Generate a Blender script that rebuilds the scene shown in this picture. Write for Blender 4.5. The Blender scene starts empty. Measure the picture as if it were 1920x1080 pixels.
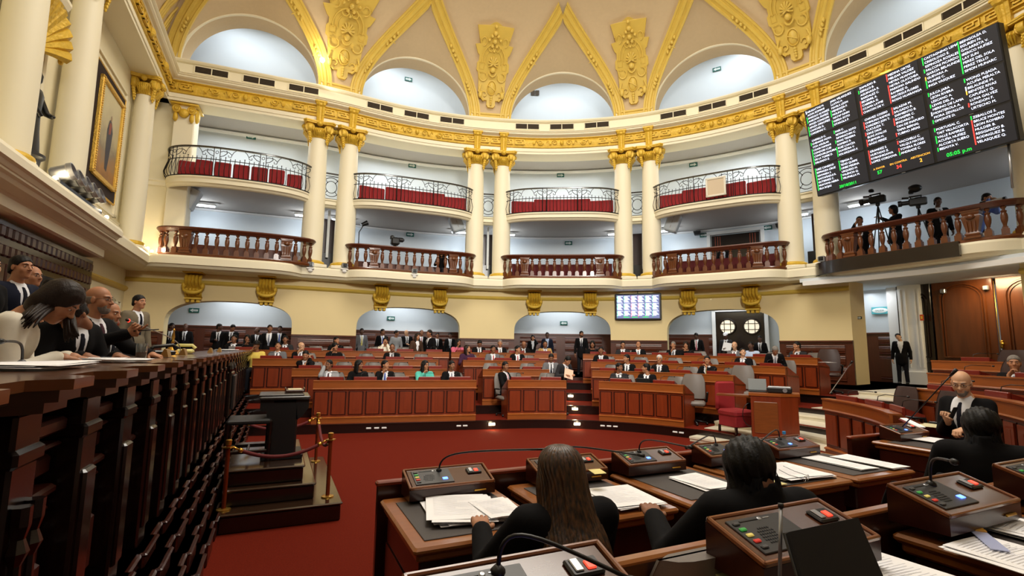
import bpy, bmesh, math, random
import numpy as np
from mathutils import Vector, Matrix
random.seed(7); np.random.seed(7)
PI=math.pi; R_=math.radians
sin,cos,sqrt=math.sin,math.cos,math.sqrt
col=bpy.context.scene.collection
sc=bpy.context.scene
# ---------------------------------------------------------------- camera
CZ=1.9; FPX=932.0; PITCH=R_(7.08); ROLL=R_(0.79)
_fw=Vector((0,cos(PITCH),sin(PITCH))); _r=Vector((1,0,0)); _u=_r.cross(_fw)
RX=_r*cos(ROLL)+_u*sin(ROLL); UX=_u*cos(ROLL)-_r*sin(ROLL)
cam=bpy.data.cameras.new('camera'); camo=bpy.data.objects.new('camera',cam); col.objects.link(camo)
cam.sensor_width=36; cam.lens=FPX/1920*36; cam.clip_start=.05; cam.clip_end=200
m=Matrix.Identity(4)
for i in range(3): m[i][0]=RX[i]; m[i][1]=UX[i]; m[i][2]=-_fw[i]
m.translation=(0,0,CZ); camo.matrix_world=m; sc.camera=camo
def ray(px,py): return _fw+RX*((px-960)/FPX)-UX*((py-540)/FPX)
def at(px,py,z):            # the point of the horizontal plane z seen at that place
    d=ray(px,py); t=(z-CZ)/d.z; return Vector((0,0,CZ))+d*t
def atd(px,py,dist):        # the point at that distance forward
    d=ray(px,py); return Vector((0,0,CZ))+d*(dist/d.y)
def pxof(p):
    q=Vector(p)-Vector((0,0,CZ)); z=q.dot(_fw); return 960+FPX*q.dot(RX)/z, 540-FPX*q.dot(UX)/z
# ---------------------------------------------------------------- world and view
w=bpy.data.worlds.new('world'); sc.world=w; w.use_nodes=True
w.node_tree.nodes['Background'].inputs[0].default_value=(1,.93,.82,1); w.node_tree.nodes['Background'].inputs[1].default_value=.12
sc.view_settings.view_transform='Standard'; sc.view_settings.look='None'; sc.view_settings.gamma=1
sc.view_settings.use_curve_mapping=False; sc.view_settings.exposure=0.24
def area(name,loc,size,power,color,target=None,size_y=None,spread=None):
    l=bpy.data.lights.new(name,'AREA'); l.energy=power; l.color=color; l.size=size
    if size_y: l.shape='RECTANGLE'; l.size_y=size_y
    if spread: l.spread=spread
    o=bpy.data.objects.new(name,l); col.objects.link(o); o.location=loc
    d=(Vector(target)-Vector(loc)) if target is not None else Vector((0,0,-1))
    o.rotation_euler=d.to_track_quat('-Z','Y').to_euler(); return o
def point(name,loc,power,color,r=.05):
    l=bpy.data.lights.new(name,'POINT'); l.energy=power; l.color=color; l.shadow_soft_size=r
    o=bpy.data.objects.new(name,l); col.objects.link(o); o.location=loc; return o
# ---------------------------------------------------------------- colours and materials
def lin(c): c/=255; return c/12.92 if c<=.04045 else ((c+.055)/1.055)**2.4
def rgb(*c): return (lin(c[0]),lin(c[1]),lin(c[2]),1)
MATS={}
def mat(name,c,rough=.6,metal=0,noise=None,bump=None,emit=None,coat=0,alpha=None,trans=0,spec=None):
    if name in MATS: return MATS[name]
    m=bpy.data.materials.new(name); m.use_nodes=True; nt=m.node_tree; b=nt.nodes['Principled BSDF']; MATS[name]=m
    c=rgb(*c); b.inputs['Base Color'].default_value=c; b.inputs['Roughness'].default_value=rough; b.inputs['Metallic'].default_value=metal
    if spec is not None: b.inputs['Specular IOR Level'].default_value=spec
    if coat: b.inputs['Coat Weight'].default_value=coat; b.inputs['Coat Roughness'].default_value=.15
    if trans: b.inputs['Transmission Weight'].default_value=trans
    if alpha is not None: b.inputs['Alpha'].default_value=alpha
    if emit: b.inputs['Emission Color'].default_value=rgb(*emit[0]); b.inputs['Emission Strength'].default_value=emit[1]
    if noise or bump:
        tc=nt.nodes.new('ShaderNodeTexCoord'); mp=nt.nodes.new('ShaderNodeMapping'); nt.links.new(tc.outputs['Object'],mp.inputs[0])
    if noise:   # (scale, amount, stretch xyz)
        sc_,am,st=noise; mp.inputs['Scale'].default_value=st
        n=nt.nodes.new('ShaderNodeTexNoise'); n.inputs['Scale'].default_value=sc_; n.inputs['Detail'].default_value=4; nt.links.new(mp.outputs[0],n.inputs[0])
        mx=nt.nodes.new('ShaderNodeMix'); mx.data_type='RGBA'
        mx.inputs[6].default_value=tuple(max(0,v*(1-am)) for v in c[:3])+(1,); mx.inputs[7].default_value=tuple(min(1,v*(1+am)) for v in c[:3])+(1,)
        nt.links.new(n.outputs[0],mx.inputs[0]); nt.links.new(mx.outputs[2],b.inputs['Base Color'])
    if bump:    # (scale, strength, distance)
        n2=nt.nodes.new('ShaderNodeTexNoise'); n2.inputs['Scale'].default_value=bump[0]; n2.inputs['Detail'].default_value=3
        nt.links.new(tc.outputs['Object'],n2.inputs[0]); bp=nt.nodes.new('ShaderNodeBump'); bp.inputs['Strength'].default_value=bump[1]; bp.inputs['Distance'].default_value=bump[2]
        nt.links.new(n2.outputs[0],bp.inputs['Height']); nt.links.new(bp.outputs[0],b.inputs['Normal'])
    return m
CREAM=mat('cream_paint',(232,222,188),.7,noise=(1.2,.05,(1,1,1)),bump=(30,.08,.01))
CREAM2=mat('cream_column_paint',(234,226,198),.55,noise=(.8,.03,(1,1,1)))
LOWW=mat('lower_wall_paint',(232,212,160),.75,noise=(.8,.04,(1,1,1)))
BEIGE=mat('dome_plaster',(202,180,144),.85,noise=(9,.05,(1,1,1)),bump=(60,.2,.01))
GOLD=mat('ochre_gold_paint',(214,176,56),.5,noise=(7,.25,(1,1,1)),bump=(14,.6,.03),metal=.15)
GOLD2=mat('ochre_moulding_paint',(214,184,84),.5,noise=(3,.1,(1,1,1)))
BLUEW=mat('pale_blue_wall',(206,214,220),.8,noise=(1,.03,(1,1,1)),bump=(25,.1,.01))
WHITE=mat('white_paint',(232,232,230),.7)
GREYC=mat('grey_ceiling_panels',(178,172,166),.9)
CARPET=mat('red_carpet',(100,26,10),.95,noise=(60,.35,(1,1,1)),bump=(200,.5,.01),spec=.1)
WOOD=mat('mahogany',(122,46,15),.34,noise=(3,.32,(6,6,.7)),coat=.25)
WOODL=mat('mahogany_rail',(150,80,30),.32,noise=(3,.3,(1,1,9)),coat=.3)
WOODD=mat('dark_mahogany',(52,18,9),.3,noise=(3,.4,(5,5,.6)),coat=.3)
WOODB=mat('oiled_desk_wood',(120,64,26),.3,noise=(4,.35,(1,7,7)),coat=.35)
WOODX=mat('near_black_carved_wood',(22,11,8),.25,noise=(3,.3,(4,4,.6)),coat=.4)
WOODN=mat('turned_baluster_wood',(96,50,16),.35,noise=(5,.4,(3,3,1)),coat=.25)
BLACK=mat('black_plastic',(14,14,15),.4)
IRON=mat('black_iron',(18,16,16),.45,metal=.4)
SEATR=mat('red_upholstery',(140,22,28),.8,noise=(8,.15,(1,1,1)))
LEATH=mat('grey_leather',(112,104,98),.45,bump=(120,.2,.005))
LEATHD=mat('dark_brown_leather',(58,38,34),.45,bump=(120,.2,.005))
PAPER=mat('white_paper',(252,252,254),.9)
MARBLE=mat('pale_marble',(226,219,198),.3,noise=(2.5,.14,(1,3,1)))
DARK=mat('dark_void',(16,12,11),.9)
BRASS=mat('brass',(212,165,72),.28,metal=.9)
STEEL=mat('brushed_steel',(170,172,176),.35,metal=.8)
VENT=mat('brown_grille',(70,58,44),.7)
# ---------------------------------------------------------------- mesh builder
class MB:
    def __init__(s): s.v=[]; s.f=[]
    def add(s,v,f,M=None):
        o=len(s.v)
        if M is not None: v=[M@Vector(p) for p in v]
        s.v.extend([tuple(p) for p in v]); s.f.extend([tuple(i+o for i in q) for q in f]); return s
    def box(s,c,d,rz=0,M=None):
        x,y,z=c; a,b,h=d[0]/2,d[1]/2,d[2]/2; v=[]
        for k in (-h,h):
            for i,j in ((-a,-b),(a,-b),(a,b),(-a,b)):
                v.append((x+i*cos(rz)-j*sin(rz),y+i*sin(rz)+j*cos(rz),z+k))
        return s.add(v,[(3,2,1,0),(4,5,6,7),(0,1,5,4),(1,2,6,5),(2,3,7,6),(3,0,4,7)],M)
    def bbox(s,c,d,bv=.01,rz=0,M=None):      # box with chamfered edges on every side
        x,y,z=c; a,b,h=d[0]/2,d[1]/2,d[2]/2; bv=min(bv,a*.9,b*.9,h*.9); L=[]
        for (q,k) in ((bv,-h),(0,-h+bv),(0,h-bv),(bv,h)):
            aa,bb=a-q,b-q; c2=bv if q==0 else bv*.6
            for i,j in ((-aa+c2,-bb),(aa-c2,-bb),(aa,-bb+c2),(aa,bb-c2),(aa-c2,bb),(-aa+c2,bb),(-aa,bb-c2),(-aa,-bb+c2)):
                L.append((x+i*cos(rz)-j*sin(rz),y+i*sin(rz)+j*cos(rz),z+k))
        f=[tuple(range(7,-1,-1)),tuple(range(24,32))]
        for r in range(3):
            for i in range(8): j=(i+1)%8; f.append((r*8+i,r*8+j,r*8+8+j,r*8+8+i))
        return s.add(L,f,M)
    def lathe(s,prof,seg=16,c=(0,0,0),M=None,cap=True,sq=None):
        v=[];n=len(prof)
        for r,z in prof:
            for i in range(seg):
                t=2*PI*i/seg; v.append((c[0]+r*cos(t),c[1]+r*sin(t),c[2]+z))
        f=[(a*seg+i,a*seg+(i+1)%seg,(a+1)*seg+(i+1)%seg,(a+1)*seg+i) for a in range(n-1) for i in range(seg)]
        if cap: f+= [tuple(range(seg-1,-1,-1)),tuple((n-1)*seg+i for i in range(seg))]
        return s.add(v,f,M)
    def tube(s,pts,r,seg=6,M=None,closed=False):
        P=[Vector(p) for p in pts]; n=len(P); v=[]; prev=None
        for i,p in enumerate(P):
            if closed: t=(P[(i+1)%n]-P[i-1])
            else: t=(P[min(i+1,n-1)]-P[max(i-1,0)])
            if t.length<1e-9: t=Vector((0,0,1))
            t.normalize()
            if prev is None:
                a=Vector((0,0,1)) if abs(t.z)<.9 else Vector((1,0,0)); nn=(a-t*a.dot(t)).normalized()
            else:
                nn=prev-t*prev.dot(t)
                nn=nn.normalized() if nn.length>1e-6 else prev
            prev=nn; b=t.cross(nn); rr=r[i] if isinstance(r,(list,tuple)) else r
            for k in range(seg): th=2*PI*k/seg; v.append(p+nn*(rr*cos(th))+b*(rr*sin(th)))
        m_=n if closed else n-1
        f=[(a*seg+i,a*seg+(i+1)%seg,((a+1)%n)*seg+(i+1)%seg,((a+1)%n)*seg+i) for a in range(m_) for i in range(seg)]
        if not closed: f+=[tuple(range(seg-1,-1,-1)),tuple((n-1)*seg+i for i in range(seg))]
        return s.add(v,f,M)
    def prism(s,poly,z0,z1,M=None):          # poly in xy, extruded along z
        n=len(poly); v=[(x,y,z0) for x,y in poly]+[(x,y,z1) for x,y in poly]
        f=[tuple(range(n-1,-1,-1)),tuple(range(n,2*n))]+[(i,(i+1)%n,n+(i+1)%n,n+i) for i in range(n)]
        return s.add(v,f,M)
    def grid(s,rows,closed=False,M=None):    # rows of equal length of points
        n=len(rows[0]); v=[p for r in rows for p in r]; f=[]
        for a in range(len(rows)-1):
            for i in range(n if closed else n-1): j=(i+1)%n; f.append((a*n+i,a*n+j,(a+1)*n+j,(a+1)*n+i))
        return s.add(v,f,M)
    def ell(s,c,r,seg=12,rings=8,M=None):
        v=[];
        for a in range(rings+1):
            ph=PI*a/rings
            for i in range(seg): t=2*PI*i/seg; v.append((c[0]+r[0]*sin(ph)*cos(t),c[1]+r[1]*sin(ph)*sin(t),c[2]-r[2]*cos(ph)))
        return s.add(v,[(a*seg+i,a*seg+(i+1)%seg,(a+1)*seg+(i+1)%seg,(a+1)*seg+i) for a in range(rings) for i in range(seg)],M)
    def sweep(s,path,prof,closed_prof=False,caps=True):   # path: list of ((x,y),(nx,ny)); prof: (off,z)
        rows=[[(p[0]+n[0]*o,p[1]+n[1]*o,z) for o,z in prof] for p,n in path]
        k=len(s.v); s.grid(rows,closed=closed_prof)
        if closed_prof and caps:
            n=len(prof); s.f.append(tuple(k+i for i in range(n))); s.f.append(tuple(k+(len(path)-1)*n+i for i in range(n-1,-1,-1)))
        return s
def setp(o,label=None,cat=None,group=None,kind=None):
    if label: o['label']=label
    if cat: o['category']=cat
    if group: o['group']=group
    if kind: o['kind']=kind
    return o
def matbasis(o):
    M=o.matrix_basis.copy(); p=o.parent
    while p: M=p.matrix_basis@M; p=p.parent
    return M
def put(name,mb,m,parent=None,smooth=False,local=False,loc=None,rz=0,auto=None):
    """mesh object; world-space geometry unless local"""
    me=bpy.data.meshes.new(name); V=mb.v
    o=bpy.data.objects.new(name,me); col.objects.link(o)
    if loc is not None: o.location=loc; o.rotation_euler=(0,0,rz)
    if parent: o.parent=parent
    if not local:
        Mi=matbasis(o).inverted()
        if Mi!=Matrix.Identity(4): V=[tuple(Mi@Vector(p)) for p in V]
    me.from_pydata(V,[],mb.f); me.materials.append(m)
    b=bmesh.new(); b.from_mesh(me); bmesh.ops.recalc_face_normals(b,faces=b.faces); b.to_mesh(me); b.free()
    if smooth:
        me.shade_smooth()
        if auto is not None:
            try: me.set_sharp_from_angle(angle=R_(auto))
            except Exception: pass
    me.update(); return o
def thing(name,label,cat,loc=(0,0,0),rz=0,group=None):
    o=bpy.data.objects.new(name,None); col.objects.link(o); o.empty_display_size=.1
    o.location=loc; o.rotation_euler=(0,0,rz); return setp(o,label,cat,group)
def copy_tree(o,parent=None):
    c=o.copy(); col.objects.link(c); c.parent=parent
    for ch in list(o.children): copy_tree(ch,c)
    return c
def dup(o,loc,rz=0,label=None,group=None,scale=None):
    c=copy_tree(o); c.location=loc; c.rotation_euler=(0,0,rz)
    if scale: c.scale=scale
    if label: c['label']=label
    if group: c['group']=group
    return c
def struct(name,mb,m,smooth=False,auto=None):
    return setp(put(name,mb,m,smooth=smooth,auto=auto),kind='structure')
# ---------------------------------------------------------------- plan of the chamber
O=Vector((1.14,8.48)); AX=Vector((.906,.423)); WD=Vector((-.423,.906))   # circle centre, axis away from the rostrum wall, direction along that wall
def room(a,w_): p=O+AX*a+WD*w_; return p
def onth(th,r): t=R_(th); return Vector((O.x+r*sin(t),O.y+r*cos(t)))
KN=[(-61.4,15.51),(-39.7,12.5),(-10.4,12.1),(19.2,12.05),(48.0,12.05),(77.2,12.05),(106,12.05),(135.6,12.1),(164.9,12.5),(186.6,15.51)]
raw=[]; NB=60
for k in range(9):
    a,b=KN[k],KN[k+1]
    for i in range(NB):
        u=i/NB
        if k in (0,8): p=onth(*a).lerp(onth(*b),u)
        else: p=onth(a[0]+(b[0]-a[0])*u,a[1]+(b[1]-a[1])*u)
        raw.append(p)
raw.append(onth(*KN[-1]))
raw=np.array([tuple(p) for p in raw]); WN=9
pad=np.concatenate([raw[:1]+(raw[:1]-raw[1:WN+1][::-1]),raw,raw[-1:]+(raw[-1:]-raw[-WN-1:-1][::-1])])
CUR=np.stack([np.convolve(pad[:,i],np.ones(2*WN+1)/(2*WN+1),'valid') for i in (0,1)],1)
TAN=np.gradient(CUR,axis=0); TAN/=np.linalg.norm(TAN,axis=1)[:,None]; NOR=np.stack([-TAN[:,1],TAN[:,0]],1)
SEG=np.linalg.norm(np.diff(CUR,axis=0),axis=1); ARC=np.concatenate([[0],np.cumsum(SEG)])
def wp(t,off=0):      # plan point on the curved wall, t in bays (1 = first column pair), off outwards
    x=min(max(t,0),9)*NB; i=min(int(x),len(CUR)-2); f=x-i
    p=CUR[i]*(1-f)+CUR[i+1]*f; n=NOR[i]*(1-f)+NOR[i+1]*f; n=n/np.hypot(*n); return Vector(p+n*off)
def wn(t):
    x=min(max(t,0),9)*NB; i=min(int(x),len(CUR)-2); f=x-i; n=NOR[i]*(1-f)+NOR[i+1]*f; return Vector(n/np.hypot(*n))
def wpath(t0,t1,step=.04,off=0):
    n=max(2,int(round((t1-t0)/step))+1); return [(wp(t0+(t1-t0)*i/(n-1),off),wn(t0+(t1-t0)*i/(n-1))) for i in range(n)]
def alen(t): return float(np.interp(t*NB,np.arange(len(ARC)),ARC))
def tat(s): return float(np.interp(s,ARC,np.arange(len(ARC))))/NB
def bayc(k):   # arc centre, half free length and t function of the bay k (between pair k and k+1)
    s0=alen(k)+(0 if k==0 else 0); s1=alen(k+1); return (s0+s1)/2,(s1-s0)/2
def face(t): n=wn(t); return math.atan2(n.y,n.x)-PI/2     # rotation for local +Y pointing outwards
# heights above the carpet
ZU=.95; ZG1=4.72; ZG2=7.42; ZAB=10.16; ZFR=10.40; ZCO=10.84; ZAT=11.28; ZS=11.72
def t_px(px,z,off=0,lo=0.0,hi=5.6):
    for _ in range(40):
        m_=(lo+hi)/2; p=wp(m_,off)
        if pxof((p.x,p.y,z))[0]<px: lo=m_
        else: hi=m_
    return (lo+hi)/2
def on(t,off,z): p=wp(t,off); return (p.x,p.y,z)
# ---------------------------------------------------------------- light
SKY_C=room(.6,.2)
area('skylight_glow',(SKY_C.x,SKY_C.y,16.2),8.5,1500,(1,.965,.90))
area('near_fill_light',(1.5,-1.0,11.0),4,140,(1,.96,.89),target=(-1,14,7))  # added fill light to lift the near rows, no real lamp there
area('far_wall_fill_light',(2.2,-1.6,8.3),2.2,420,(1,.96,.88),target=(0,19,5.2),spread=R_(85))  # added frontal fill for the far wall and corbels, invented source
# ---------------------------------------------------------------- floors
for t_ in (.8,1.5,2.5,3.5,4.5,5.5):
    p=wp(t_,-.9); area('dome_fill_light',(p.x,p.y,11.3),2.5,22,(1,.95,.85),target=(p.x*.5+SKY_C.x*.5,p.y*.5+SKY_C.y*.5,17),size_y=.4)  # added fill lights that brighten the dome and ribs, not fittings
b=MB(); b.box((0,8,-.1),(60,60,.2)); struct('floor',b,CARPET)
def rowpt(R,q,off=0):
    """plan point on a seating row: a circle that runs on straight at both ends"""
    if q<-15: d=R_(-15-q)*R; t=R_(-15); p=onth(-15,R)+Vector((-cos(t),sin(t)))*d; n=Vector((sin(t),cos(t)))
    elif q>155: d=R_(q-155)*R; t=R_(155); p=onth(155,R)+Vector((cos(t),-sin(t)))*d; n=Vector((sin(t),cos(t)))
    else: p=onth(q,R); n=Vector((sin(R_(q)),cos(R_(q))))
    return p+n*off,n
def rpath(R,q0,q1,off=0,step=2.0):
    n=max(2,int(abs(q1-q0)/step)+1); return [rowpt(R,q0+(q1-q0)*i/(n-1),off) for i in range(n)]
TIER=[(4.08,.2),(5.30,.42),(6.62,.64),(8.02,.85),(9.55,.95)]
QL={4.08:-110,5.30:-88,6.62:-72,8.02:-60,9.55:-54}
for k,(r,z) in enumerate(TIER):
    b=MB(); q0,q1=QL[r],(205 if k==0 else 200 if k==1 else 195)
    if k: q1=150
    P=rpath(r,q0,q1); b.sweep(P,[(6.5 if k else 6.5,z-.06*0-.3),(0,z-.3),(0,z),(6.5,z)],closed_prof=True); struct('floor_tier',b,CARPET)
    b=MB(); b.sweep(P,[(-.012,z-.21),(-.012,z-.02),(-.03,z-.02),(-.03,z+.006),(.05,z+.006),(.05,z-.21)],closed_prof=True); struct('trim_step',b,WOODX)
b=MB(); b.sweep([(room(-8,-5.97),-WD),(room(1.5,-5.97),-WD)],[(0,.0),(0,.42),(3.4,.42),(3.4,.0)],closed_prof=True); struct('floor_tier',b,CARPET)
b=MB(); b.sweep([(room(-8,-7.4),-WD),(room(1.5,-7.4),-WD)],[(0,.4),(0,.64),(2,.64),(2,.4)],closed_prof=True); struct('floor_tier',b,CARPET)
# ---------------------------------------------------------------- lower wall with openings
OPN=[]
def opening_wall(name,t0,t1,zb,zt,o0,o1,a0,a1,topf,m,step=.02):
    ts=[t0+(t1-t0)*i/int((t1-t0)/step) for i in range(int((t1-t0)/step)+1)]
    e=1e-4; n=28
    inner=[a0+(a1-a0)*(1-cos(PI*i/n))/2 for i in range(n+1)]
    ts=[t for t in ts if t<a0-.002]+[a0-e]+inner+[a1+e]+[t for t in ts if t>a1+.002]
    b=MB()
    rf=[];
    for t in ts:
        lo=zb
        if a0<=t<=a1: lo=topf((t-a0)/(a1-a0)*2-1)
        rf.append([on(t,o0,lo),on(t,o0,zt),on(t,o1,zt),on(t,o1,lo)])
    b.grid(rf,closed=True)
    for q in (0,len(rf)-1):
        k=len(b.v); b.add(rf[q],[(0,1,2,3)])
    # reveal of the jambs below the spring
    for t in (a0,a1):
        z1=topf(-1 if t==a0 else 1)
        b.add([on(t,o0,zb),on(t,o1,zb),on(t,o1,z1),on(t,o0,z1)],[(0,1,2,3)])
    return struct(name,b,m)
def arch(z0,h,n): return lambda u: z0+h*max(0,1-abs(u)**n)**(1/n)
PXO=[(307,547),(668,862),(964,1145),(1251,1461)]
TOPZ=[3.42,3.50,3.50,3.50]
for k in range(4):
    a0=t_px(PXO[k][0],2.6); a1=t_px(PXO[k][1],2.6); OPN.append((a0,a1))
    opening_wall('wall_curved',k,k+1,ZU,4.34,0,.5,a0,a1,arch(2.62,TOPZ[k]-2.62,2.7),LOWW)
t4a=t_px(1598,2.6,0); t4b=5-(t4a-4); OPN.append((t4a,t4b))
b=MB(); b.sweep(wpath(4,t4a,.02),[(0,ZU),(0,4.34),(1.2,4.34),(1.2,ZU)],closed_prof=True); struct('wall_curved',b,LOWW)
b=MB(); b.sweep(wpath(t4b,9,.04),[(0,ZU),(0,4.34),(1.2,4.34),(1.2,ZU)],closed_prof=True); struct('wall_curved',b,LOWW)
# wainscot outside and corridor wainscot
def wains(t0,t1,off,z0,z1,n,name='wall_wainscot'):
    b=MB(); P=wpath(t0,t1,.02)
    b.sweep(P,[(off,z0),(off,z1-.06),(off-.05,z1-.06),(off-.05,z1-.02),(off-.02,z1),(off+.1,z1),(off+.1,z0)],closed_prof=True)
    L=alen(t1)-alen(t0); m_=max(1,int(L/n))
    for i in range(m_):
        s0=alen(t0)+L*(i+.1)/m_; s1=alen(t0)+L*(i+.9)/m_
        for zz0,zz1 in ((z1-.42,z1-.16),(z1-.78,z1-.5),(z0+.1,z1-.86)):
            if zz1-zz0<.05: continue
            q=[(wp(tat(s0+(s1-s0)*j/4)),wn(tat(s0+(s1-s0)*j/4))) for j in range(5)]
            b.sweep(q,[(off+.01,zz0),(off-.03,zz0),(off-.045,zz0+.03),(off-.02,zz0+.05),(off-.035,zz0+.08),(off-.035,zz1-.08),(off-.02,zz1-.05),(off-.045,zz1-.03),(off-.03,zz1),(off+.01,zz1)],closed_prof=True)
    return struct(name,b,mat('wainscot_wood',(80,34,14),.35,noise=(3,.3,(6,6,.7)),coat=.25))
ed=[0.0]+[x for o in OPN for x in o]
for i in range(0,9,2): wains(ed[i],ed[i+1],-.03,ZU,2.34,1.9)
wains(t4b,9,-.03,ZU,2.34,1.9)
b=MB(); b.box((0,0,0),(.01,.01,.01))
wains(0,3.62,2.6,ZU,2.66,1.6,'wall_wainscot'); wains(3.95,4.0,2.6,ZU,2.66,1.6)
b=MB(); b.sweep(wpath(0,3.98,.04),[(2.7,ZU),(2.7,4.3),(2.8,4.3),(2.8,ZU)],closed_prof=True); struct('wall_corridor',b,BLUEW)
b=MB(); b.sweep(wpath(0,4.05,.04),[(.4,4.0),(2.8,4.0),(2.8,4.1),(.4,4.1)],closed_prof=True); struct('ceiling_corridor',b,WHITE)
b=MB(); b.sweep(wpath(0,9,.04),[(-2.6,ZU-.1),(4.5,ZU-.1),(4.5,ZU),(-2.6,ZU)],closed_prof=True); struct('floor_corridor',b,mat('corridor_floor',(70,30,20),.6))
for k in range(4):
    a,c=OPN[k]; p=wp((a+c)/2,1.5)
    area('corridor_lamp',(p.x,p.y,3.9),2.2,45,(.93,.97,1))
# gold moulding on the lower wall and lower cornice
b=MB(); b.sweep(wpath(0,t4a,.02),[(0,3.93),(-.05,3.95),(-.08,4.0),(-.05,4.05),(-.02,4.07),(0,4.08)],closed_prof=True); struct('trim_gold_line',b,GOLD2,True,40)
b=MB(); b.sweep(wpath(t4b,9,.02),[(0,3.93),(-.05,3.95),(-.08,4.0),(-.05,4.05),(-.02,4.07),(0,4.08)],closed_prof=True); struct('trim_gold_line',b,GOLD2,True,40)
# ---------------------------------------------------------------- balcony slab with bowed bays
def bow(t,base,amp,n=7,wid=.80):
    k=int(t); u=(t-k-.5)*2/wid
    if k==0: u=(t-t_px(425,5,0))/.40
    if abs(u)>=1: return base
    return base+amp*(1-abs(u)**n)
def bowpath(t0,t1,base,amp,n=7,wid=.80,step=.008):
    m_=int((t1-t0)/step); return [(wp(t0+(t1-t0)*i/m_),wn(t0+(t1-t0)*i/m_)*1.0,-bow(t0+(t1-t0)*i/m_,base,amp,n,wid)) for i in range(m_+1)]
def swb(b,P,prof):   # sweep with a moving offset: profile offsets are measured from the bowed edge, absolute when given as a string
    rows=[]
    for p,n,o in P: rows.append([tuple((p+n*(float(a) if isinstance(a,str) else o+a)))+(z,) for a,z in prof])
    b.grid(rows,closed=True); n_=len(prof)
    k=len(b.v)-len(rows)*n_; b.f.append(tuple(k+i for i in range(n_))); b.f.append(tuple(k+(len(rows)-1)*n_+i for i in range(n_-1,-1,-1)))
BP=bowpath(0,9,.58,.62)
b=MB(); swb(b,BP,[('0.6',4.30),(.30,4.30),(.12,4.34),(.08,4.42),(.0,4.44),(0,4.66),(.03,4.72),('0.6',4.72)]); struct('trim_balcony_slab',b,CREAM2)
b=MB(); b.sweep(wpath(0,9,.04),[(.3,4.5),(3.6,4.5),(3.6,4.70),(.3,4.70)],closed_prof=True); struct('floor_gallery',b,mat('gallery_floor',(60,36,30),.8))
# ---------------------------------------------------------------- galleries
b=MB(); b.sweep(wpath(0,9,.04),[(3.3,4.7),(3.3,10.9),(3.4,10.9),(3.4,4.7)],closed_prof=True); struct('wall_gallery',b,BLUEW)
b=MB(); b.sweep(wpath(0,4,.04),[(3.3,10.60),(3.24,10.63),(3.2,10.70),(3.3,10.76)],closed_prof=True); struct('trim_gallery_cove',b,WHITE)
b=MB(); b.sweep(wpath(0,9,.04),[(.5,10.78),(3.4,10.78),(3.4,10.88),(.5,10.88)],closed_prof=True); struct('ceiling_gallery',b,GREYC)
def sbow(t,base=.02,amp=1.05):
    k=int(t); u=(t-k-.5)*2/.80
    if k==0: u=(t-t_px(452,7.5,-.4))/.375
    if abs(u)>=1: return base
    return base+amp*(1-abs(u)**2.6)**(1/2.2)
SP=[(wp(i/150),wn(i/150),-sbow(i/150)) for i in range(0,9*150+1)]
b=MB(); swb(b,SP,[('3.3',7.385),(.5,7.385),(.26,7.12),(.18,7.14),(.14,7.2),(.06,7.22),(.05,7.34),(0,7.38),(0,7.42),('3.3',7.42)]); struct('trim_upper_slab',b,CREAM2)
b=MB(); swb(b,[SP[i] for i in range(0,9*150+1,3)],[('3.3',7.37),(.55,7.37),(.32,7.13),(.27,7.13),(.5,7.385),('3.3',7.385)]); struct('ceiling_under_slab',b,GREYC)
b=MB(); b.sweep(wpath(0,4,.04),[(3.3,7.28),(3.24,7.30),(3.2,7.35),(3.3,7.36)],closed_prof=True); struct('trim_lower_cove',b,WHITE)
# partitions behind the column pairs, level one: dark timber with a pale upright
for k in (1,2,3,4,5,6,7,8):
    b=MB()
    for off in (1.9,):
        p=wp(k,off); b.box((p.x,p.y,5.9),(.9,.12,2.4),face(k))
    struct('wall_gallery_partition',b,WOODD)
    b=MB(); p=wp(k,1.2); n=wn(k); tg=Vector((n.y,-n.x)); p=p+tg*.12
    b.box((p.x,p.y,6.35),(.09,.12,1.9),face(k)); struct('trim_partition_post',b,WHITE)
    b=MB(); p=wp(k,1.4); b.box((p.x,p.y,5.15),(1.0,.1,.9),face(k)); struct('wall_gallery_dado',b,WOODX)
for k in range(5):
    for u in (.15,.85):
        if k==0: u={.15:.25,.85:.86}[u]
        p=wp(k+u,2.2); f=face(k+u)
        t=thing('strip_light','white strip light under the gallery slab, '+('left' if u<.5 else 'right')+' end, '+['bay beside the rostrum wall','second bay','middle bay','bay with dark doorway','press gallery bay'][k],'lamp',(p.x,p.y,7.22),f)
        b=MB(); b.bbox((0,0,.04),(.9,.22,.08),.02); put('housing',b,WHITE,t,local=True)
        b=MB(); b.lathe([(.03,-.4),(.03,.4)],10,M=Matrix.Translation((0,0,-.02))@Matrix.Rotation(PI/2,4,'Y')); put('tube',b,mat('cool_tube',(255,255,255),.5,emit=((225,240,255),14)),t,local=True)
        area('strip_glow',(p.x,p.y,7.1),.9,9,(.86,.94,1),size_y=.3); point('strip_bounce',(p.x,p.y,6.9),22,(.86,.94,1),.12)
    for u in (.5,):
        p=wp(k+u,1.3); area('upper_gallery_glow',(p.x,p.y,10.5),3.5,100,(.9,.95,1),size_y=1)
    p=wp(k+.5,-2.2)
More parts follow.
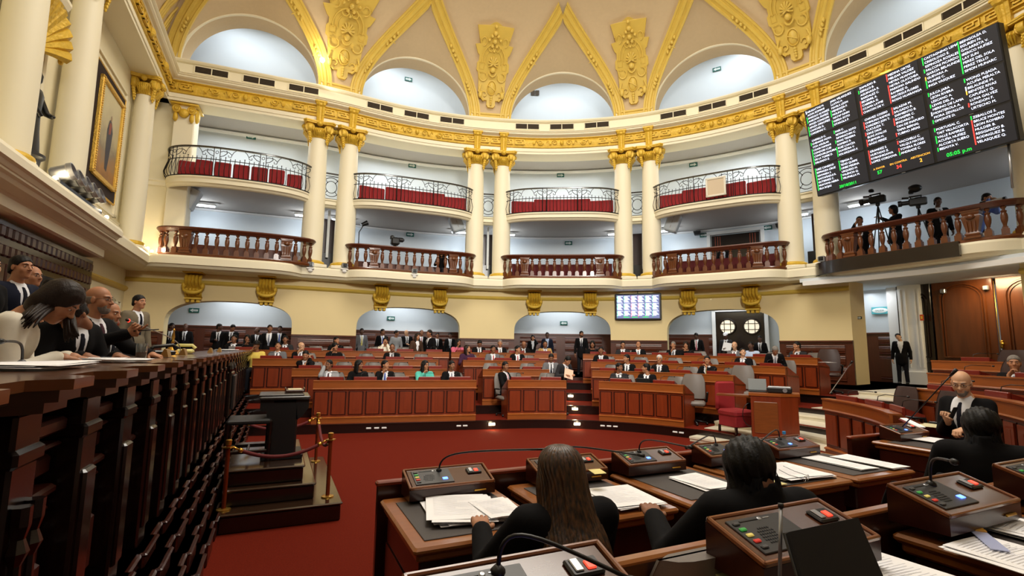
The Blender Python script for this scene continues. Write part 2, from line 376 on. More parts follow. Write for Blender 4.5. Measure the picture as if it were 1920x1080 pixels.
# ---------------------------------------------------------------- columns
def shaftprof(h,r0,r1):
    L=[]
    for i in range(13):
        u=i/12; r=r0-(r0-r1)*max(0,(u-.25)/.75)**1.4; L.append((r,u*h))
    return L
def make_column(name,label,loc,rz,group,half=False,zb=ZG1,r0=.375,r1=.315):
    t=thing(name,label,'column',loc,rz,group)
    b=MB(); b.bbox((0,0,.06),(1.05,1.05,.12),.02); b.lathe([(.52,.12),(.50,.15)],28); put('plinth',b,CREAM2,t,local=True)
    b=MB(); b.lathe([(.40,.12),(.455,.15),(.475,.2),(.455,.25),(.40,.28)],32); put('base_ring',b,GOLD,t,True,local=True,auto=50)
    b=MB(); sp=shaftprof(4.62,r0,r1); b.lathe([(r,z+.26) for r,z in sp],36); put('shaft',b,CREAM2,t,True,local=True,auto=50)
    put_capital(t,4.86)
    return t
def spiral_disc(b,M,R=.16,w=.1):
    b.lathe([(0.02,-w),(R*.92,-w),(R,-w*.7),(R,w*.7),(R*.92,w),(R*.62,w),(R*.6,w*.55),(R*.42,w*.55),(R*.4,w*1.05),(R*.16,w*1.15),(.01,w*1.2)],16,M=M)
    pts=[]
    for i in range(30):
        a=i/29*2*PI*1.75; r=R*(.96-.76*i/29); pts.append((r*cos(a),r*sin(a),w*1.02))
    b.tube(pts,R*.11,5,M=M)
def put_capital(t,z0,s=1.0):
    H=5.44-4.86
    b=MB()
    b.lathe([(.32,0),(.35,.02),(.35,.05),(.32,.07),(.33,.12),(.38,.24),(.44,.34),(.42,.36)],28,(0,0,z0))
    # acanthus swelling between the volutes
    for k in range(4):
        a=k*PI/2; b.ell((.36*cos(a),.36*sin(a),z0+.2),(.17,.17,.12),10,6)
        for j in range(7):
            aa=a+(j-3)*.13; b.tube([(.34*cos(aa),.34*sin(aa),z0+.02),(.45*cos(aa),.45*sin(aa),z0+.12),(.53*cos(aa),.53*sin(aa),z0+.22),(.5*cos(aa),.5*sin(aa),z0+.28)],.022,5)
        b.ell((.5*cos(a),.5*sin(a),z0+.47),(.11,.11,.1),8,6)
    put('acanthus',b,GOLD,t,True,local=True,auto=45)
    for k in range(4):
        a=k*PI/2+PI/4
        b=MB()
        for sgn in (1,-1):
            M=Matrix.Translation((.47*cos(a),.47*sin(a),z0+.36))@Matrix.Rotation(a+PI/2+sgn*.5,4,'Z')@Matrix.Rotation(PI/2,4,'X')@Matrix.Translation((sgn*.05,0,0))
            M=Matrix.Translation((.46*cos(a),.46*sin(a),z0+.34))@Matrix.Rotation(a-sgn*R_(48),4,'Z')@Matrix.Rotation(PI/2*sgn,4,'X')
            spiral_disc(b,M,.175,.075)
        put('volute',b,GOLD,t,True,local=True,auto=45)
        # hanging husk garland under each volute
        b=MB()
        for j in range(5):
            rr=.47-.014*j; b.ell((rr*cos(a),rr*sin(a),z0+.14-j*.08),(.075-.010*j,.075-.010*j,.06),8,5)
            for e in (-1,1): b.ell((rr*cos(a)+e*.05*sin(a),rr*sin(a)-e*.05*cos(a),z0+.18-j*.075),(.03,.03,.045),6,4)
        put('garland',b,GOLD,t,True,local=True,auto=45)
    b=MB(); n=[]
    for k in range(4):
        a=k*PI/2+PI/4
        for da in (-.1,.1): n.append((.70*cos(a+da),.70*sin(a+da)))
        for q in range(1,6):
            u=q/6; a2=a+PI/4; x0=(.70*cos(a+.1),.70*sin(a+.1)); x1=(.70*cos(a+PI/2-.1),.70*sin(a+PI/2-.1))
            px,py=x0[0]*(1-u)+x1[0]*u,x0[1]*(1-u)+x1[1]*u; dd=.07*sin(PI*u); n.append((px-dd*cos(a2),py-dd*sin(a2)))
    b.prism(n,z0+.48,z0+.53); b.prism([(x*1.04,y*1.04) for x,y in n],z0+.53,z0+.58); put('abacus',b,GOLD,t,local=True)
PAIRT=[]
DS=.565
nm={1:'first pair from the rostrum wall',2:'pair left of the middle bay',3:'pair right of the middle bay',4:'pair beside the voting board',5:'pair at the far right behind the voting board'}
col0=None
for k in (1,2,3,4,5):
    for sg in (-1,1):
        s=alen(k)+sg*DS; t_=tat(s); p=wp(t_,-.05)
        lab=f'cream column with gilded capital, {"left" if sg<0 else "right"} one of the {nm[k]}'
        if col0 is None: col0=make_column('gallery_column',lab,(p.x,p.y,ZG1),face(t_),'gallery columns'); c=col0
        else: c=dup(col0,(p.x,p.y,ZG1),face(t_),lab,'gallery columns')
        PAIRT.append(t_)
# plinth course between the pair
# ---------------------------------------------------------------- entablature
b=MB(); EP=wpath(0,9,.03)
b.sweep(EP,[(.55,ZAB),(-.28,ZAB),(-.28,ZAB+.10),(-.31,ZAB+.10),(-.31,ZFR),(.55,ZFR)],closed_prof=True); struct('trim_architrave',b,CREAM2)
b=MB(); b.sweep(EP,[(.3,ZFR),(-.30,ZFR),(-.36,ZFR+.03),(-.36,ZFR+.06),(-.33,ZFR+.08),(-.38,ZFR+.2),(-.38,ZCO-.14),(-.34,ZCO-.06),(-.40,ZCO-.03),(-.40,ZCO),(.3,ZCO)],closed_prof=True); struct('trim_gold_frieze',b,GOLD,True,35)
# relief of the frieze: greek key blocks and scrolls
b=MB()
def fr(s,z,o): t=tat(s); p=wp(t,o); return (p.x,p.y,z)
def frbar(b,s0,s1,z0,z1,o=-.42,th=.05):
    v=[fr(s0,z0,o),fr(s1,z0,o),fr(s1,z1,o),fr(s0,z1,o),fr(s0,z0,o+th),fr(s1,z0,o+th),fr(s1,z1,o+th),fr(s0,z1,o+th)]
    b.add(v,[(0,1,2,3),(4,7,6,5),(0,4,5,1),(1,5,6,2),(2,6,7,3),(3,7,4,0)])
for k in range(0,6):
    sc_=(alen(k)+alen(k+1))/2
    s=alen(k)+(.0); e=alen(min(k+1,9))
    n=12; st=(e-s)/n; zl=ZFR+.12; zh=ZCO-.1
    for i in range(n):
        a=s+i*st; mid=a+st/2
        if abs(mid-sc_)<1.3: continue
        w_=st
        frbar(b,a+.02,a+w_*.85,zh-.04,zh); frbar(b,a+.02,a+w_*.85,zl,zl+.035); frbar(b,a+w_*.78,a+w_*.85,zl,zh)
        frbar(b,a+.02,a+w_*.10,zl,zh); frbar(b,a+w_*.25,a+w_*.6,zl+.09,zl+.125); frbar(b,a+w_*.25,a+w_*.33,zl+.09,zh-.07); frbar(b,a+w_*.52,a+w_*.6,zl+.09,zh-.03)
    for sg in (-1,1):
        for q in range(2):
            c0=sc_+sg*(.32+.62*q); zc=(zl+zh)/2; pts=[]
            for i in range(26):
                a=i/25*2*PI*1.4; r=.13*(1-.75*i/25); pts.append(fr(c0+sg*r*cos(a+PI*q),zc+r*sin(a+PI*q)*(.9),-.40))
            b.tube(pts,.022,5)
            b.tube([fr(c0+sg*(.13+.2*i/6),zc+.1*sin(i/6*PI*2)*(1 if q else -1),-.40) for i in range(7)],.024,5)
    b.ell(fr(sc_,(zl+zh)/2,-.4),(.08,.08,.12),8,6)
struct('trim_frieze_relief',b,GOLD,True,40)
b=MB(); b.sweep(EP,[(.3,ZCO),(-.40,ZCO),(-.42,ZCO+.03),(-.50,ZCO+.05),(-.55,ZCO+.09),(-.55,ZCO+.13),(-.59,ZCO+.15),(-.58,ZCO+.17),(-.62,ZCO+.20),(-.62,ZCO+.22),(-.45,ZCO+.25),(-.1,ZCO+.26),(.3,ZCO+.26)],closed_prof=True); struct('trim_cornice',b,CREAM2,True,30)
b=MB(); b.sweep(EP,[(.5,ZCO+.2),(-.12,ZCO+.2),(-.12,ZS-.12),(-.2,ZS-.09),(-.24,ZS-.04),(-.24,ZS),(.5,ZS)],closed_prof=True); struct('trim_attic_band',b,CREAM2)
# gilded bracket above every column
brk=None
for t_ in PAIRT:
    p=wp(t_,-.31); lab='gilded frieze bracket above the '+('left' if PAIRT.index(t_)%2==0 else 'right')+' column, '+nm[PAIRT.index(t_)//2+1]
    if brk is None:
        brk=MB()
        prof=[(-.06,ZAB),(-.11,ZAB+.02),(-.12,ZFR),(-.18,ZCO-.1),(-.24,ZCO-.05),(-.26,ZCO+.04)]
        rows=[]
        for i,(y,z) in enumerate(prof):
            hw=.10+.075*i/5; rows.append([(-hw,0.05,z-ZAB),(-hw,y,z-ZAB),(-hw*.5,y-.035,z-ZAB),(-hw*.2,y,z-ZAB),(hw*.2,y,z-ZAB),(hw*.5,y-.035,z-ZAB),(hw,y,z-ZAB),(hw,.05,z-ZAB)])
        brk.grid(rows); brk.bbox((0,-.14,ZCO+.07-ZAB),(.42,.3,.07),.015); brk.ell((0,-.1,.0),(.07,.06,.08),8,6); brk.ell((0,-.08,-.08),(.05,.05,.06),8,6)
        o0=put('frieze_bracket',brk,GOLD,None,False,local=True,loc=(p.x,p.y,ZAB),rz=face(t_)); setp(o0,lab,'bracket','gilded brackets above the columns')
    else: dup(o0,(p.x,p.y,ZAB),face(t_),lab)
# vents of the attic band
vent0=None
for k in range(5):
    s0,s1=alen(k),alen(k+1); c0=(s0+s1)/2+(.35 if k==0 else 0)
    for j in (-1,0,1):
        t_=tat(c0+j*1.5); p=wp(t_,-.12); bayn=['bay beside the rostrum wall','second bay from the rostrum wall','middle bay','bay right of the middle','bay above the voting board'][k]
        lab=f'brown vent grille, {["left","middle","right"][j+1]} of three in the attic band, {bayn}'
        if vent0 is None:
            vent0=thing('vent_grille',lab,'vent',(p.x,p.y,ZS-.27),face(t_),'attic vent grilles')
            b=MB(); 
            for x in (-.52,0,.52): b.box((x,-.02,0),(.03,.04,.26))
            for z in (-.13,.13): b.box((0,-.02,z),(1.06,.04,.03))
            put('frame',b,CREAM2,vent0,local=True)
            b=MB(); b.box((0,-.005,0),(1.04,.01,.25))
            for i in range(9): b.box((0,-.018,-.11+i*.0275),(1.02,.02,.008))
            put('louvres',b,VENT,vent0,local=True)
        else: dup(vent0,(p.x,p.y,ZS-.27),face(t_),lab)
# ---------------------------------------------------------------- dome, lunettes, ribs
DH=5.6; RD=12.0
def inset(z): q=min(1,(z-ZS)/DH); return .05+RD*(1-sqrt(max(0,1-q*q)))
def dm(s,z,h=0):   # point of the dome above arc position s; h = relief towards the room
    t=tat(s); p=wp(t); n=wn(t); q=(z-ZS)/DH
    c=p-n*(inset(z)); k=sqrt(max(.02,1-q*q))
    # keep the width honest: pull towards the radius of the circle
    return Vector((c.x-n.x*h*k,c.y-n.y*h*k,z-h*q))
ZP=ZS+3.25   # apex of the pointed outlines
def hwf(zt,h0): return h0*(1-max(0,min(1,zt))**2.05)
LUN=[]
for k in range(9):
    s0,s1=alen(k),alen(k+1)
    c0=(s0+s1)/2; 
    if k==0: c0=alen(t_px(477,12.5)); 
    LUN.append((c0,2.32))
b=MB(); NZ=16
def domepatch(b,f0,f1,z0,z1,nz=16,ns=14):
    rows=[]
    for i in range(nz+1):
        z=z0+(z1-z0)*i/nz; a,c=f0(z),f1(z)
        rows.append([tuple(dm(a+(c-a)*j/ns,z)) for j in range(ns+1)])
    b.grid(rows)
smax=ARC[-1]
for k in range(9):
    c0,h0=LUN[k]; z_=lambda z: (z-ZS)/(ZP-ZS)
    prev=(LUN[k-1][0],h0) if k else None
    f0=(lambda z,p=prev:(p[0]+hwf((z-ZS)/(ZP-ZS),p[1])) if p else 0.0)
    f1=(lambda z,c=c0,h=h0:c-hwf((z-ZS)/(ZP-ZS),h))
    domepatch(b,f0,f1,ZS,ZP)
f0=lambda z:LUN[8][0]+hwf((z-ZS)/(ZP-ZS),2.32); f1=lambda z:smax
domepatch(b,f0,f1,ZS,ZP)
ZT=ZS+4.75
rows=[]
for i in range(9):
    z=ZP+(ZT-ZP)*i/8; rows.append([tuple(dm(smax*j/160,z)) for j in range(161)])
b.grid(rows); struct('ceiling_dome',b,BEIGE,True)
# skylight closing the dome
ring=[dm(smax*j/80,ZT) for j in range(81)]
b=MB(); b.add([tuple(p) for p in ring]+[(SKY_C.x,SKY_C.y,ZT+.6)],[(j,j+1,81) for j in range(80)]+[(80,0,81)])
struct('ceiling_skylight',b,mat('skylight_glass',(250,235,200),.6,emit=((255,228,180),.9)))
for k in range(6):
    c0,h0=LUN[k]; r=2.22
    def A(al,off=0.0): return Vector(on(tat(c0-r*cos(al)),off,ZS+r*1.0*sin(al)))
    def Pp(al):
        u=al/(PI/2) if al<=PI/2 else (PI-al)/(PI/2)
        z=ZS+(ZP-ZS)*u; s=c0+(-1 if al<=PI/2 else 1)*hwf(u,h0); return dm(s,z)
    n=48; b=MB(); rows=[[],[],[],[]]
    for i in range(n+1):
        al=PI*i/n; a0=A(al,-.02); p=Pp(al)
        for q,u in enumerate((0,.33,.66,1)): rows[q].append(tuple(a0.lerp(p,u)))
    b.grid(rows); 
    b.grid([[tuple(A(PI*i/n,-.02)) for i in range(n+1)],[tuple(A(PI*i/n,.75)) for i in range(n+1)]])
    struct('ceiling_lunette',b,BEIGE,True,35)
    b=MB(); b.grid([[tuple(Vector(on(tat(c0-(r+e)*cos(PI*i/n)),o,ZS+(r+e)*sin(PI*i/n)))) for i in range(n+1)] for e,o in ((0,-.02),(0,-.1),(.10,-.14),(.2,-.1),(.24,-.04))]); struct('trim_lunette_edge',b,CREAM2,True,40)
    # ribbed gold band along the pointed outline
    b=MB()
    for sg in (-1,1):
        prof=[(-.04,.0),(-.04,.10),(.03,.12),(.06,.07),(.12,.07),(.16,.12),(.24,.12),(.28,.07),(.34,.07),(.37,.11),(.43,.11),(.44,0)]
        rows=[]
        for i in range(31):
            u=i/30; z=ZS+(ZP+.02-ZS)*u; hh=hwf(u,h0); du=.01; s_=hh; dh=(hwf(min(1,u+du),h0)-hwf(max(0,u-du),h0)); dz=(ZP-ZS)*(min(1,u+du)-max(0,u-du))*1.15
            L=math.hypot(dh,dz); nx,nz=dz/L,-dh/L   # outward normal in the (s,z) sheet
            row=[]
            for w_,h in prof:
                ss=hh-.05+nx*w_; zz=z+nz*w_*.87
                if ss<0: ss=0
                row.append(tuple(dm(c0+sg*ss,max(ZS,zz),h)))
            rows.append(row)
        b.grid(rows)
    # base band on the attic to the next lunette
    if k<5:
        sA=c0+h0; sB=LUN[k+1][0]-h0
        rows=[[tuple(dm(sA+(sB-sA)*j/8,z,h)) for j in range(9)] for z,h in ((ZS+.0,.1),(ZS+.05,.12),(ZS+.08,.06),(ZS+.15,.06),(ZS+.18,.1),(ZS+.24,.1),(ZS+.25,0))]
        b.grid(rows)
    struct('trim_gold_rib',b,GOLD2,False)
    # leaf clasps on the rib
    b=MB()
    for sg in (-1,1):
        for u in (.36,.68):
            z=ZS+(ZP-ZS)*u; s=hwf(u,h0)+.1
            for j in range(4):
                dz=(j-1.5)*.12; pt=dm(c0+sg*(s+(hwf(u+dz/3.3,h0)-hwf(u,h0))),z+dz,.12); b.ell(tuple(pt),(.07-.012*abs(j-1.5),.05,.09),7,5)
            b.tube([dm(c0+sg*(s-.16),z-.12,.09),dm(c0+sg*(s+.1),z,.13)],.018,5)
    struct('trim_rib_leaf',b,GOLD2,True,50)
# upper gallery seen through the lunettes
b=MB(); b.sweep(wpath(0,9,.04),[(3.0,ZS-.4),(3.0,ZS+4.5),(3.1,ZS+4.5),(3.1,ZS-.4)],closed_prof=True); struct('wall_upper_gallery',b,BLUEW)
b=MB(); b.sweep(wpath(0,9,.04),[(.8,ZS+4.3),(2.3,ZS+4.2),(2.4,ZS+3.95),(2.6,ZS+3.9),(2.7,ZS+3.65),(3.0,ZS+3.6),(3.1,ZS+4.5),(.8,ZS+4.5)],closed_prof=True); struct('ceiling_upper_gallery',b,WHITE)
b=MB(); b.sweep(wpath(0,9,.04),[(.3,ZS-.4),(3.1,ZS-.4),(3.1,ZS-.3),(.3,ZS-.3)],closed_prof=True); struct('floor_upper_gallery',b,GREYC)
for k in range(5):
    p=wp(k+.5,1.3); area('lunette_gallery_glow',(p.x,p.y,ZS+3.6),3.4,115,(.9,.96,1),size_y=1.0)
# ---------------------------------------------------------------- cartouches between the lunettes
def cartouche(sm,label):
    zc=ZS+1.75; Wc=.95; Hc=1.38
    p0=dm(sm,zc); t=thing('dome_cartouche',label,'ornament',tuple(p0),0,'ochre cartouches of the dome')
    def L(x,y,h): return tuple(dm(sm+x*Wc,zc+y*Hc*.93,h))
    half=[(0,-1.0),(.12,-1.0),(.2,-.92),(.2,-.78),(.36,-.78),(.46,-.7),(.44,-.42),(.52,-.36),(.6,-.5),(.62,-.2),(.66,.0),(.74,.05),(.74,.22),(.66,.28),(.66,.4),(.74,.44),(.88,.62),(.66,.64),(.86,.98),(.3,1.0),(.1,1.05),(0,1.06)]
    poly=[(x,y) for x,y in half]+[(-x,y) for x,y in half[-2:0:-1]]
    b=MB(); n=len(poly)
    v=[L(x,y,.13) for x,y in poly]+[L(x*1.0,y,-.02) for x,y in poly]+[L(0,0,.13)]
    # fan through centre rows, star shaped enough about the middle axis
    f=[(i,(i+1)%n,n+(i+1)%n,n+i) for i in range(n)]
    half_idx=list(range(0,22)); mir=[0]+list(range(n-1,20,-1))
    for i in range(21):
        a,c=half_idx[i],half_idx[i+1]; a2=(n-a)%n; c2=(n-c)%n
        if a==a2: f.append((a,c,c2))
        elif c==c2: f.append((a,c,a2))
        else: f.append((a,c,c2,a2))
    b.add(v[:-1],f); put('back_plate',b,GOLD2,t)
    b=MB()
    def arc(cx,cy,r,a0,a1,h=.16,w=.022,ry=None):
        b.tube([L(cx+r*cos(R_(a0+(a1-a0)*i/18))/Wc,cy+(ry or r)*sin(R_(a0+(a1-a0)*i/18))/Hc,h) for i in range(19)],w,5)
    arc(0,.28,.50,-10,190,.16,.03); arc(0,.28,.36,-20,200,.15,.02)
    for sg in (-1,1):
        arc(sg*.42,-.12,.16,-200,60,.17,.03); arc(sg*.5,.68,.12,-100,200,.16,.018); arc(sg*.34,-.6,.1,-90,180,.17,.03); arc(sg*.16,.56,.1,-180,90,.18,.025)
        for (cx,cy,w_,h_) in ((.52,.15,.2,.16),(.5,-.02,.2,.02),(.62,.72,.16,.02)):
            q=[(cx-w_/2,cy-h_/2),(cx+w_/2,cy-h_/2),(cx+w_/2,cy+h_/2),(cx-w_/2,cy+h_/2),(cx-w_/2,cy-h_/2)]
            b.tube([L(sg*x,y,.145) for x,y in q],.014,4)
        b.ell(L(sg*.5,-.62,.18),(.09,.09,.17),8,6)
        b.tube([L(sg*.5,-.35,.16),L(sg*.58,-.52,.2),L(sg*.44,-.72,.17),L(sg*.34,-.8,.15)],.04,6)
    b2=b; put('scrollwork',b2,GOLD2,t,True,auto=50)
    b=MB()
    for j in range(9):
        a=R_(-30+j*30); b.tube([L(0,.2,.2),L(.12*cos(a)/Wc,.2+.12*sin(a)/Hc,.24),L(.21*cos(a)/Wc,.22+.21*sin(a)/Hc,.16)],[.02,.035,.045],6)
    b.ell(L(0,.06,.2),(.12,.1,.13),10,6); b.tube([L(-.16,-.02,.2),L(-.1,-.09,.22),L(0,-.12,.23),L(.1,-.09,.22),L(.16,-.02,.2)],.035,6)
    put('shell_mask',b,GOLD2,t,True,auto=50)
    b=MB(); rows=[]
    for rr,h in ((1,.13),(1,.2),(.9,.21),(.84,.16),(.5,.24),(.02,.26)): rows.append([L(.2*rr*cos(2*PI*i/24)/Wc,-.42+.30*rr*sin(2*PI*i/24)/Hc,h) for i in range(24)])
    b.grid(rows,closed=True); b.tube([L(-.17,-.36,.24),L(0,-.43,.265),L(.16,-.5,.24)],.02,5)
    for j in range(4): b.ell(L(0,-.7-.07*j,.18),(.07-.01*j,.05,.06),8,5)
    put('oval_boss',b,GOLD2,t,True,auto=50)
    b=MB()
    for (x,y,r) in ((0,.98,.07),(0,.86,.1),(-.14,.8,.07),(.14,.8,.07),(-.26,.72,.06),(.26,.72,.06),(0,.7,.1),(-.1,.6,.07),(.1,.6,.07),(0,.5,.06)): b.ell(L(x,y,.18),(r,r*.8,r*1.1),8,5)
    put('leaf_crest',b,GOLD2,t,True,auto=50)
cl=['behind the two columns nearest the rostrum wall','above the pair left of the middle bay','above the pair right of the middle bay','nearest the voting board']
for k in range(4):
    sm=(LUN[k][0]+LUN[k+1][0])/2
    cartouche(sm,['ochre relief cartouche on the dome, leftmost, beside the bright lamp glint','ochre relief cartouche on the dome, left of the middle lunette','ochre relief cartouche on the dome, right of the middle lunette','ochre relief cartouche on the dome, rightmost, above the voting board'][k])
BAY=['bay beside the rostrum wall','second bay from the rostrum wall','middle bay','bay right of the middle','bay under the voting board']
# ---------------------------------------------------------------- timber balustrades of the lower gallery
def baluster_mb():
    b=MB(); b.box((0,0,.07),(.15,.15,.14)); b.box((0,0,.16),(.11,.11,.05))
    b.lathe([(.045,.18),(.05,.2),(.035,.22),(.04,.26),(.062,.34),(.07,.42),(.066,.5),(.045,.55),(.06,.57),(.06,.59),(.032,.61),(.03,.64),(.055,.67),(.06,.69),(.045,.71)],12); return b
def vase_mb():
    b=MB(); b.box((0,0,.03),(.34,.2,.06)); prof=[(.12,.06),(.15,.09),(.15,.13),(.12,.16),(.13,.25),(.17,.45),(.19,.56),(.16,.60),(.18,.64),(.18,.70)]
    rows=[[(sx*r,sy*r*.62,z) for sx,sy in ((-1,-1),(-.33,-1.08),(.33,-1.08),(1,-1),(1,1),(-1,1))] for r,z in prof]; b.grid(rows,closed=True); b.box((0,0,.71),(.4,.26,.03))
    b.ell((0,-.14,.55),(.1,.05,.07),8,6); 
    for x in (-.07,0,.07): b.tube([(x,-.09,.18),(x*1.2,-.115,.44)],.018,5)
    return b
def mesh_of(name,mb,m,smooth=True,auto=40):
    o=put(name,mb,m,None,smooth,local=True,auto=auto); me=o.data; bpy.data.objects.remove(o); return me
BALM=mesh_of('baluster',baluster_mb(),WOODN); VASM=mesh_of('vase_pier',vase_mb(),WOODN)
def inst(name,me,parent,loc,rz):
    o=bpy.data.objects.new(name,me); col.objects.link(o); o.parent=parent
    o.location=Vector(loc)-parent.location; o.rotation_euler=(0,0,rz); return o
def bpathpts(k,reach,depth,nn=64,t0=None,hw=None):
    """bowed plan line in front of bay k, as arc offset u and inward offset"""
    c=(k+.5) if t0 is None else t0; hw=hw or .40; L=[]
    for i in range(nn+1):
        th=PI*i/nn; u=-cos(th); u=math.copysign(abs(u)**.8,u) ; o=depth*(sin(th)**.42)
        L.append((c+u*hw,-(reach+o)))
    return L
def polyline(L,ns=200):
    P=[wp(t,o) for t,o in L]; d=[0]
    for i in range(len(P)-1): d.append(d[-1]+(P[i+1]-P[i]).length)
    return P,d
def along(P,d,s):
    i=0
    while i<len(d)-2 and d[i+1]<s: i+=1
    u=(s-d[i])/max(1e-6,d[i+1]-d[i]); p=P[i].lerp(P[i+1],u); t=(P[i+1]-P[i]).normalized(); return p,Vector((-t.y,t.x))
def curvesweep(b,P,prof):
    path=[]
    for i in range(len(P)):
        t=(P[min(i+1,len(P)-1)]-P[max(0,i-1)]).normalized(); path.append((P[i],Vector((-t.y,t.x))))
    b.sweep(path,prof,closed_prof=True)
C0T=t_px(445,5.2,-.8)
for k in range(5):
    c0=C0T if k==0 else k+.5; hw=.375 if k==0 else .395
    L=bpathpts(k,.06,.88,t0=c0,hw=hw); P,d=polyline(L)
    mp=wp(c0,-.9); z=ZG1
    t=thing('gallery_balustrade',f'bowed timber balustrade with turned balusters on the lower gallery, {BAY[k]}','balustrade',(mp.x,mp.y,z),0,'timber gallery balustrades')
    b=MB(); curvesweep(b,P,[(-.09,z),(-.11,z+.06),(-.07,z+.09),(-.07,z+.12),(.09,z+.12),(.09,z)]); put('bottom_rail',b,WOODN,t)
    b=MB(); curvesweep(b,P,[(-.08,z+.83),(-.10,z+.86),(-.13,z+.90),(-.15,z+.93),(-.13,z+.97),(.12,z+.97),(.14,z+.93),(.09,z+.83)]); put('top_rail',b,MATS['wainscot_wood'],t)
    LT=d[-1]; n=19
    for i in range(n):
        s=LT*(i+.5)/n; p,nn=along(P,d,s); a=math.atan2(nn.y,nn.x)-PI/2
        if i in (4,n-5): inst('vase_pier',VASM,t,(p.x,p.y,z+.12),a)
        else: inst('baluster',BALM,t,(p.x,p.y,z+.12),a)
# ---------------------------------------------------------------- iron railings and red seats of the upper gallery
def seat_thing(label,loc,rz,group):
    t=thing('gallery_chair',label,'seat',loc,rz,group)
    b=MB(); b.bbox((0,0,.42),(.50,.09,.52),.035); put('backrest',b,SEATR,t,local=True)
    b=MB(); b.bbox((0,.22,.22),(.44,.36,.10),.03); put('cushion',b,SEATR,t,local=True)
    b=MB(); b.box((-.22,.2,.09),(.04,.3,.18)); b.box((.22,.2,.09),(.04,.3,.18)); put('base',b,IRON,t,local=True)
    return t
seat0=None
for k in range(5):
    c0=t_px(452,7.5,-.4) if k==0 else k+.5; hw=.375 if k==0 else .40
    th=[PI*i/72 for i in range(73)]
    L=[(c0-cos(a)*hw,sbow_t) for a,sbow_t in [(a,0) for a in th]]
    L=[(t_,-sbow(t_)+.06) for t_,_ in L]
    P,d=polyline(L); mp=wp(c0,-.9); z=ZG2
    t=thing('iron_railing',f'black wrought iron scroll railing round the upper gallery seats, {BAY[k]}','railing',(mp.x,mp.y,z),0,'wrought iron gallery railings')
    b=MB(); curvesweep(b,P,[(-.04,z+.99),(-.045,z+1.02),(-.03,z+1.04),(.03,z+1.04),(.045,z+1.02),(.04,z+.99)]); put('handrail',b,WOODX,t)
    b=MB(); LT=d[-1]
    curvesweep(b,P,[(-.02,z+.02),(-.02,z+.05),(.02,z+.05),(.02,z+.02)]); curvesweep(b,P,[(-.012,z+.6),(-.012,z+.62),(.012,z+.62),(.012,z+.6)])
    nb=int(LT/.14)
    for i in range(nb):
        s=LT*(i+.5)/nb; p,nn=along(P,d,s)
        b.tube([(p.x-nn.x*o,p.y-nn.y*o,z+zz) for o,zz in ((0,.02),(.07,.12),(.10,.25),(.06,.42),(0,.62),(0,.69))],.011,4)
        if i%4==0: b.ell((p.x,p.y,z+.71),(.02,.02,.02),5,4)
    nf=max(4,int(LT/1.15))
    for i in range(nf):
        s=LT*(i+.5)/nf
        for e in (-.09,.09):
            p,nn=along(P,d,s+e); b.tube([(p.x,p.y,z+.02),(p.x,p.y,z+1.0)],.014,4)
        for sg in (-1,1):
            def q(ds,zz): p,_=along(P,d,min(max(s+sg*ds,.01),LT-.01)); return (p.x,p.y,z+zz)
            b.tube([q(.09,.72),q(.2,.76),q(.3,.86),q(.28,.95)],.012,4)
            b.tube([q(.09,.88),q(.18,.92),q(.34,.9),q(.44,.82),q(.42,.74),q(.34,.74),q(.34,.8)],.012,4)
            b.tube([q(.44,.82),q(.5,.93),q(.56,.98)],.010,4)
        p,_=along(P,d,s); b.tube([(p.x+.05*cos(a),p.y+.0*sin(a),z+.86+.05*sin(a)) for a in [2*PI*j/10 for j in range(10)]],.01,4,closed=True)
    put('ironwork',b,IRON,t)
    if k<4:
        ns=[7,9,9,9][k]
        for i in range(ns):
            u=(i+.5)/ns; tt=c0+(u-.5)*2*hw*.86; off=(-.55 if abs(u-.5)<.33 else -.22); p=wp(tt,off)
            lab=f'red upholstered seat on the upper gallery, x, {BAY[k]}'
            lab=f'red seat behind the iron railing, {["leftmost","second from left","third from left","fourth from left","fifth from left","sixth from left","seventh from left","eighth from left","rightmost"][i]}, {BAY[k]}'
            if i==ns-1: lab=f'red seat behind the iron railing, rightmost, {BAY[k]}'
            if seat0 is None: seat0=seat_thing(lab,(p.x,p.y,ZG2),face(tt),'red gallery seats')
            else: dup(seat0,(p.x,p.y,ZG2),face(tt),lab)
# short railings with a ring between the paired columns
for k in (1,2,3,4):
    p=wp(k,.1); t=thing('ring_railing',f'short black iron railing with a ring motif, between the {nm[k]}','railing',(p.x,p.y,ZG2),face(k),'ring railings')
    b=MB(); W=.34
    b.box((0,0,1.02),(.9,.06,.05)); put('handrail',b,WOODX,t,local=True)
    b=MB()
    b.tube([(-W,0,.04),(W,0,.04)],.014,4); b.tube([(-W,0,.92),(W,0,.92)],.014,4)
    for x in (-W,W): b.tube([(x,0,.0),(x,0,1.02)],.016,4)
    for r in (.2,.32): b.tube([(r*cos(2*PI*j/24),0,.5+r*1.15*sin(2*PI*j/24)) for j in range(24)],.013,4,closed=True)
    for a in (45,135,225,315): b.tube([(.2*cos(R_(a)),0,.5+.23*sin(R_(a))),(.38*cos(R_(a)),0,.5+.5*sin(R_(a)))],.012,4); b.ell((.2*cos(R_(a)),0,.5+.23*sin(R_(a))),(.025,.025,.025),5,4)
    put('ironwork',b,IRON,t,local=True)
